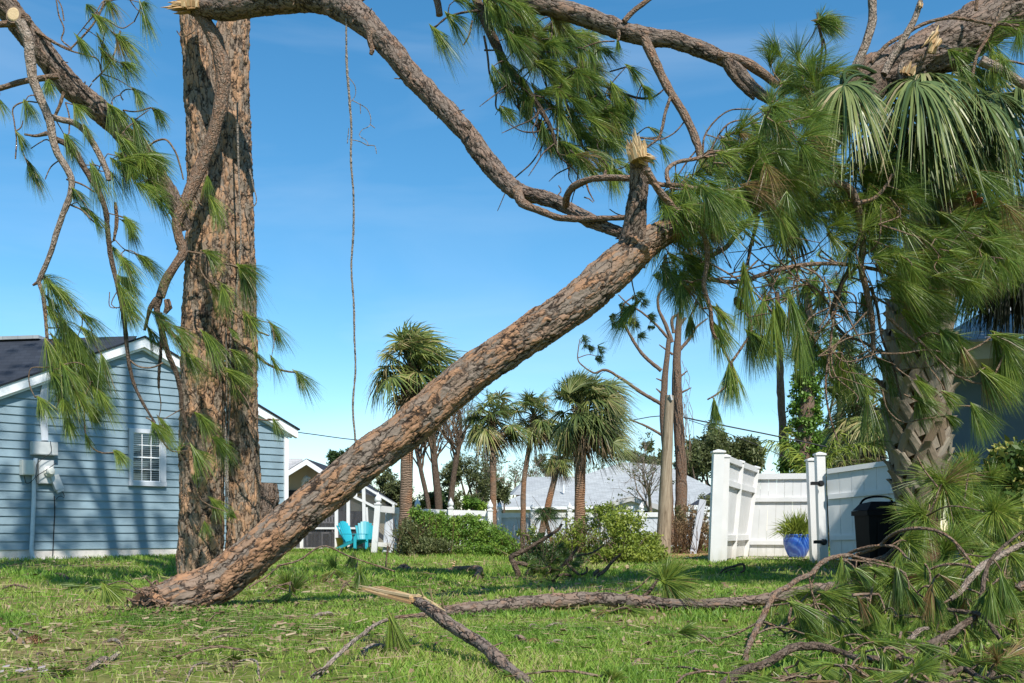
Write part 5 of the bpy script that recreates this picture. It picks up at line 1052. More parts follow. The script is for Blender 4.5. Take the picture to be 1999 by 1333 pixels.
# foliage sprays on the standing trunk
bs.twigs([(345, 485), (372, 492), (400, 495)], 9.2, (6, 4)); bs.twigs([(392, 488), (393, 530), (412, 552), (430, 555)], 9.1, (4, 3)); bs.twigs([(420, 515), (450, 517), (468, 522)], 9.1, (4, 4))
bs.twigs([(444, 600), (470, 620), (500, 645), (525, 655)], 9.2, (5, 3)); bs.twigs([(455, 660), (490, 685), (525, 712), (560, 725), (580, 727)], 9.2, (7, 3)); bs.twigs([(410, 690), (430, 725), (450, 742), (480, 780), (500, 815), (545, 820)], 9.1, (5, 3)); bs.twigs([(400, 330), (385, 365), (360, 395)], 9.2, (4, 3)); bs.twigs([(378, 380), (400, 403), (412, 398)], 9.1, (3, 2)); bs.twigs([(375, 940), (392, 975), (415, 990)], 9.2, (4, 3))
T2 = [(400, 490, 455, 505), (405, 495, 440, 530), (468, 520, 540, 558), (470, 522, 520, 590), (468, 524, 490, 585), (472, 518, 535, 530), (430, 555, 475, 610), (412, 555, 440, 605), (432, 560, 455, 620), (480, 612, 530, 660), (478, 618, 500, 670), (485, 620, 525, 640), (528, 630, 575, 672), (530, 634, 555, 680), (448, 640, 480, 670), (455, 685, 520, 715), (458, 690, 500, 740), (445, 722, 500, 765), (448, 728, 480, 790), (446, 725, 510, 740), (530, 698, 552, 738), (500, 690, 520, 725), (578, 727, 622, 765), (580, 728, 600, 770), (535, 820, 555, 860), (348, 385, 385, 402), (352, 392, 360, 425), (410, 385, 450, 430), (412, 390, 425, 430), (405, 345, 418, 385), (420, 400, 432, 440), (400, 360, 395, 395), (418, 855, 475, 880), (420, 858, 445, 905), (425, 855, 465, 900), (390, 810, 420, 840), (412, 972, 460, 1000), (414, 975, 440, 1020), (400, 1020, 415, 1050), (460, 1010, 440, 985)]
bs.lst(T2, (8.95, 9.25), n=150, spread=.36, droop=.35)
bs.finish()
# unseen tops: sparse crowns that throw the shade on the house
ct = Pine(sp, 'limb')
for l_ in ([(340, -700), (200, -780), (60, -800), (-60, -760)], [(450, -600), (560, -700), (640, -760)], [(300, -1050), (150, -1150), (20, -1120)], [(365, -420), (230, -520), (120, -520), (40, -470)], [(440, -850), (520, -980), (600, -1040)]): ct.branch(l_, (9.66, 9.9), (26, 18, 10), 'bark_grey', 10, .2, name='upper_limb')
ct.skel(path([(376, -1300), (376, -600)], 9.66)); ct.skel(path([(470, -1350), (460, -700)], 9.82))
for k in range(150): b = P(rng.normal(250, 260), rng.uniform(-2100, -600), 9.7 + rng.normal(0, .8)); ct.add(b, (rng.normal(.2, .6), rng.normal(0, .6), -.3), .36, 70, .8, .3, wid=.007)
ct.tw.build('upper_twigs', M['limb'], sp); ct.nd.build('upper_needles', M['needle'], sp)

# ------------------------------------------------------------------ leaning fallen pine
lp = thing('leaning_fallen_pine', 'big fallen pine trunk leaning diagonally from the lawn up to the right', 'pine tree', P(300, 1190, 5.75) * [1, 1, 0])
l = [(286, 1193, 74), (302, 1185, 80), (345, 1170, 82), (400, 1150, 81), (500, 1077, 77), (600, 993, 76), (700, 911, 75), (800, 833, 74), (900, 745, 74), (1000, 676, 73), (1100, 608, 74), (1160, 562, 74), (1205, 520, 72), (1245, 485, 66), (1290, 458, 48), (1330, 440, 38)]
lc, lr = trunk(lp, l, list(np.linspace(5.72, 6.6, len(l))), None, 'bark_lean', 170, .0075, (.042, .15, .018), 0, lump=.10)
pL = Pine(lp); pL.skel(lc[-60::4])
c, r = trunk(lp, [(1228, 520, 66), (1238, 450, 46), (1246, 370, 38), (1248, 318, 36), (1245, 300, 34)], list(np.linspace(6.5, 6.25, 5)), None, 'bark_grey', 60, .008, (.03, .07, .010), 6, 'broken_stub')
splinters(lp, P(1243, 300, 6.2), (-.25, -.05, 1), 60, .20, .05, w_=.011); splinters(lp, P(1262, 310, 6.2), (1, -.3, -.35), 24, .13, .03, w_=.006); splinters(lp, P(286, 1196, 5.7), (-1, 0, .1), 24, .12, .1, w_=.02)
pL.branch([(1262, 330), (1288, 374), (1309, 399), (1334, 427), (1372, 455), (1380, 481), (1380, 517), (1374, 555), (1387, 605), (1392, 650), (1411, 680), (1426, 710)], (6.1, 6.6), (14, 13, 11, 10, 9, 7, 5), 'limb', 10, .25)
pL.branch([(1426, 710), (1424, 740), (1405, 765), (1381, 780)], 6.6, (5, 3), 'limb', 6)
pL.branch([(1426, 710), (1450, 675), (1465, 650), (1467, 630), (1456, 610)], 6.6, (5, 5), 'limb', 6)
pL.branch([(1260, 352), (1288, 360), (1326, 362), (1378, 371), (1429, 371), (1467, 361), (1487, 348)], (6.2, 7.0), (10, 9, 7, 5), 'limb', 8)
pL.branch([(1306, 362), (1302, 333), (1319, 318), (1360, 309), (1390, 297), (1416, 296), (1454, 313), (1474, 316)], (6.3, 7.0), (9, 8, 5, 4), 'limb', 8)
pL.branch([(1360, 309), (1410, 300), (1450, 285), (1500, 278)], 6.9, (5, 3), 'limb', 6)
pL.branch([(1372, 300), (1375, 267), (1393, 239), (1423, 216), (1467, 213)], 6.9, (4, 3), 'limb', 6)
pL.branch([(1385, 300), (1398, 272), (1423, 241), (1462, 232)], 7.0, (4, 3), 'limb', 6)
pL.branch([(1386, 517), (1380, 540), (1400, 547), (1440, 550), (1500, 532), (1560, 518), (1640, 515), (1680, 520), (1740, 537), (1790, 582), (1815, 622), (1800, 660), (1762, 692)], (6.7, 8.2), (10, 9, 8, 8, 7, 6, 4), 'limb', 8)
pL.branch([(1480, 422), (1472, 455), (1467, 473), (1459, 517)], 7.0, (8, 6), 'limb_dark', 7)
pL.branch([(1500, 390), (1464, 430), (1439, 455), (1416, 484), (1388, 499)], 7.0, (9, 11, 10, 8), 'limb_dark', 8)
pL.branch([(1551, 318), (1561, 343), (1582, 353), (1620, 356), (1658, 369), (1673, 397), (1681, 435), (1684, 486), (1681, 520), (1690, 560), (1702, 620), (1705, 685)], (7.2, 7.6), (17, 17, 16, 15, 13, 11, 9), 'limb', 10, .3)
pL.branch([(1673, 397), (1705, 388), (1728, 365), (1742, 340)], 7.3, (9, 6), 'limb', 7)
pL.branch([(1660, 520), (1640, 560), (1625, 620), (1645, 650), (1690, 670), (1720, 690)], 7.8, (9, 7, 5), 'limb_dark', 8)
pL.branch([(1680, 515), (1650, 545), (1632, 600), (1620, 680), (1612, 760), (1622, 820), (1635, 860)], 7.6, (7, 5, 3), 'limb', 7)
pL.branch([(1560, 545), (1600, 570), (1620, 600), (1625, 620)], 7.7, (5, 4), 'limb', 6)
pL.branch([(1600, 615), (1640, 608), (1700, 615)], 7.8, (3, 3), 'limb', 5)
pL.branch([(1700, 560), (1712, 600), (1722, 660), (1745, 720), (1760, 780)], 7.9, (8, 5, 3), 'limb_dark', 7)
pL.branch([(1560, 410), (1640, 400), (1740, 430), (1800, 445)], 8.1, (24, 18, 12), 'limb_dark', 10, .2)
pL.branch([(1275, 470), (1400, 405), (1470, 385), (1560, 330), (1640, 235), (1690, 170)], (6.55, 7.9), (42, 38, 40, 60, 78), 'limb_dark', 24, .2, name='upper_trunk')
# low twigs across the palm trunk
for l, w_ in (([(1720, 690), (1760, 690), (1812, 683), (1860, 690), (1905, 678), (1940, 655)], (4, 4)), ([(1790, 660), (1830, 700), (1870, 735), (1925, 747), (1962, 690)], (5, 4)), ([(1870, 735), (1900, 735), (1915, 722)], (3, 2)), ([(1805, 705), (1838, 750), (1858, 788), (1895, 793)], (3, 3)), ([(1722, 760), (1733, 800), (1760, 823), (1805, 817), (1845, 812)], (3, 3)),
              ([(1725, 610), (1755, 640), (1790, 670)], (8, 5)), ([(1795, 460), (1840, 480), (1880, 470), (1912, 460)], (5, 4)), ([(1850, 490), (1880, 510), (1885, 512)], (3, 3)), ([(1765, 770), (1800, 785), (1825, 775)], (3, 2)), ([(1380, 510), (1460, 560), (1500, 600), (1530, 650)], (4, 3)), ([(1560, 518), (1600, 540), (1620, 600), (1600, 640)], (4, 3)), ([(1625, 610), (1660, 590), (1700, 600)], (3, 3)), ([(1250, 490), (1235, 520), (1232, 540)], (4, 3)), ([(1690, 150), (1700, 200)], (4, 3))):
    pL.twigs(l, 7.6 if l[0][0] > 1600 else 6.7, w_)
for k in range(60):       # thicket of thin curved dark twigs
    x, y = rng.uniform(1380, 1740), rng.uniform(430, 760)
    if x < 1560 and y > 600: continue
    N_ = np.array(pL.nodes); p = P(x, y, rng.uniform(7, 8)); i = np.argmin(np.linalg.norm(N_ - p, axis=1)); d = rng.normal(0, .22, 3); d[2] -= .1; a = N_[i]; pL.tw.tube([a, a + d * .5 + rng.normal(0, .05, 3), a + d + rng.normal(0, .08, 3), a + d * 1.6 + rng.normal(0, .1, 3)], [.007, .006, .004, .003], 5, .03, lump=.3); pL.skel(np.array([a + d, a + d * 1.6]))
pL.region([(1265, 400), (1300, 372), (1400, 350), (1470, 380), (1440, 440), (1330, 450), (1280, 440)], 34, (6.05, 6.5), (.5, -.55), (45, 80), .8, n=95, spread=.6, droop=.22)
A_ = [(1300, 345), (1400, 262), (1470, 215), (1530, 200), (1600, 200), (1600, 330), (1545, 345), (1530, 430), (1440, 400), (1390, 330), (1330, 372), (1290, 400), (1265, 400)]
pL.region(A_, 125, (6.5, 7.6), (.8, -.35), (42, 88), .7, n=105, spread=.62, droop=.22)
pL.region([(1500, 100), (1560, 95), (1640, 170), (1640, 230), (1560, 250), (1500, 220)], 26, (7.2, 7.9), (.45, .45), (60, 90), .7, n=150, spread=.55, droop=.25)
pL.region([(1250, 400), (1300, 380), (1400, 430), (1380, 520), (1370, 580), (1300, 545), (1270, 470)], 46, (6.5, 7.3), (.35, -.7), (40, 80), .7, n=105, spread=.6, droop=.25, tone=.3)
pL.region([(1540, 330), (1700, 300), (1760, 330), (1700, 430), (1660, 500), (1560, 420), (1480, 440), (1500, 380)], 78, (7.3, 8.2), (.7, -.5), (42, 88), .8, n=95, spread=.6, droop=.22)
pL.region([(1690, 310), (1830, 360), (1960, 390), (1995, 430), (1960, 545), (1880, 560), (1800, 540), (1720, 560), (1690, 450)], 105, (7.2, 8.4), (.85, -.25), (45, 92), .75, n=105, spread=.62, droop=.2)
pL.region([(1700, 540), (1840, 560), (1860, 640), (1840, 700), (1760, 660), (1710, 620)], 26, (7.6, 8.5), (.8, -.25), (42, 80), .6, n=110, spread=.55, droop=.22)
pL.region([(1560, 560), (1720, 540), (1740, 760), (1700, 880), (1640, 800), (1560, 700)], 30, (7.6, 8.6), (.2, -.9), (40, 75), .6, n=90, spread=.4, droop=.3, tone=.1)
T3 = [(1600, 38, 650 + 1000, 50), (1598, 40, 1640, 20), (1600, 42, 1635, 70), (1454, 528, 1466, 640), (1490, 585, 1478, 655), (1508, 615, 1503, 705), (1545, 585, 1560, 690), (1428, 712, 1450, 780), (1428, 715, 1425, 775), (1462, 640, 1480, 715), (1460, 650, 1500, 690), (1398, 635, 1432, 690), (1400, 600, 1425, 650), (1560, 640, 1570, 720), (1520, 600, 1540, 660), (1600, 680, 1625, 740), (1640, 690, 1680, 760), (1660, 720, 1700, 770), (1395, 785, 1405, 830), (1240, 590, 1225, 640), (1345, 620, 1350, 660), (1690, 470, 1800, 540), (1745, 548, 1810, 590), (1768, 612, 1850, 655), (1780, 570, 1850, 600), (1840, 645, 1888, 680), (1838, 650, 1870, 700), (1940, 652, 1992, 668), (1942, 658, 1985, 720), (1960, 688, 1998, 760), (1955, 700, 1990, 740), (1922, 718, 1990, 770), (1918, 722, 1940, 790), (1905, 790, 1955, 830), (1900, 792, 1930, 850), (1795, 770, 1838, 800), (1790, 772, 1815, 815), (1845, 770, 1885, 790), (1848, 812, 1880, 828), (1912, 460, 1985, 430), (1914, 462, 1978, 490), (1912, 464, 1950, 520), (1882, 510, 1960, 545), (1886, 512, 1930, 570), (1930, 430, 1985, 475), (1690, 320, 1760, 350), (1680, 350, 1780, 380), (1890, 330, 1960, 380), (1890, 335, 1975, 350), (1745, 320, 1800, 345), (1840, 420, 1910, 460), (1330, 560, 1345, 600), (1790, 740, 1830, 770), (1870, 670, 1890, 720)]
for q in T3:
    Yq = 7.6 if q[0] > 1560 else 6.7
    for _ in range(2): b, d, L = px_tuft(q[0] + rng.normal(0, 3), q[1] + rng.normal(0, 3), q[2] + rng.normal(0, 12), q[3] + rng.normal(0, 8), Yq + rng.normal(0, .12)); pL.add(b, d, L, 130, .33, .3)
for x, y, Y_ in ((1903, 376, 7.5), (1915, 388, 7.5)): pL.cone(x, y, Y_, .10, (-.6, -.3, -.6))
pL.cone(1436, 582, 6.7); pL.cone(1215 + 200, 300, 6.9, .06)
for nm_ in (): pass
pL.finish()
# the splintered trunk resting on the palm at top right
tr_ = thing('splintered_top_trunk', 'thick splintered pine trunk lying across the palm crown, top right corner', 'pine tree', P(1700, 150, 7.9)); pT = Pine(tr_)
c, r = trunk(tr_, [(1655, 175, 40), (1680, 160, 80), (1740, 135, 88), (1820, 100, 92), (1900, 62, 96), (1999, 5, 96), (2120, -60, 96), (2260, -140, 96)], [7.85, 7.9, 8.0, 8.05, 8.1, 8.15, 8.2, 8.3], None, 'bark_grey', 110, .012, (.05, .25, .03), 2, lump=.2); pT.skel(c[::5])
for l, w_ in (([(1700, -40), (1703, 10), (1702, 45), (1692, 80), (1681, 108), (1668, 135)], (15, 17, 17, 18)), ([(1797, 2), (1786, 35), (1772, 62), (1755, 90), (1738, 118), (1725, 145)], (10, 13, 14, 15)), ([(1700, 122), (1735, 85), (1765, 68), (1800, 48), (1850, 35), (1930, 45), (1990, 50)], (8, 7, 5)), ([(1915, 118), (1950, 135), (1999, 165), (2040, 185)], (20, 18, 16)), ([(1660, 140), (1640, 138), (1630, 145)], (5, 4)), ([(1640, 145), (1642, 160)], (3, 3)), ([(1905, 20), (1908, -10)], (7, 6)), ([(1960, 5), (1935, 60), (1905, 115), (1898, 150)], (8, 6)), ([(1760, 165), (1758, 130), (1762, 122)], (10, 9)), ([(1925, 122), (1960, 118), (2000, 125)], (5, 4)), ([(1600, 145), (1603, 110), (1605, 80), (1598, 50), (1596, 25)], (4, 5, 5)), ([(1608, 130), (1612, 100), (1608, 75)], (4, 3)), ([(1530, 120), (1540, 140), (1560, 170), (1580, 190)], (4, 6)), ([(1545, 128), (1548, 150), (1560, 172)], (5, 6))):
    pT.branch(l, 7.75, w_, 'limb_grey' if w_[0] > 9 else 'limb', 9, .2)
splinters(tr_, P(1820, 92, 7.75), (.1, -.2, 1), 12, .26, .03, w_=.012); splinters(tr_, P(1825, 80, 7.72), (-.6, -.2, -.7), 12, .2, .05, w_=.012); splinters(tr_, P(1797, 4, 7.72), (.2, 0, 1), 10, .06, .02, w_=.006); splinters(tr_, P(1775, 135, 7.7), (.3, -.2, .8), 16, .12, .05, w_=.012)
pT.region([(1830, 60), (1999, 40), (2060, 130), (1900, 150), (1840, 110)], 14, (7.7, 8.3), (.6, -.5), (55, 80), .6, n=110)
pT.lst([(1600, 40, 1645, 30), (1600, 42, 1640, 60), (1598, 45, 1625, 78), (1600, 36, 1625, 5), (1988, 60, 2000, 110), (1970, 55, 1999, 80), (1560, 170, 1540, 120), (1560, 175, 1580, 130), (1565, 180, 1610, 150), (1545, 150, 1520, 110), (1580, 190, 1620, 180), (1595, 140, 1560, 120), (1603, 150, 1640, 120)], (7.5, 7.9), n=130, spread=.5, droop=.1)
pT.finish()

# ------------------------------------------------------------------ arching broken trunk at the top
ar = thing('arching_broken_trunk', 'long broken pine trunk arching from the standing pine down to the stub', 'pine tree', P(385, 10, 9.2)); pA = Pine(ar)
l = [(372, 14, 30), (400, 12, 44), (450, 12, 50), (550, -3, 52), (620, -4, 54), (665, 10, 56), (705, 38, 50), (755, 88, 44), (800, 142, 42), (850, 195, 38), (905, 252, 37), (950, 312, 37), (985, 354, 36), (1015, 376, 32), (1060, 386, 26), (1105, 404, 26), (1150, 430, 24), (1190, 446, 21), (1240, 466, 16)]
c, r = trunk(ar, l, list(np.linspace(9.25, 6.6, len(l))), None, 'bark_grey', 84, .0105, (.035, .09, .014), 8, lump=.14); pA.skel(c[::6])
pA.branch([(1008, 372), (1020, 396), (1050, 410), (1090, 424), (1130, 428), (1180, 426), (1230, 424)], (7.25, 6.6), (22, 14, 12, 10), 'limb', 10, .25)
pA.branch([(1106, 404), (1106, 385), (1118, 366), (1145, 352), (1180, 347), (1228, 348), (1262, 352)], (7.0, 6.45), (15, 14, 13, 11), 'limb', 10, .25)
pA.branch([(722, 62), (723, 85), (727, 96), (724, 106)], 8.2, (14, 10, 9), 'limb', 8, .4); pA.branch([(912, 250), (918, 243)], 7.6, (12, 9), 'limb_dark', 8); pA.branch([(1180, 346), (1182, 332)], 6.8, (8, 5), 'limb', 6); pA.branch([(690, 6), (706, 0), (720, -12)], 8.4, (8, 6), 'limb', 6)
pA.branch([(845, -20), (855, 8), (858, 30)], 8.2, (12, 14, 14), 'limb', 8); 
splinters(ar, P(362, 14, 9.15), (-.75, -.5, -.22), 34, .28, .045, w_=.014); splinters(ar, P(378, 8, 9.05), (.1, -.2, 1), 44, .18, .09, w_=.014)
pA.stubs(c, r, 22, (.01, .06), .006)
pA.twigs([(370, 35), (383, 52), (352, 70), (345, 60)], 9.0, (3, 2)); pA.twigs([(1140, 385), (1150, 388), (1158, 395)], 6.8, (3, 2)); pA.twigs([(1143, 352), (1150, 375), (1160, 393)], 6.8, (5, 2)); pA.twigs([(1230, 425), (1200, 415), (1190, 408)], 6.7, (3, 2)); pA.twigs([(1090, 380), (1096, 372), (1090, 362)], 7, (3, 2))
pA.finish()
# hanging vine
g = G(); g.tube(path([(676, 28), (676, 80), (677, 130), (682, 190), (686, 260), (685, 310), (690, 380), (690, 450), (686, 520), (691, 600), (692, 660), (694, 720), (689, 790), (694, 862)], 8.35), [.009, .008, .011, .011, .009, .009, .008, .009, .008, .009, .008, .008, .009, .009], 7, .03, lump=.45, seed=2)
for l in ([(680, 150), (693, 168), (694, 185), (684, 200)], [(686, 195), (700, 202), (716, 212), (724, 235), (722, 245), (706, 254), (701, 264), (716, 275), (719, 283)], [(703, 202), (704, 222)], [(682, 272), (705, 277), (718, 284), (731, 284), (735, 300)], [(722, 242), (732, 250)], [(681, 250), (678, 280)]): g.tube(path(l, 8.35), [.0035] * len(l), 4, .03, lump=.3)
g.build('hanging_vine', M['vine'], label='thin grey vine hanging straight down from the arching trunk', category='vine')

# ------------------------------------------------------------------ upper limb crossing the sky
ul = thing('upper_broken_limb', 'thick bare limb crossing the top centre and ending in torn forked ends', 'branch', P(1250, 70, 7.6)); pU = Pine(ul)
c, r = trunk(ul, [(860, -75, 40), (940, -30, 38), (1010, -6, 37), (1060, 8, 37), (1120, 26, 37), (1180, 47, 36), (1250, 70, 35), (1310, 78, 30), (1370, 98, 29), (1415, 118, 25), (1450, 148, 22), (1480, 180, 20), (1510, 198, 16)], list(np.linspace(8.0, 7.5, 13)), None, 'bark_grey', 60, .011, (.03, .08, .012), 3, lump=.15); pU.skel(c[::5])
pU.branch([(1400, 108), (1440, 116), (1470, 130), (1495, 148), (1518, 168)], 7.6, (18, 20, 18, 14), 'limb', 10); pU.branch([(1415, 118), (1440, 160), (1460, 180), (1472, 194)], 7.5, (16, 14, 6), 'limb_dark', 8, .4)
pU.branch([(1218, 42), (1232, 26), (1265, 0), (1290, -20)], 7.7, (11, 10, 9), 'limb', 8); pU.branch([(1205, 60), (1208, 72), (1206, 80)], 7.7, (10, 5), 'limb', 6)
pU.branch([(1258, 75), (1275, 112), (1300, 165), (1309, 180), (1337, 226), (1352, 257), (1362, 282), (1372, 318), (1388, 338)], (7.6, 7.2), (20, 17, 15, 16, 14, 14), 'limb', 12, .22)
pU.branch([(1309, 188), (1298, 222), (1292, 252), (1286, 268), (1262, 288)], 7.4, (7, 6, 4), 'limb', 7); pU.branch([(1337, 236), (1315, 260), (1290, 272), (1250, 268)], 7.4, (3, 3), 'limb', 5); pU.branch([(1362, 290), (1345, 310), (1325, 340)], 7.3, (4, 3), 'limb', 5)
pU.branch([(1200, 80), (1170, 82), (1140, 92)], 7.7, (3, 3), 'limb', 5)
pU.lst([(1205, 78, 1212, 112), (1207, 80, 1208, 118)], 7.7, n=50, spread=.25); pU.finish()
# the foliage mass hanging behind it
cm = thing('hanging_foliage_bough', 'dense hanging pine bough with dark twigs and green needles, top centre', 'branch', P(940, 0, 8.2)); pC = Pine(cm, 'limb_dark')
pC.branch([(915, -40), (935, 10), (950, 45), (965, 80), (990, 130), (1020, 165), (1050, 205), (1075, 250), (1090, 300)], (8.2, 7.8), (18, 20, 17, 14, 10, 6), 'limb_dark', 10, .25)
pC.branch([(950, 0), (985, 40), (1010, 80), (1040, 110), (1075, 150), (1100, 190)], 8.2, (16, 15, 12, 8), 'limb_dark', 9, .25)
for l, w_ in (([(940, 20), (900, 25), (870, 35), (848, 55)], (5, 3)), ([(945, 70), (952, 110), (955, 140), (968, 180), (972, 215), (985, 218)], (5, 3)), ([(945, 98), (965, 98)], (4, 3)), ([(965, 180), (980, 160), (990, 150)], (3, 3)), ([(1010, 190), (1015, 215), (1040, 240), (1070, 262), (1100, 290), (1130, 320), (1178, 335)], (6, 4)), ([(1095, 165), (1105, 200), (1120, 240), (1140, 290), (1165, 320), (1180, 340)], (6, 4)), ([(1110, 228), (1150, 228), (1160, 232)], (3, 3)), ([(1115, 155), (1170, 165), (1210, 180), (1250, 192), (1272, 192)], (5, 5)), ([(1272, 192), (1290, 180), (1298, 172)], (4, 3)), ([(1035, 115), (1060, 130), (1075, 145)], (4, 3)), ([(1190, 140), (1225, 130)], (3, 3)), ([(1150, 250), (1200, 255), (1260, 270), (1290, 268)], (5, 3)), ([(1180, 260), (1215, 285), (1240, 298)], (3, 3)), ([(990, 12), (1015, 22), (1040, 22)], (3, 3)), ([(1055, 250), (1058, 265), (1075, 277), (1105, 300), (1140, 318)], (3, 2)), ([(922, 40), (915, 70), (905, 88)], (4, 3)), ([(1085, 180), (1090, 215), (1088, 260), (1095, 290), (1125, 312)], (4, 3)), ([(1060, 190), (1020, 180), (1000, 172)], (3, 3))): pC.twigs(l, 8.0, w_)
for k in range(70):
    N_ = np.array(pC.nodes); a = N_[int(rng.integers(len(N_)))]
    if a[0] < -.0 or (CX + a[0] / a[1] * F) > 1130: continue
    d = rng.normal(0, .12, 3) - [.02, 0, .06]; pC.tw.tube([a, a + d * .6 + rng.normal(0, .03, 3), a + d * 1.3, a + d * 1.9 + rng.normal(0, .05, 3)], [.008, .006, .005, .003], 5, .03, lump=.3)
pC.region([(990, -10), (1050, 20), (1100, 40), (1160, 60), (1185, 95), (1120, 110), (1180, 150), (1240, 180), (1200, 230), (1215, 250), (1150, 290), (1100, 250), (1050, 180), (1000, 110), (960, 30), (900, 0)], 150, (7.7, 8.5), (.72, -.62), (42, 72), .4, n=120, spread=.42, droop=.3, tone=None)
pC.region([(950, 60), (1000, 120), (1060, 220), (1110, 290), (1080, 300), (1010, 200), (960, 130)], 34, (7.8, 8.5), (.3, -.85), (36, 60), .5, n=90, spread=.42, droop=.3, tone=.1)
pC.region([(1060, 260), (1160, 290), (1240, 320), (1200, 335), (1120, 320)], 22, (7.6, 8.2), (.7, -.55), (40, 60), .4, n=90, spread=.4, droop=.3)
pC.lst([(845, 55, 880, 88), (847, 57, 905, 115), (850, 60, 872, 100), (875, 30, 915, 70), (880, 28, 928, 45), (890, 0, 930, 20), (975, 215, 1010, 240), (978, 212, 1000, 245), (985, 210, 1015, 225), (1225, 128, 1270, 155), (1228, 130, 1262, 170), (1255, 168, 1290, 195), (1258, 170, 1280, 210), (1150, 228, 1240, 235), (1155, 225, 1230, 215), (1075, 272, 1100, 305), (1130, 315, 1160, 340), (1108, 280, 1150, 320), (1270, 250, 1310, 270), (1240, 215, 1225, 235), (1240, 275, 1290, 290), (1290, 285, 1320, 320), (1160, 270, 1220, 290), (1265, 300, 1290, 325), (1100, 285, 1130, 300), (985, 140, 1000, 175), (962, 130, 975, 160), (960, 150, 985, 190)], (7.7, 8.1), n=130, spread=.36, droop=.3)
pC.finish()

# ------------------------------------------------------------------ broken trunk and hanging branches at the left
lt = thing('left_broken_trunk', 'knotty broken pine trunk slanting down to the standing pine, top left', 'pine tree', P(60, 60, 8.6)); pB = Pine(lt)
l = [(-60, -80, 50), (-20, -30, 48), (10, 8, 46), (40, 45, 46), (75, 90, 46), (110, 135, 46), (150, 180, 45), (195, 215, 42), (240, 262, 38), (285, 312, 34), (320, 360, 32), (345, 405, 30), (362, 450, 26)]
c, r = trunk(lt, l, list(np.linspace(8.2, 9.1, 13)), None, 'bark_grey', 84, .0105, (.04, .10, .016), 12, lump=.2); pB.skel(c[::6])
g = G(); k0 = P(27, 28, 8.02); g.tube([k0 + [.02, .12, 0], k0], [.075, .07], 16, .02, lump=.1); g.build('limb_collar', M['limb'], lt); g = G(); g.lathe((0, 0, 0), [(0, 0), (.045, .0), (.055, .006)], 16, A=(.9, 0, 0)); g.v = [g.v[0][:, [0, 2, 1]] * [1, 1, 1] + k0 + [0, -.008, 0]]; g.build('cut_face', M['wood_pale'], lt)
B_ = pB.branch
B_([(-60, -80), (-110, -400), (-60, -800), (-25, -1300), (-10, -2100)], 8.2, (54, 70, 80, 70, 50), 'bark_grey', 14, .3, name='upper_trunk')  # unseen trunk extension with limbs and needles, added to shade the house wall
for l_ in ([(-60, -800), (40, -900), (120, -860)], [(-25, -1050), (-120, -1150)], [(-90, -600), (20, -680), (70, -640)]): B_(l_, 8.2, (30, 20, 10), 'bark_grey', 9, .2)
for k in range(60): pB.add(P(rng.normal(0, 110), rng.uniform(-2100, -500), 8.2 + rng.normal(0, .5)), (rng.normal(.2, .6), rng.normal(0, .6), -.3), .4, 80, .8, .3, wid=.009)
B_([(40, 42), (54, 75), (59, 115), (64, 150), (76, 185), (88, 212), (98, 240), (103, 268), (112, 298), (128, 325), (139, 350), (138, 375), (128, 405), (112, 450), (100, 490), (88, 520), (75, 550)], 8.0, (20, 19, 18, 16, 15, 13, 12, 11, 10, 9), 'limb_grey', 12, .22)
B_([(75, 550), (82, 568), (88, 610), (92, 660)], 8.0, (9, 8, 6), 'limb', 8, .4); B_([(75, 550), (64, 557)], 8.0, (7, 4), 'limb', 6)
B_([(100, 228), (122, 234), (145, 240), (165, 255), (182, 280), (198, 310), (210, 340), (212, 352)], 8.1, (11, 12, 12, 12, 10), 'limb_grey', 9, .25)
B_([(108, 272), (128, 280), (145, 295), (160, 320), (178, 350), (195, 380), (206, 410), (210, 450), (216, 500), (230, 560), (242, 620), (247, 670), (252, 710), (262, 750), (278, 785), (296, 815), (303, 826)], 8.1, (12, 12, 11, 10, 9, 8, 6, 4), 'limb_dark', 9, .3)
B_([(-40, 178), (0, 172), (40, 160), (80, 153), (115, 148)], 8.35, (10, 11, 12, 11), 'limb', 8, .2); B_([(-20, 48), (10, 47), (30, 45)], 8.1, (10, 12, 14), 'limb', 8, .2)
B_([(92, 260), (70, 265), (48, 262)], 7.95, (9, 6, 4), 'limb', 7, .3); B_([(225, 395), (228, 430), (222, 470)], 8.2, (6, 8, 5), 'limb', 7, .3); B_([(235, 60), (225, 100), (205, 135), (180, 160)], 8.5, (4, 3), 'limb', 6); B_([(70, 60), (110, 85), (140, 98)], 8.4, (8, 4), 'limb', 6)
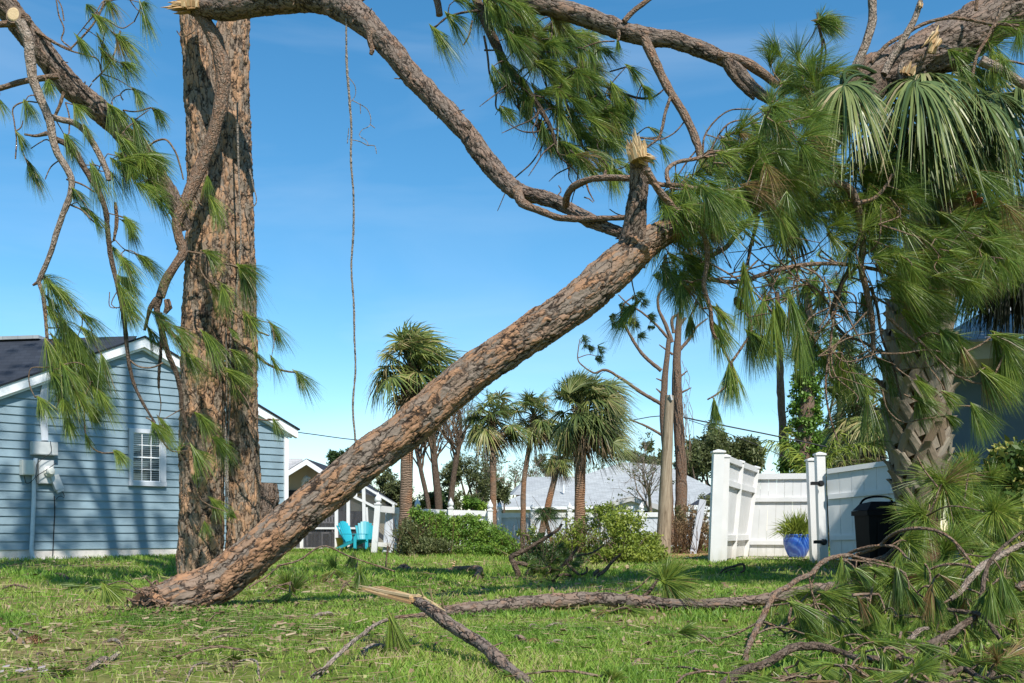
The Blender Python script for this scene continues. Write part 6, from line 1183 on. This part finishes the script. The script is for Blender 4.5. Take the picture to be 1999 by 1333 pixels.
for l, w_ in (([(110, 0), (115, 30), (125, 60), (120, 75), (140, 95)], (3, 3)), ([(205, 0), (190, 35), (170, 62), (148, 85), (135, 98)], (4, 4)), ([(180, 30), (210, 40), (240, 55), (262, 42)], (3, 2)), ([(75, 60), (100, 80), (135, 98), (170, 108), (190, 115), (198, 140)], (4, 3)), ([(240, 195), (235, 185), (245, 175), (262, 175)], (3, 2)), ([(240, 215), (262, 218), (295, 210)], (3, 3)), ([(262, 235), (280, 222), (290, 215)], (2, 2)), ([(285, 290), (305, 275), (322, 272), (340, 292), (352, 325), (358, 350)], (4, 4, 3)), ([(75, 200), (50, 198), (26, 210), (28, 240), (32, 270), (30, 310)], (3, 3)), ([(32, 255), (40, 250), (45, 235)], (3, 2)), ([(125, 180), (115, 210), (108, 225)], (7, 6)), ([(128, 200), (135, 225), (135, 260)], (3, 3)), ([(125, 40), (118, 8), (110, -5)], (3, 2)), ([(110, 290), (90, 272), (78, 278), (60, 290)], (3, 2)), ([(120, 310), (100, 325), (88, 350)], (3, 2)), ([(36, 262), (50, 310), (58, 325)], (3, 2)), ([(138, 400), (160, 410), (180, 430), (200, 445)], (4, 3)), ([(130, 350), (160, 360), (185, 375)], (4, 3)), ([(222, 465), (245, 488), (270, 498)], (2, 2)), ([(214, 570), (216, 600), (235, 600)], (2, 2)), ([(232, 565), (222, 580), (218, 595), (228, 602)], (2, 2)), ([(250, 700), (270, 715), (305, 715), (318, 708)], (4, 3)),
              ([(92, 640), (108, 640)], (3, 3)), ([(92, 660), (98, 715), (60, 720), (58, 752), (68, 775)], (3, 2)), ([(110, 770), (130, 800), (155, 795), (165, 775), (178, 745)], (4, 3)), ([(130, 760), (160, 780), (185, 778)], (2, 2)), ([(145, 600), (160, 620), (178, 640)], (3, 2)), ([(165, 790), (165, 820), (168, 850), (185, 878), (200, 884), (225, 883)], (3, 3)), ([(128, 820), (130, 810), (120, 790)], (2, 2)), ([(95, 600), (110, 630), (112, 640)], (4, 4)), ([(285, 815), (300, 825), (302, 830)], (3, 3)), ([(210, 300), (195, 325), (190, 340)], (2, 2))): pB.twigs(l, 8.1 if l[0][1] > 180 else 8.4, w_)
TL = [(209, 0, 250, 40), (212, 2, 235, 50), (275, 5, 302, 60), (278, 28, 305, 75), (280, 5, 310, 25), (185, 30, 235, 60), (190, 35, 215, 70), (225, 68, 275, 105), (230, 70, 280, 90), (228, 72, 255, 115), (150, 70, 190, 110), (152, 74, 175, 115), (170, 10, 205, 40), (195, 75, 215, 120), (200, 100, 238, 150), (240, 125, 285, 160), (242, 122, 288, 140), (198, 150, 220, 180), (262, 175, 295, 208), (264, 176, 280, 215), (300, 212, 343, 240), (302, 214, 330, 250), (215, 210, 250, 262), (220, 208, 262, 240), (145, 205, 168, 245), (148, 205, 180, 225), (260, 235, 312, 282), (262, 238, 290, 300), (235, 265, 288, 310), (232, 268, 260, 320), (232, 305, 285, 370), (234, 302, 300, 345), (238, 305, 262, 380), (300, 297, 332, 330), (302, 300, 322, 345), (130, 265, 170, 312), (128, 268, 150, 320), (48, 200, 66, 252), (50, 198, 75, 235), (34, 260, 56, 300), (54, 315, 88, 372), (56, 318, 78, 372), (-5, 192, 18, 230), (180, 325, 215, 385), (182, 322, 200, 390), (215, 335, 255, 392), (290, 355, 342, 392), (292, 352, 335, 375), (310, 388, 352, 402), (308, 392, 335, 425), (145, 370, 182, 402), (140, 372, 160, 400), (218, 310, 250, 340), (90, 160, 112, 200), (95, 158, 108, 190), (165, 245, 185, 280), (170, 330, 210, 360), (245, 425, 278, 462), (247, 428, 262, 475), (240, 430, 275, 440), (180, 418, 202, 445), (160, 405, 200, 425), (85, 540, 150, 575), (88, 542, 130, 600), (105, 562, 160, 620), (108, 560, 158, 595), (90, 598, 135, 642), (120, 628, 175, 700), (122, 625, 200, 690), (118, 635, 150, 720), (105, 658, 160, 740), (108, 665, 130, 750), (135, 650, 190, 730), (150, 690, 205, 745), (160, 640, 202, 672), (90, 668, 112, 740), (92, 672, 130, 720), (100, 728, 140, 780), (105, 730, 170, 770), (78, 778, 115, 818), (76, 780, 92, 822), (74, 776, 105, 795), (170, 795, 230, 810), (172, 792, 215, 815), (175, 800, 195, 830), (185, 758, 225, 790), (188, 755, 232, 800), (180, 745, 205, 785), (115, 770, 142, 800), (128, 818, 152, 848), (130, 818, 145, 855), (270, 498, 322, 530), (272, 500, 312, 520), (235, 500, 290, 545), (238, 505, 270, 560), (236, 540, 300, 565), (235, 545, 290, 590), (235, 560, 278, 622), (240, 585, 262, 645), (238, 580, 290, 620), (215, 478, 245, 510), (244, 600, 290, 640), (302, 828, 342, 862), (300, 830, 325, 870), (168, 850, 180, 880), (225, 882, 258, 910), (228, 880, 250, 900)]
pB.lst(TL, (7.9, 8.3), n=150, spread=.36, droop=.38)
pB.region([(90, 560), (140, 570), (200, 690), (190, 790), (110, 780), (95, 680)], 20, (7.9, 8.3), (.62, -.75), (55, 80), .3, n=130, spread=.36, droop=.35)
pB.region([(215, 200), (260, 230), (330, 370), (290, 380), (230, 330)], 14, (7.9, 8.3), (.8, -.5), (50, 75), .3, n=130, spread=.36, droop=.35)
pB.stubs(c, r, 20, (.01, .07), .007); pB.finish()

# ------------------------------------------------------------------ branches on the ground
def Yg(y, k=.93, mx=8.6): return min(mx, k * F * H / max(1, (y - CY)))
def lift(y): return Yg(y)
# the long log
lg = thing('fallen_log', 'long flaky log lying across the lawn in the middle foreground', 'log', P(1170, 1190, 6.3) * [1, 1, 0])
c, r = trunk(lg, [(774, 1212, 9), (825, 1204, 16), (870, 1195, 22), (930, 1189, 28), (1020, 1179, 29), (1080, 1173, 29), (1170, 1170, 28), (1250, 1175, 26), (1330, 1180, 20), (1400, 1179, 20), (1456, 1174, 20), (1520, 1164, 22), (1590, 1150, 22), (1650, 1140, 20), (1710, 1110, 16)], [5.35, 5.45, 5.6, 5.75, 5.98, 6.15, 6.2, 6.15, 6.05, 6.05, 6.15, 6.4, 6.8, 7.2, 7.5], None, 'bark_grey', 48, .010, (.035, .10, .012), 3, lump=.22)
pg = Pine(lg); pg.skel(c[::5]); pg.stubs(c, r, 14, (.01, .05), .005)
pg.branch([(1240, 1172), (1262, 1160), (1278, 1140), (1290, 1118)], 6.4, (8, 7, 5), 'limb_dark', 7)
for q in ((1300, 1135, 1345, 1080), (1298, 1135, 1300, 1062), (1300, 1133, 1370, 1130), (1298, 1138, 1360, 1180), (1300, 1138, 1330, 1195), (1300, 1136, 1372, 1155), (1299, 1132, 1260, 1100), (1300, 1140, 1310, 1200), (1300, 1130, 1325, 1075)): b, d, L = px_tuft(*q, 6.1); pg.add(b, d, L, 90, .35, .15, .75, link=False)
pg.twigs([(1215, 1160), (1240, 1150), (1290, 1118), (1297, 1130)], 6.3, (3, 3)); pg.twigs([(1135, 1170), (1180, 1150), (1240, 1165)], 6.5, (2, 2)); pg.twigs([(965, 1200), (975, 1180), (980, 1175)], 6.0, (3, 2)); pg.finish()
# splintered branch in front
fbk = thing('splintered_branch', 'broken branch with a pale splintered tip jutting up in the near foreground', 'branch', P(1035, 1332, 3.3) * [1, 1, 0]); pf = Pine(fbk)
Yb = [4.15, 4.05, 3.85, 3.6, 3.35, 3.08, 2.5]
c, r = trunk(fbk, [(800, 1167, 16), (822, 1178, 21), (870, 1213, 25), (945, 1262, 26), (990, 1303, 26), (1036, 1342, 26), (1110, 1425, 26)], Yb, None, 'bark_grey', 80, .0055, (.022, .05, .006), 5, lump=.2); pf.skel(c[::5])
g = G(); p0 = P(830, 1178, 4.0)
for k in range(26):
    a, b_ = P(rng.uniform(800, 835), 1170 + rng.normal(0, 4), 4.08 + rng.normal(0, .012)), P(rng.uniform(694, 745), 1149 + rng.normal(0, 3.5), 4.3 + rng.normal(0, .02)); m_ = (a + b_) / 2 + P(0, 0, 4)[:1].sum() * 0 - [0, 0, .003]; g.bar(a, m_, .012, .010, A=(rng.random(), 0, 0)); g.bar(m_, b_, .012, .010, w2=.25, A=(rng.random(), 0, 0))
for q in ((815, 1160, 858, 1182), (828, 1170, 820, 1148), (845, 1178, 838, 1140), (865, 1188, 862, 1165), (842, 1176, 870, 1193)): g.bar(P(q[0], q[1], 3.95), P(q[2], q[3], 3.9), .008, .005, w2=.3, A=(.8, 0, 0))
g.build('splintered_tip', M['wood_pale'], fbk)
pf.branch([(830, 1200, 3.95), (790, 1203, 3.95), (768, 1205, 3.95)], None, (8, 6), 'limb', 7); pf.branch([(768, 1206), (735, 1218), (711, 1236), (687, 1254), (657, 1281), (624, 1317), (600, 1350)], (3.95, 3.2), (7, 8, 9, 10), 'limb_grey', 8, .3)
pf.stubs(*pf.branch([(640, 1300), (612, 1318), (600, 1332)], 3.3, (6, 9), 'limb_grey', 8, .3), 3, (.01, .03), .003)
for k in range(7): b, d, L = px_tuft(766 + rng.normal(0, 5), 1212 + rng.normal(0, 4), 795 + rng.normal(0, 14), 1300 + rng.normal(0, 8), 3.9, 0); pf.add(b, d, L, 90, .18, .12, .55, link=False, wid=.0018)
pf.stubs(c, r, 10, (.01, .03), .004); pf.finish()
# pile of branches, lower right
def z8(l): return [(1200 + x / 2.502, 1030 + y / 2.502) for x, y in l]
bl = thing('foreground_branch_pile', 'tangle of fallen pine branches with long needles filling the lower right', 'branch', P(1750, 1290, 3.8) * [1, 1, 0]); pk = Pine(bl)
Yn = lambda y: Yg(y, .90, 6.8)
def ylin(l, a, b): return [(x, y, a + (b - a) * i / (len(l) - 1)) for i, (x, y) in enumerate(l)]
def dropfix(l, off=0.0):  # keep points above ground
    return [(x, y, min(Y_, .93 * F * H / max(6, y - CY))) for x, y, Y_ in l]
def pb(l, a, b, w_, mat='limb', seg=9, lump=.28): return pk.branch(dropfix(ylin(l, a, b)), None, w_, mat, seg, lump)
pb(z8([(640, 670), (650, 590), (680, 520), (720, 440), (780, 330), (850, 285), (900, 250), (960, 225), (1000, 180), (1050, 150), (1140, 135), (1200, 150), (1290, 165), (1370, 190)]), 3.75, 6.0, (11, 12, 12, 11, 10, 10, 9, 6, 4))
pb(z8([(1180, 130), (1290, 90), (1340, 45), (1400, 15), (1480, 3), (1580, 18), (1650, 60), (1700, 115), (1740, 170)]), 6.2, 5.4, (7, 7, 7, 6, 5))
pb(z8([(1100, 150), (1180, 110), (1270, 90), (1370, 95), (1430, 150), (1490, 200)]), 6.3, 5.8, (6, 6, 5, 3)); pb(z8([(1490, 240), (1560, 195), (1640, 178), (1720, 185), (1790, 205)]), 5.2, 5.0, (4, 6, 6))
pb(z8([(500, 800), (560, 745), (650, 690), (720, 670), (780, 640), (860, 590), (950, 578), (1030, 585), (1100, 610), (1200, 640), (1330, 645), (1420, 620), (1500, 590), (1570, 555), (1640, 520), (1700, 475), (1760, 440)]), 3.25, 4.3, (20, 19, 17, 17, 16, 15, 15, 18, 18, 15, 12), 'limb_dark', 12)
pb(z8([(1760, 440), (1790, 370), (1798, 300), (1805, 240), (1830, 170), (1880, 110), (1950, 50), (1990, 20)]), 4.3, 4.6, (12, 9, 8, 7, 6), 'limb_dark')
pb(z8([(1640, 350), (1690, 310), (1720, 270), (1755, 230), (1780, 200), (1860, 150), (1930, 110), (2000, 80), (2100, 60)]), 4.6, 5.0, (9, 13, 14, 12, 10), 'limb_grey')
pb(z8([(1620, 400), (1700, 410), (1770, 420), (1900, 560), (1960, 580), (2050, 640)]), 4.4, 4.1, (8, 9, 9, 8), 'limb_dark'); pb(z8([(1500, 590), (1550, 600), (1575, 640), (1590, 700), (1600, 780)]), 4.1, 3.5, (24, 26, 22, 18), 'limb_dark', 12)
pb(z8([(1430, 590), (1450, 540), (1490, 500), (1530, 490)]), 4.2, 4.3, (14, 12, 6), 'limb_grey'); pb(z8([(1390, 600), (1388, 560), (1398, 510)]), 4.2, 4.2, (6, 5)); pb(z8([(1390, 560), (1450, 565), (1500, 590), (1530, 630)]), 4.2, 4.0, (5, 4))
pb(z8([(720, 460), (760, 470), (800, 490), (810, 500)]), 4.4, 4.4, (7, 5)); pb(z8([(810, 490), (850, 465), (890, 430)]), 4.6, 4.6, (6, 5)); pb(z8([(850, 460), (860, 400), (870, 370)]), 4.5, 4.5, (6, 4)); pb(z8([(1160, 330), (1220, 325), (1290, 325)]), 5.3, 5.3, (7, 5))
pb(z8([(1200, 210), (1260, 170), (1330, 140), (1360, 110)]), 6.6, 6.6, (18, 14, 10), 'limb_dark'); pb(z8([(1440, 700), (1500, 690), (1600, 720), (1700, 690), (1800, 740), (1900, 700), (2000, 720)]), 3.6, 3.5, (10, 12, 12, 14), 'limb_dark'); pb(z8([(300, 760), (380, 710), (450, 700), (540, 710), (600, 690)]), 3.5, 3.6, (5, 5, 4)); pb(z8([(1130, 640), (1125, 690), (1120, 720)]), 3.8, 3.7, (5, 4)); pb(z8([(1660, 720), (1640, 680), (1625, 650), (1650, 620)]), 3.8, 3.8, (6, 8, 5))
pb(z8([(1750, 600), (1820, 620), (1860, 640)]), 3.9, 3.8, (6, 4)); pb(z8([(830, 690), (850, 720), (870, 755)]), 3.5, 3.4, (5, 4)); pb(z8([(1970, 300), (1990, 280), (2050, 270)]), 4.5, 4.5, (16, 18))
def tz(x0, y0, x1, y1, Y_, n=120, sp=.30, rep=2, tone=None, dr=.25, wid=.0022):
    a, b_ = z8([(x0, y0), (x1, y1)])
    for _ in range(rep):
        yy = min(Y_ + rng.normal(0, .08), .97 * F * H / max(8, a[1] - CY)); b, d, L = px_tuft(a[0] + rng.normal(0, 2), a[1] + rng.normal(0, 2), b_[0] + rng.normal(0, 9), b_[1] + rng.normal(0, 6), yy, -.1); pk.add(b, d, L, n, sp, dr, tone, wid=wid)
for q in ((1380, 190, 1400, 380), (1370, 195, 1450, 330), (1550, 290, 1560, 480), (1545, 300, 1620, 420), (1540, 300, 1510, 440), (880, 360, 960, 560), (875, 365, 1030, 450), (1110, 160, 1120, 250), (1105, 165, 1140, 215), (1830, 290, 1840, 500), (1825, 290, 1790, 430), (1835, 290, 1900, 440), (1890, 240, 1920, 420), (1885, 250, 1960, 380), (840, 520, 860, 640), (838, 525, 910, 650), (1310, 660, 1290, 758), (1305, 662, 1400, 750), (1300, 665, 1230, 750), (1130, 690, 1110, 758), (1128, 695, 1190, 750), (1550, 665, 1560, 760), (1640, 660, 1640, 758), (1645, 660, 1720, 750), (1050, 440, 1100, 600), (1060, 430, 1160, 560), (1140, 470, 1220, 620), (1150, 460, 1180, 600), (960, 480, 1050, 560), (1250, 380, 1290, 480), (1190, 350, 1240, 450), (1400, 640, 1420, 740), (1760, 480, 1790, 620), (1700, 560, 1740, 680), (1900, 500, 1930, 640), (1960, 450, 1990, 600), (1800, 600, 1830, 740), (1900, 640, 1930, 750), (210, 680, 180, 755), (215, 685, 260, 750), (1280, 560, 1330, 640), (1180, 200, 1260, 260), (1250, 190, 1330, 240), (1520, 180, 1560, 260), (1600, 240, 1660, 300), (1440, 300, 1500, 380), (1000, 620, 1060, 700), (400, 540, 470, 600), (1640, 560, 1700, 640)): tz(*q, 4.4 if q[1] < 560 else 3.75)
# star tufts facing the camera higher up
def star(x, y, Y_, rp, k=6, n=90, tone=.7, up=0):
    for i in range(k): a = rng.random() * 6.28; d = np.array([math.cos(a), -.35 + rng.normal(0, .2), math.sin(a) + up]); pk.add(P(x, y, Y_) + rng.normal(0, .015, 3), d, rp / F * Y_, n, .55, .22, tone + rng.normal(0, .1), link=(i == 0))
for q in ((1838, 945, 6.6, 92, 9), (1800, 1010, 6.4, 75, 7), (1890, 925, 6.9, 70, 5), (1860, 1010, 6.5, 80, 6), (1945, 1000, 6.0, 70, 7), (1900, 1090, 5.6, 80, 7), (1850, 1075, 5.8, 80, 6), (1770, 1060, 6.1, 60, 6), (1930, 940, 6.8, 50, 3), (1820, 1130, 5.2, 75, 6), (1970, 1080, 5.4, 60, 5), (1740, 1130, 5.6, 60, 5), (1690, 1140, 5.8, 55, 4), (1880, 960, 6.9, 80, 5)): star(*q)
pk.twigs([(1785, 1030), (1800, 1020), (1838, 945)], 6.5, (5, 3)); pk.twigs([(1900, 1100), (1880, 1020), (1890, 925)], 6.5, (5, 3)); pk.twigs([(1768, 1010), (1750, 1000), (1745, 985)], 6.6, (4, 3)); pk.twigs([(1830, 950), (1800, 910), (1790, 890)], 6.4, (4, 3))
pk.region([(1640, 1110), (1750, 1080), (1820, 1100), (1999, 1080), (1999, 1290), (1700, 1290), (1560, 1180)], 150, lambda y: Yg(y, rng.uniform(.82, .93), 5.8), (.15, -.75), (60, 100), .8, n=110, spread=.34, wid=.0022)
pk.region([(1500, 1180), (1640, 1130), (1720, 1200), (1640, 1260), (1560, 1250)], 36, lambda y: Yg(y, rng.uniform(.85, .95), 5.5), (.3, -.6), (45, 80), .8, n=90, spread=.4, wid=.0024)
pk.region([(1440, 1290), (1999, 1270), (1999, 1360), (1400, 1360)], 90, lambda y: Yg(y, rng.uniform(.82, .93), 4), (.0, -.6), (60, 110), .9, n=100, spread=.35, wid=.0018)
pk.cone(1783, 1140, 5.2, .05, (0, 0, 1)); pk.finish()
# branch stub by the big palm base and small tangle
db = thing('dark_dead_branches', 'thrown dark dead branches curling up beside the yellow green shrub', 'branch', P(1012, 1128, 10.3) * [1, 1, 0]); pd_ = Pine(db, 'limb_dark')
def z5b(l): return [(900 + x / 3.333, 800 + y / 3.333) for x, y in l]
for l, w_ in (([(375, 1100), (365, 1050), (345, 1000), (325, 960), (370, 935), (440, 900), (520, 850), (600, 800), (640, 770), (655, 740)], (12, 12, 9, 7, 5)), ([(365, 940), (400, 900), (412, 860), (405, 820), (435, 815), (440, 850)], (6, 5, 4)), ([(350, 995), (400, 1000), (480, 1030), (570, 1055), (640, 1030), (700, 970), (740, 920), (760, 890)], (8, 7, 5)), ([(440, 1020), (430, 1060), (420, 1080)], (4, 3)), ([(520, 1050), (515, 1085)], (4, 3)), ([(690, 1000), (740, 1050), (770, 1075)], (6, 5)), ([(700, 980), (760, 950), (850, 930), (930, 880)], (5, 3)), ([(880, 1080), (930, 1050), (990, 980), (1040, 940)], (8, 5)), ([(600, 1090), (680, 1070), (720, 1080)], (7, 5)), ([(780, 1075), (820, 1050), (815, 1020)], (5, 4)), ([(870, 1100), (875, 1060), (900, 1040)], (10, 7))): pd_.branch(z5b(l), 10.3, w_, 'limb_dark', 7, .3)
pd_.region([(1020, 1095), (1080, 1060), (1130, 1090), (1120, 1125), (1040, 1128)], 26, (10.0, 10.6), (.3, .2), (18, 30), 1.2, n=70, spread=.6, tone=.1, wid=.004); pd_.finish()
d2 = thing('small_dead_branch', 'little black dead branch lying in the shade before the fence', 'branch', P(1410, 1125, 10) * [1, 1, 0]); p2 = Pine(d2, 'limb_dark')
for l, w_ in (([(1402, 1122), (1412, 1112), (1430, 1106), (1452, 1103), (1453, 1112), (1445, 1118)], (4, 5, 4)), ([(1405, 1125), (1420, 1114), (1436, 1110)], (4, 3))): p2.branch(l, 10.6, w_, 'limb_dark', 6, .3)
# small debris on the lawn, each piece its own thing
deb = [([(880, 1099), (900, 1108), (935, 1129)], 10.2, (6, 12, 12), 'limb', 'short broken limb piece with a torn pale end on the mid lawn'),
 ([(835, 1120), (860, 1118), (882, 1121)], 10.6, (8, 9), 'limb', 'flat bark covered stick beside the short limb piece'),
 ([(772, 1119), (788, 1113), (806, 1118)], 10.9, (8, 16, 8), 'limb_dark', 'dark lump of rotten wood left of the flat stick'),
 ([(1052, 1229), (1090, 1224), (1120, 1222), (1155, 1233)], 4.9, (4, 6, 4), 'limb_grey', 'thin curved twig lying in the open grass right of the splintered branch'),
 ([(1028, 1230), (1040, 1226), (1052, 1224)], 4.95, (5, 5), 'limb_grey', 'tiny bark stick at the left tip of the curved twig'),
 ([(705, 1283), (730, 1274), (766, 1270)], 4.0, (8, 12, 11), 'limb_grey', 'thick grey stick under the drooping tuft'),
 ([(1000, 1250), (1015, 1256), (1035, 1262)], 4.2, (8, 12, 8), 'limb', 'short brown bark chunk right of the splintered branch'),
 ([(1055, 1262), (1085, 1260), (1115, 1256)], 4.25, (3, 5, 4), 'limb_grey', 'pale forked twig in the grass below the curved twig'),
 ([(600, 1216), (640, 1208), (680, 1206)], 5.4, (8, 10, 6), 'limb_grey', 'grey bark strip between the leaning trunk and splintered tip'),
 ([(170, 1312), (200, 1303), (215, 1292), (232, 1286)], 3.65, (10, 14, 12, 6), 'limb_grey', 'gnarled grey branch stub in the bottom left grass'),
 ([(75, 1300), (80, 1286), (95, 1282), (110, 1296)], 3.7, (4, 5, 4), 'limb', 'small hooked twig left of the gnarled stub'),
 ([(0, 1150), (30, 1146), (58, 1148)], 8.0, (3, 5, 3), 'limb', 'thin stick lying at the far left lawn edge'),
 ([(110, 1120), (122, 1126), (134, 1132)], 9.6, (5, 8), 'limb_dark', 'dark short stick on the shaded lawn near the blue house'),
 ([(200, 1255), (225, 1258), (240, 1262)], 4.2, (8, 9, 5), 'limb_grey', 'weathered grey stick in the left foreground grass'),
 ([(30, 1210), (60, 1206), (75, 1214)], 5.4, (4, 4), 'limb_grey', 'thin pale twig in the left middle grass'),
 ([(30, 1250), (45, 1240), (62, 1236), (40, 1238), (48, 1256)], 4.6, (3, 4), 'limb_grey', 'small forked pale twig left of the pine cone'),
 ([(360, 1332), (400, 1308), (440, 1302), (470, 1303), (510, 1330)], 3.55, (4, 5, 4), 'limb_grey', 'arched thin twig at the bottom left of centre'),
 ([(395, 1262), (430, 1250), (480, 1240), (500, 1230)], 4.5, (3, 5, 3), 'limb_grey', 'long straggly twig in front of the leaning trunk base'),
 ([(1300, 1282), (1320, 1280), (1335, 1276)], 3.95, (3, 4), 'limb', 'small brown twig in the sunny grass left of the branch pile'),
 ([(1325, 1285), (1360, 1280), (1400, 1276)], 3.9, (4, 6, 4), 'limb_grey', 'grey mossy twig just left of the branch pile'),
 ([(1228, 1302), (1250, 1296), (1260, 1300)], 3.65, (5, 6), 'limb', 'flat brown bark flake at the lower middle'),
 ([(1270, 1140), (1300, 1136), (1340, 1142)], 9.0, (3, 4), 'limb', 'thin reddish twig near the shaded shrub edge')]
for l, Y_, w_, m_, lab in deb:
    g = G(); pp = path(l, Y_)
    for i, (x, y) in enumerate(l):
        yy = YG(y) if y > CY + 30 else Y_; pp[i] = P(x, y, yy * .975)
    pp[:, 1] = np.clip(pp[:, 1], Y_ * .8, Y_ * 1.15)
    rad = wr(w_, pp); pp[:, 2] = np.maximum(gz(pp[:, 0], pp[:, 1]) + rad * .6, .01) + np.array([.02 * (i % 2) for i in range(len(pp))])
    g.tube(pp, rad, 9, .012, lump=.35, seed=int(rng.integers(99))); g.build('fallen_stick', M[m_], label=lab, category='stick', group='sticks scattered on the lawn')
g = G(); q = P(880, 1099, 9.6); splinters(None, q * [1, 1, 1], (-1, -.2, .3), 6, .05, .02, w_=.008).name = 'pale_splinter'
o = bpy.data.objects['pale_splinter']; tag(o, 'tiny pale splinter at the torn end of the short limb piece', 'splinter')
# loose needle sprays lying on the grass
def spray(lab, items, twigs=(), n=90, sp=.45, wid=.0026):
    x, y = items[0][:2]; Y0 = YG(max(y, CY + 40)) * .95; t = thing('needle_spray', lab, 'pine spray', P(x, y, Y0) * [1, 1, 0], 'pine sprays lying on the lawn'); p_ = Pine(t)
    p_.skel(path([(x, y), (x + 4, y + 3)], Y0))
    for tw in twigs: p_.twigs(dropfix([(a, b, Y0) for a, b in tw]), None, (4, 3))
    for q in items:
        for _ in range(2): yy = min(Y0, .97 * F * H / (max(q[1], q[3] - 6, CY + 20) - CY)); b, d, L = px_tuft(q[0] + rng.normal(0, 2), q[1] + rng.normal(0, 2), q[2] + rng.normal(0, 5), q[3] + rng.normal(0, 4), yy, -.1); p_.add(b, d, L, n, sp, .15, wid=wid)
    p_.finish()
spray('green needle spray behind the leaning trunk, left half', [(565, 1150, 530, 1120), (570, 1155, 600, 1110), (572, 1160, 620, 1165), (565, 1160, 540, 1190), (520, 1165, 480, 1180), (500, 1170, 470, 1150), (560, 1150, 560, 1100), (590, 1175, 640, 1180)], [[(480, 1150), (520, 1125), (545, 1105)], [(540, 1105), (580, 1095), (632, 1066), (680, 1085), (770, 1115)]])
spray('green needle spray sprouting up beside the splintered tip', [(650, 1110, 600, 1100), (652, 1115, 640, 1070), (648, 1118, 620, 1140), (655, 1115, 690, 1140), (700, 1110, 705, 1160), (690, 1080, 685, 1120)], [[(660, 1165), (672, 1140), (692, 1115), (698, 1098)], [(720, 1145), (745, 1120), (755, 1085), (757, 1065)], [(652, 1112), (665, 1130), (682, 1142)]])
spray('bright needle spray in the grass left of the leaning trunk base', [(205, 1148, 250, 1185), (208, 1150, 235, 1195), (200, 1148, 160, 1160), (215, 1146, 260, 1160), (205, 1150, 215, 1190), (160, 1145, 120, 1150)], [[(280, 1165), (240, 1150), (200, 1146)]])
spray('small needle tuft in the bottom left corner grass', [(118, 1315, 105, 1300), (118, 1318, 140, 1300), (120, 1318, 150, 1325), (115, 1320, 95, 1328), (120, 1315, 122, 1295)])
spray('flat needle spray in the grass left of the fallen log', [(500, 1275, 460, 1265), (500, 1278, 540, 1285), (330, 1290, 300, 1280)])
spray('short upright green tuft in front of the leaning trunk', [(455, 1290, 452, 1265), (455, 1292, 470, 1275), (455, 1290, 440, 1280)], [[(456, 1305), (455, 1290)]])
spray('small arching green frond tip on the mid lawn', [(830, 1118, 850, 1135), (832, 1116, 808, 1132), (835, 1115, 870, 1122)], wid=.004)
spray('tiny green spray near the bottom centre', [(1195, 1325, 1180, 1310), (1195, 1326, 1215, 1312), (1000, 1320, 980, 1310)])
spray('green needle spray lying over the right end of the fallen log', [(1140, 1192, 1190, 1200), (1190, 1195, 1240, 1190), (1230, 1190, 1270, 1205), (1180, 1195, 1150, 1210)])
spray('needle spray in the sunny grass left of the pile', [(1400, 1262, 1370, 1270), (1400, 1265, 1440, 1260), (1330, 1230, 1370, 1225)])
# fallen cones and a scrap
for x, y, lab in ((53, 1252, 'brown pine cone in the left foreground grass'), (1028, 1258, 'pale pine cone beside the splintered branch')):
    Y_ = YG(y) * .97; t = thing('fallen_cone', lab, 'pine cone', P(x, y, Y_) * [1, 1, 0]); q_ = Pine(t); q_.cone(x, y, Y_, .06, (1, .2, -.1))
g = G(); rt = P(262, 1165, 5.8)
for k in range(60): a = rng.random() * 6.28; b = P(rng.uniform(282, 330), rng.uniform(1172, 1198), rng.uniform(5.6, 5.9)) + rng.normal(0, .03, 3); e = b + [-.04 - .07 * rng.random(), rng.normal(0, .08), rng.normal(0.02, .04)]; g.tube([b, (b + e) / 2 + rng.normal(0, .02, 3), e], [.012, .009, .003], 5, .02, lump=.3)
g.build('torn_roots', M['limb'], lp)
g = G(); p_ = P(60, 1326, 3.3); p_[2] = .03
for k in range(9): q = p_ + [rng.normal(0, .05), rng.normal(0, .02), rng.uniform(0, .01)]; g.add([q, q + [.022, .006, .004], q + [.02, .014, .01], q + [-.003, .012, .005]], q=[(0, 1, 2, 3)], A=(rng.random(), 0, 0))
g.build('paper_scrap', solid('scrap', (.30, .25, .25), .6), label='small crumpled pale scrap in the bottom left corner grass', category='litter')

# torn ground and bark chips at the foot of the leaning trunk and by the log
g = G()
for cx_, cy_, sx_, sy_, n_ in ((-2.05, 5.75, .30, .16, 420), (-1.8, 6.0, .45, .25, 200), (-.6, 6.4, 1.2, .5, 260), (.9, 6.5, 1.6, .5, 300), (-2.6, 5.0, .8, .5, 160), (1.5, 5.2, 1.5, .8, 200), (-.9, 9.0, 1.2, .9, 160), (-2.0, 9.4, .5, .3, 160)):
    for k in range(n_):
        p_ = np.array([rng.normal(cx_, sx_), rng.normal(cy_, sy_), 0]); p_[2] = gz(p_[0], p_[1]) + rng.uniform(.0, .035); a = rng.random() * 6.28; L = rng.uniform(.006, .032); d = np.array([math.cos(a), math.sin(a), rng.normal(0, .4)]) * L; s_ = nrm(np.cross(d, (rng.normal(0, .5), rng.normal(0, .5), 1))) * L * .5; t_ = np.array([0, 0, .004])
        g.hexa([p_ - s_, p_ + d - s_ * .7, p_ + d + s_ * .8, p_ + s_, p_ - s_ + t_, p_ + d - s_ * .6 + t_, p_ + d + s_ * .7 + t_, p_ + s_ + t_], A=(rng.random() * .75, 0, 0))
g.build('bark_chips', M['litter'], kind='stuff', label='brown bark chips and torn bits around the foot of the leaning trunk and the log', category='bark chips')
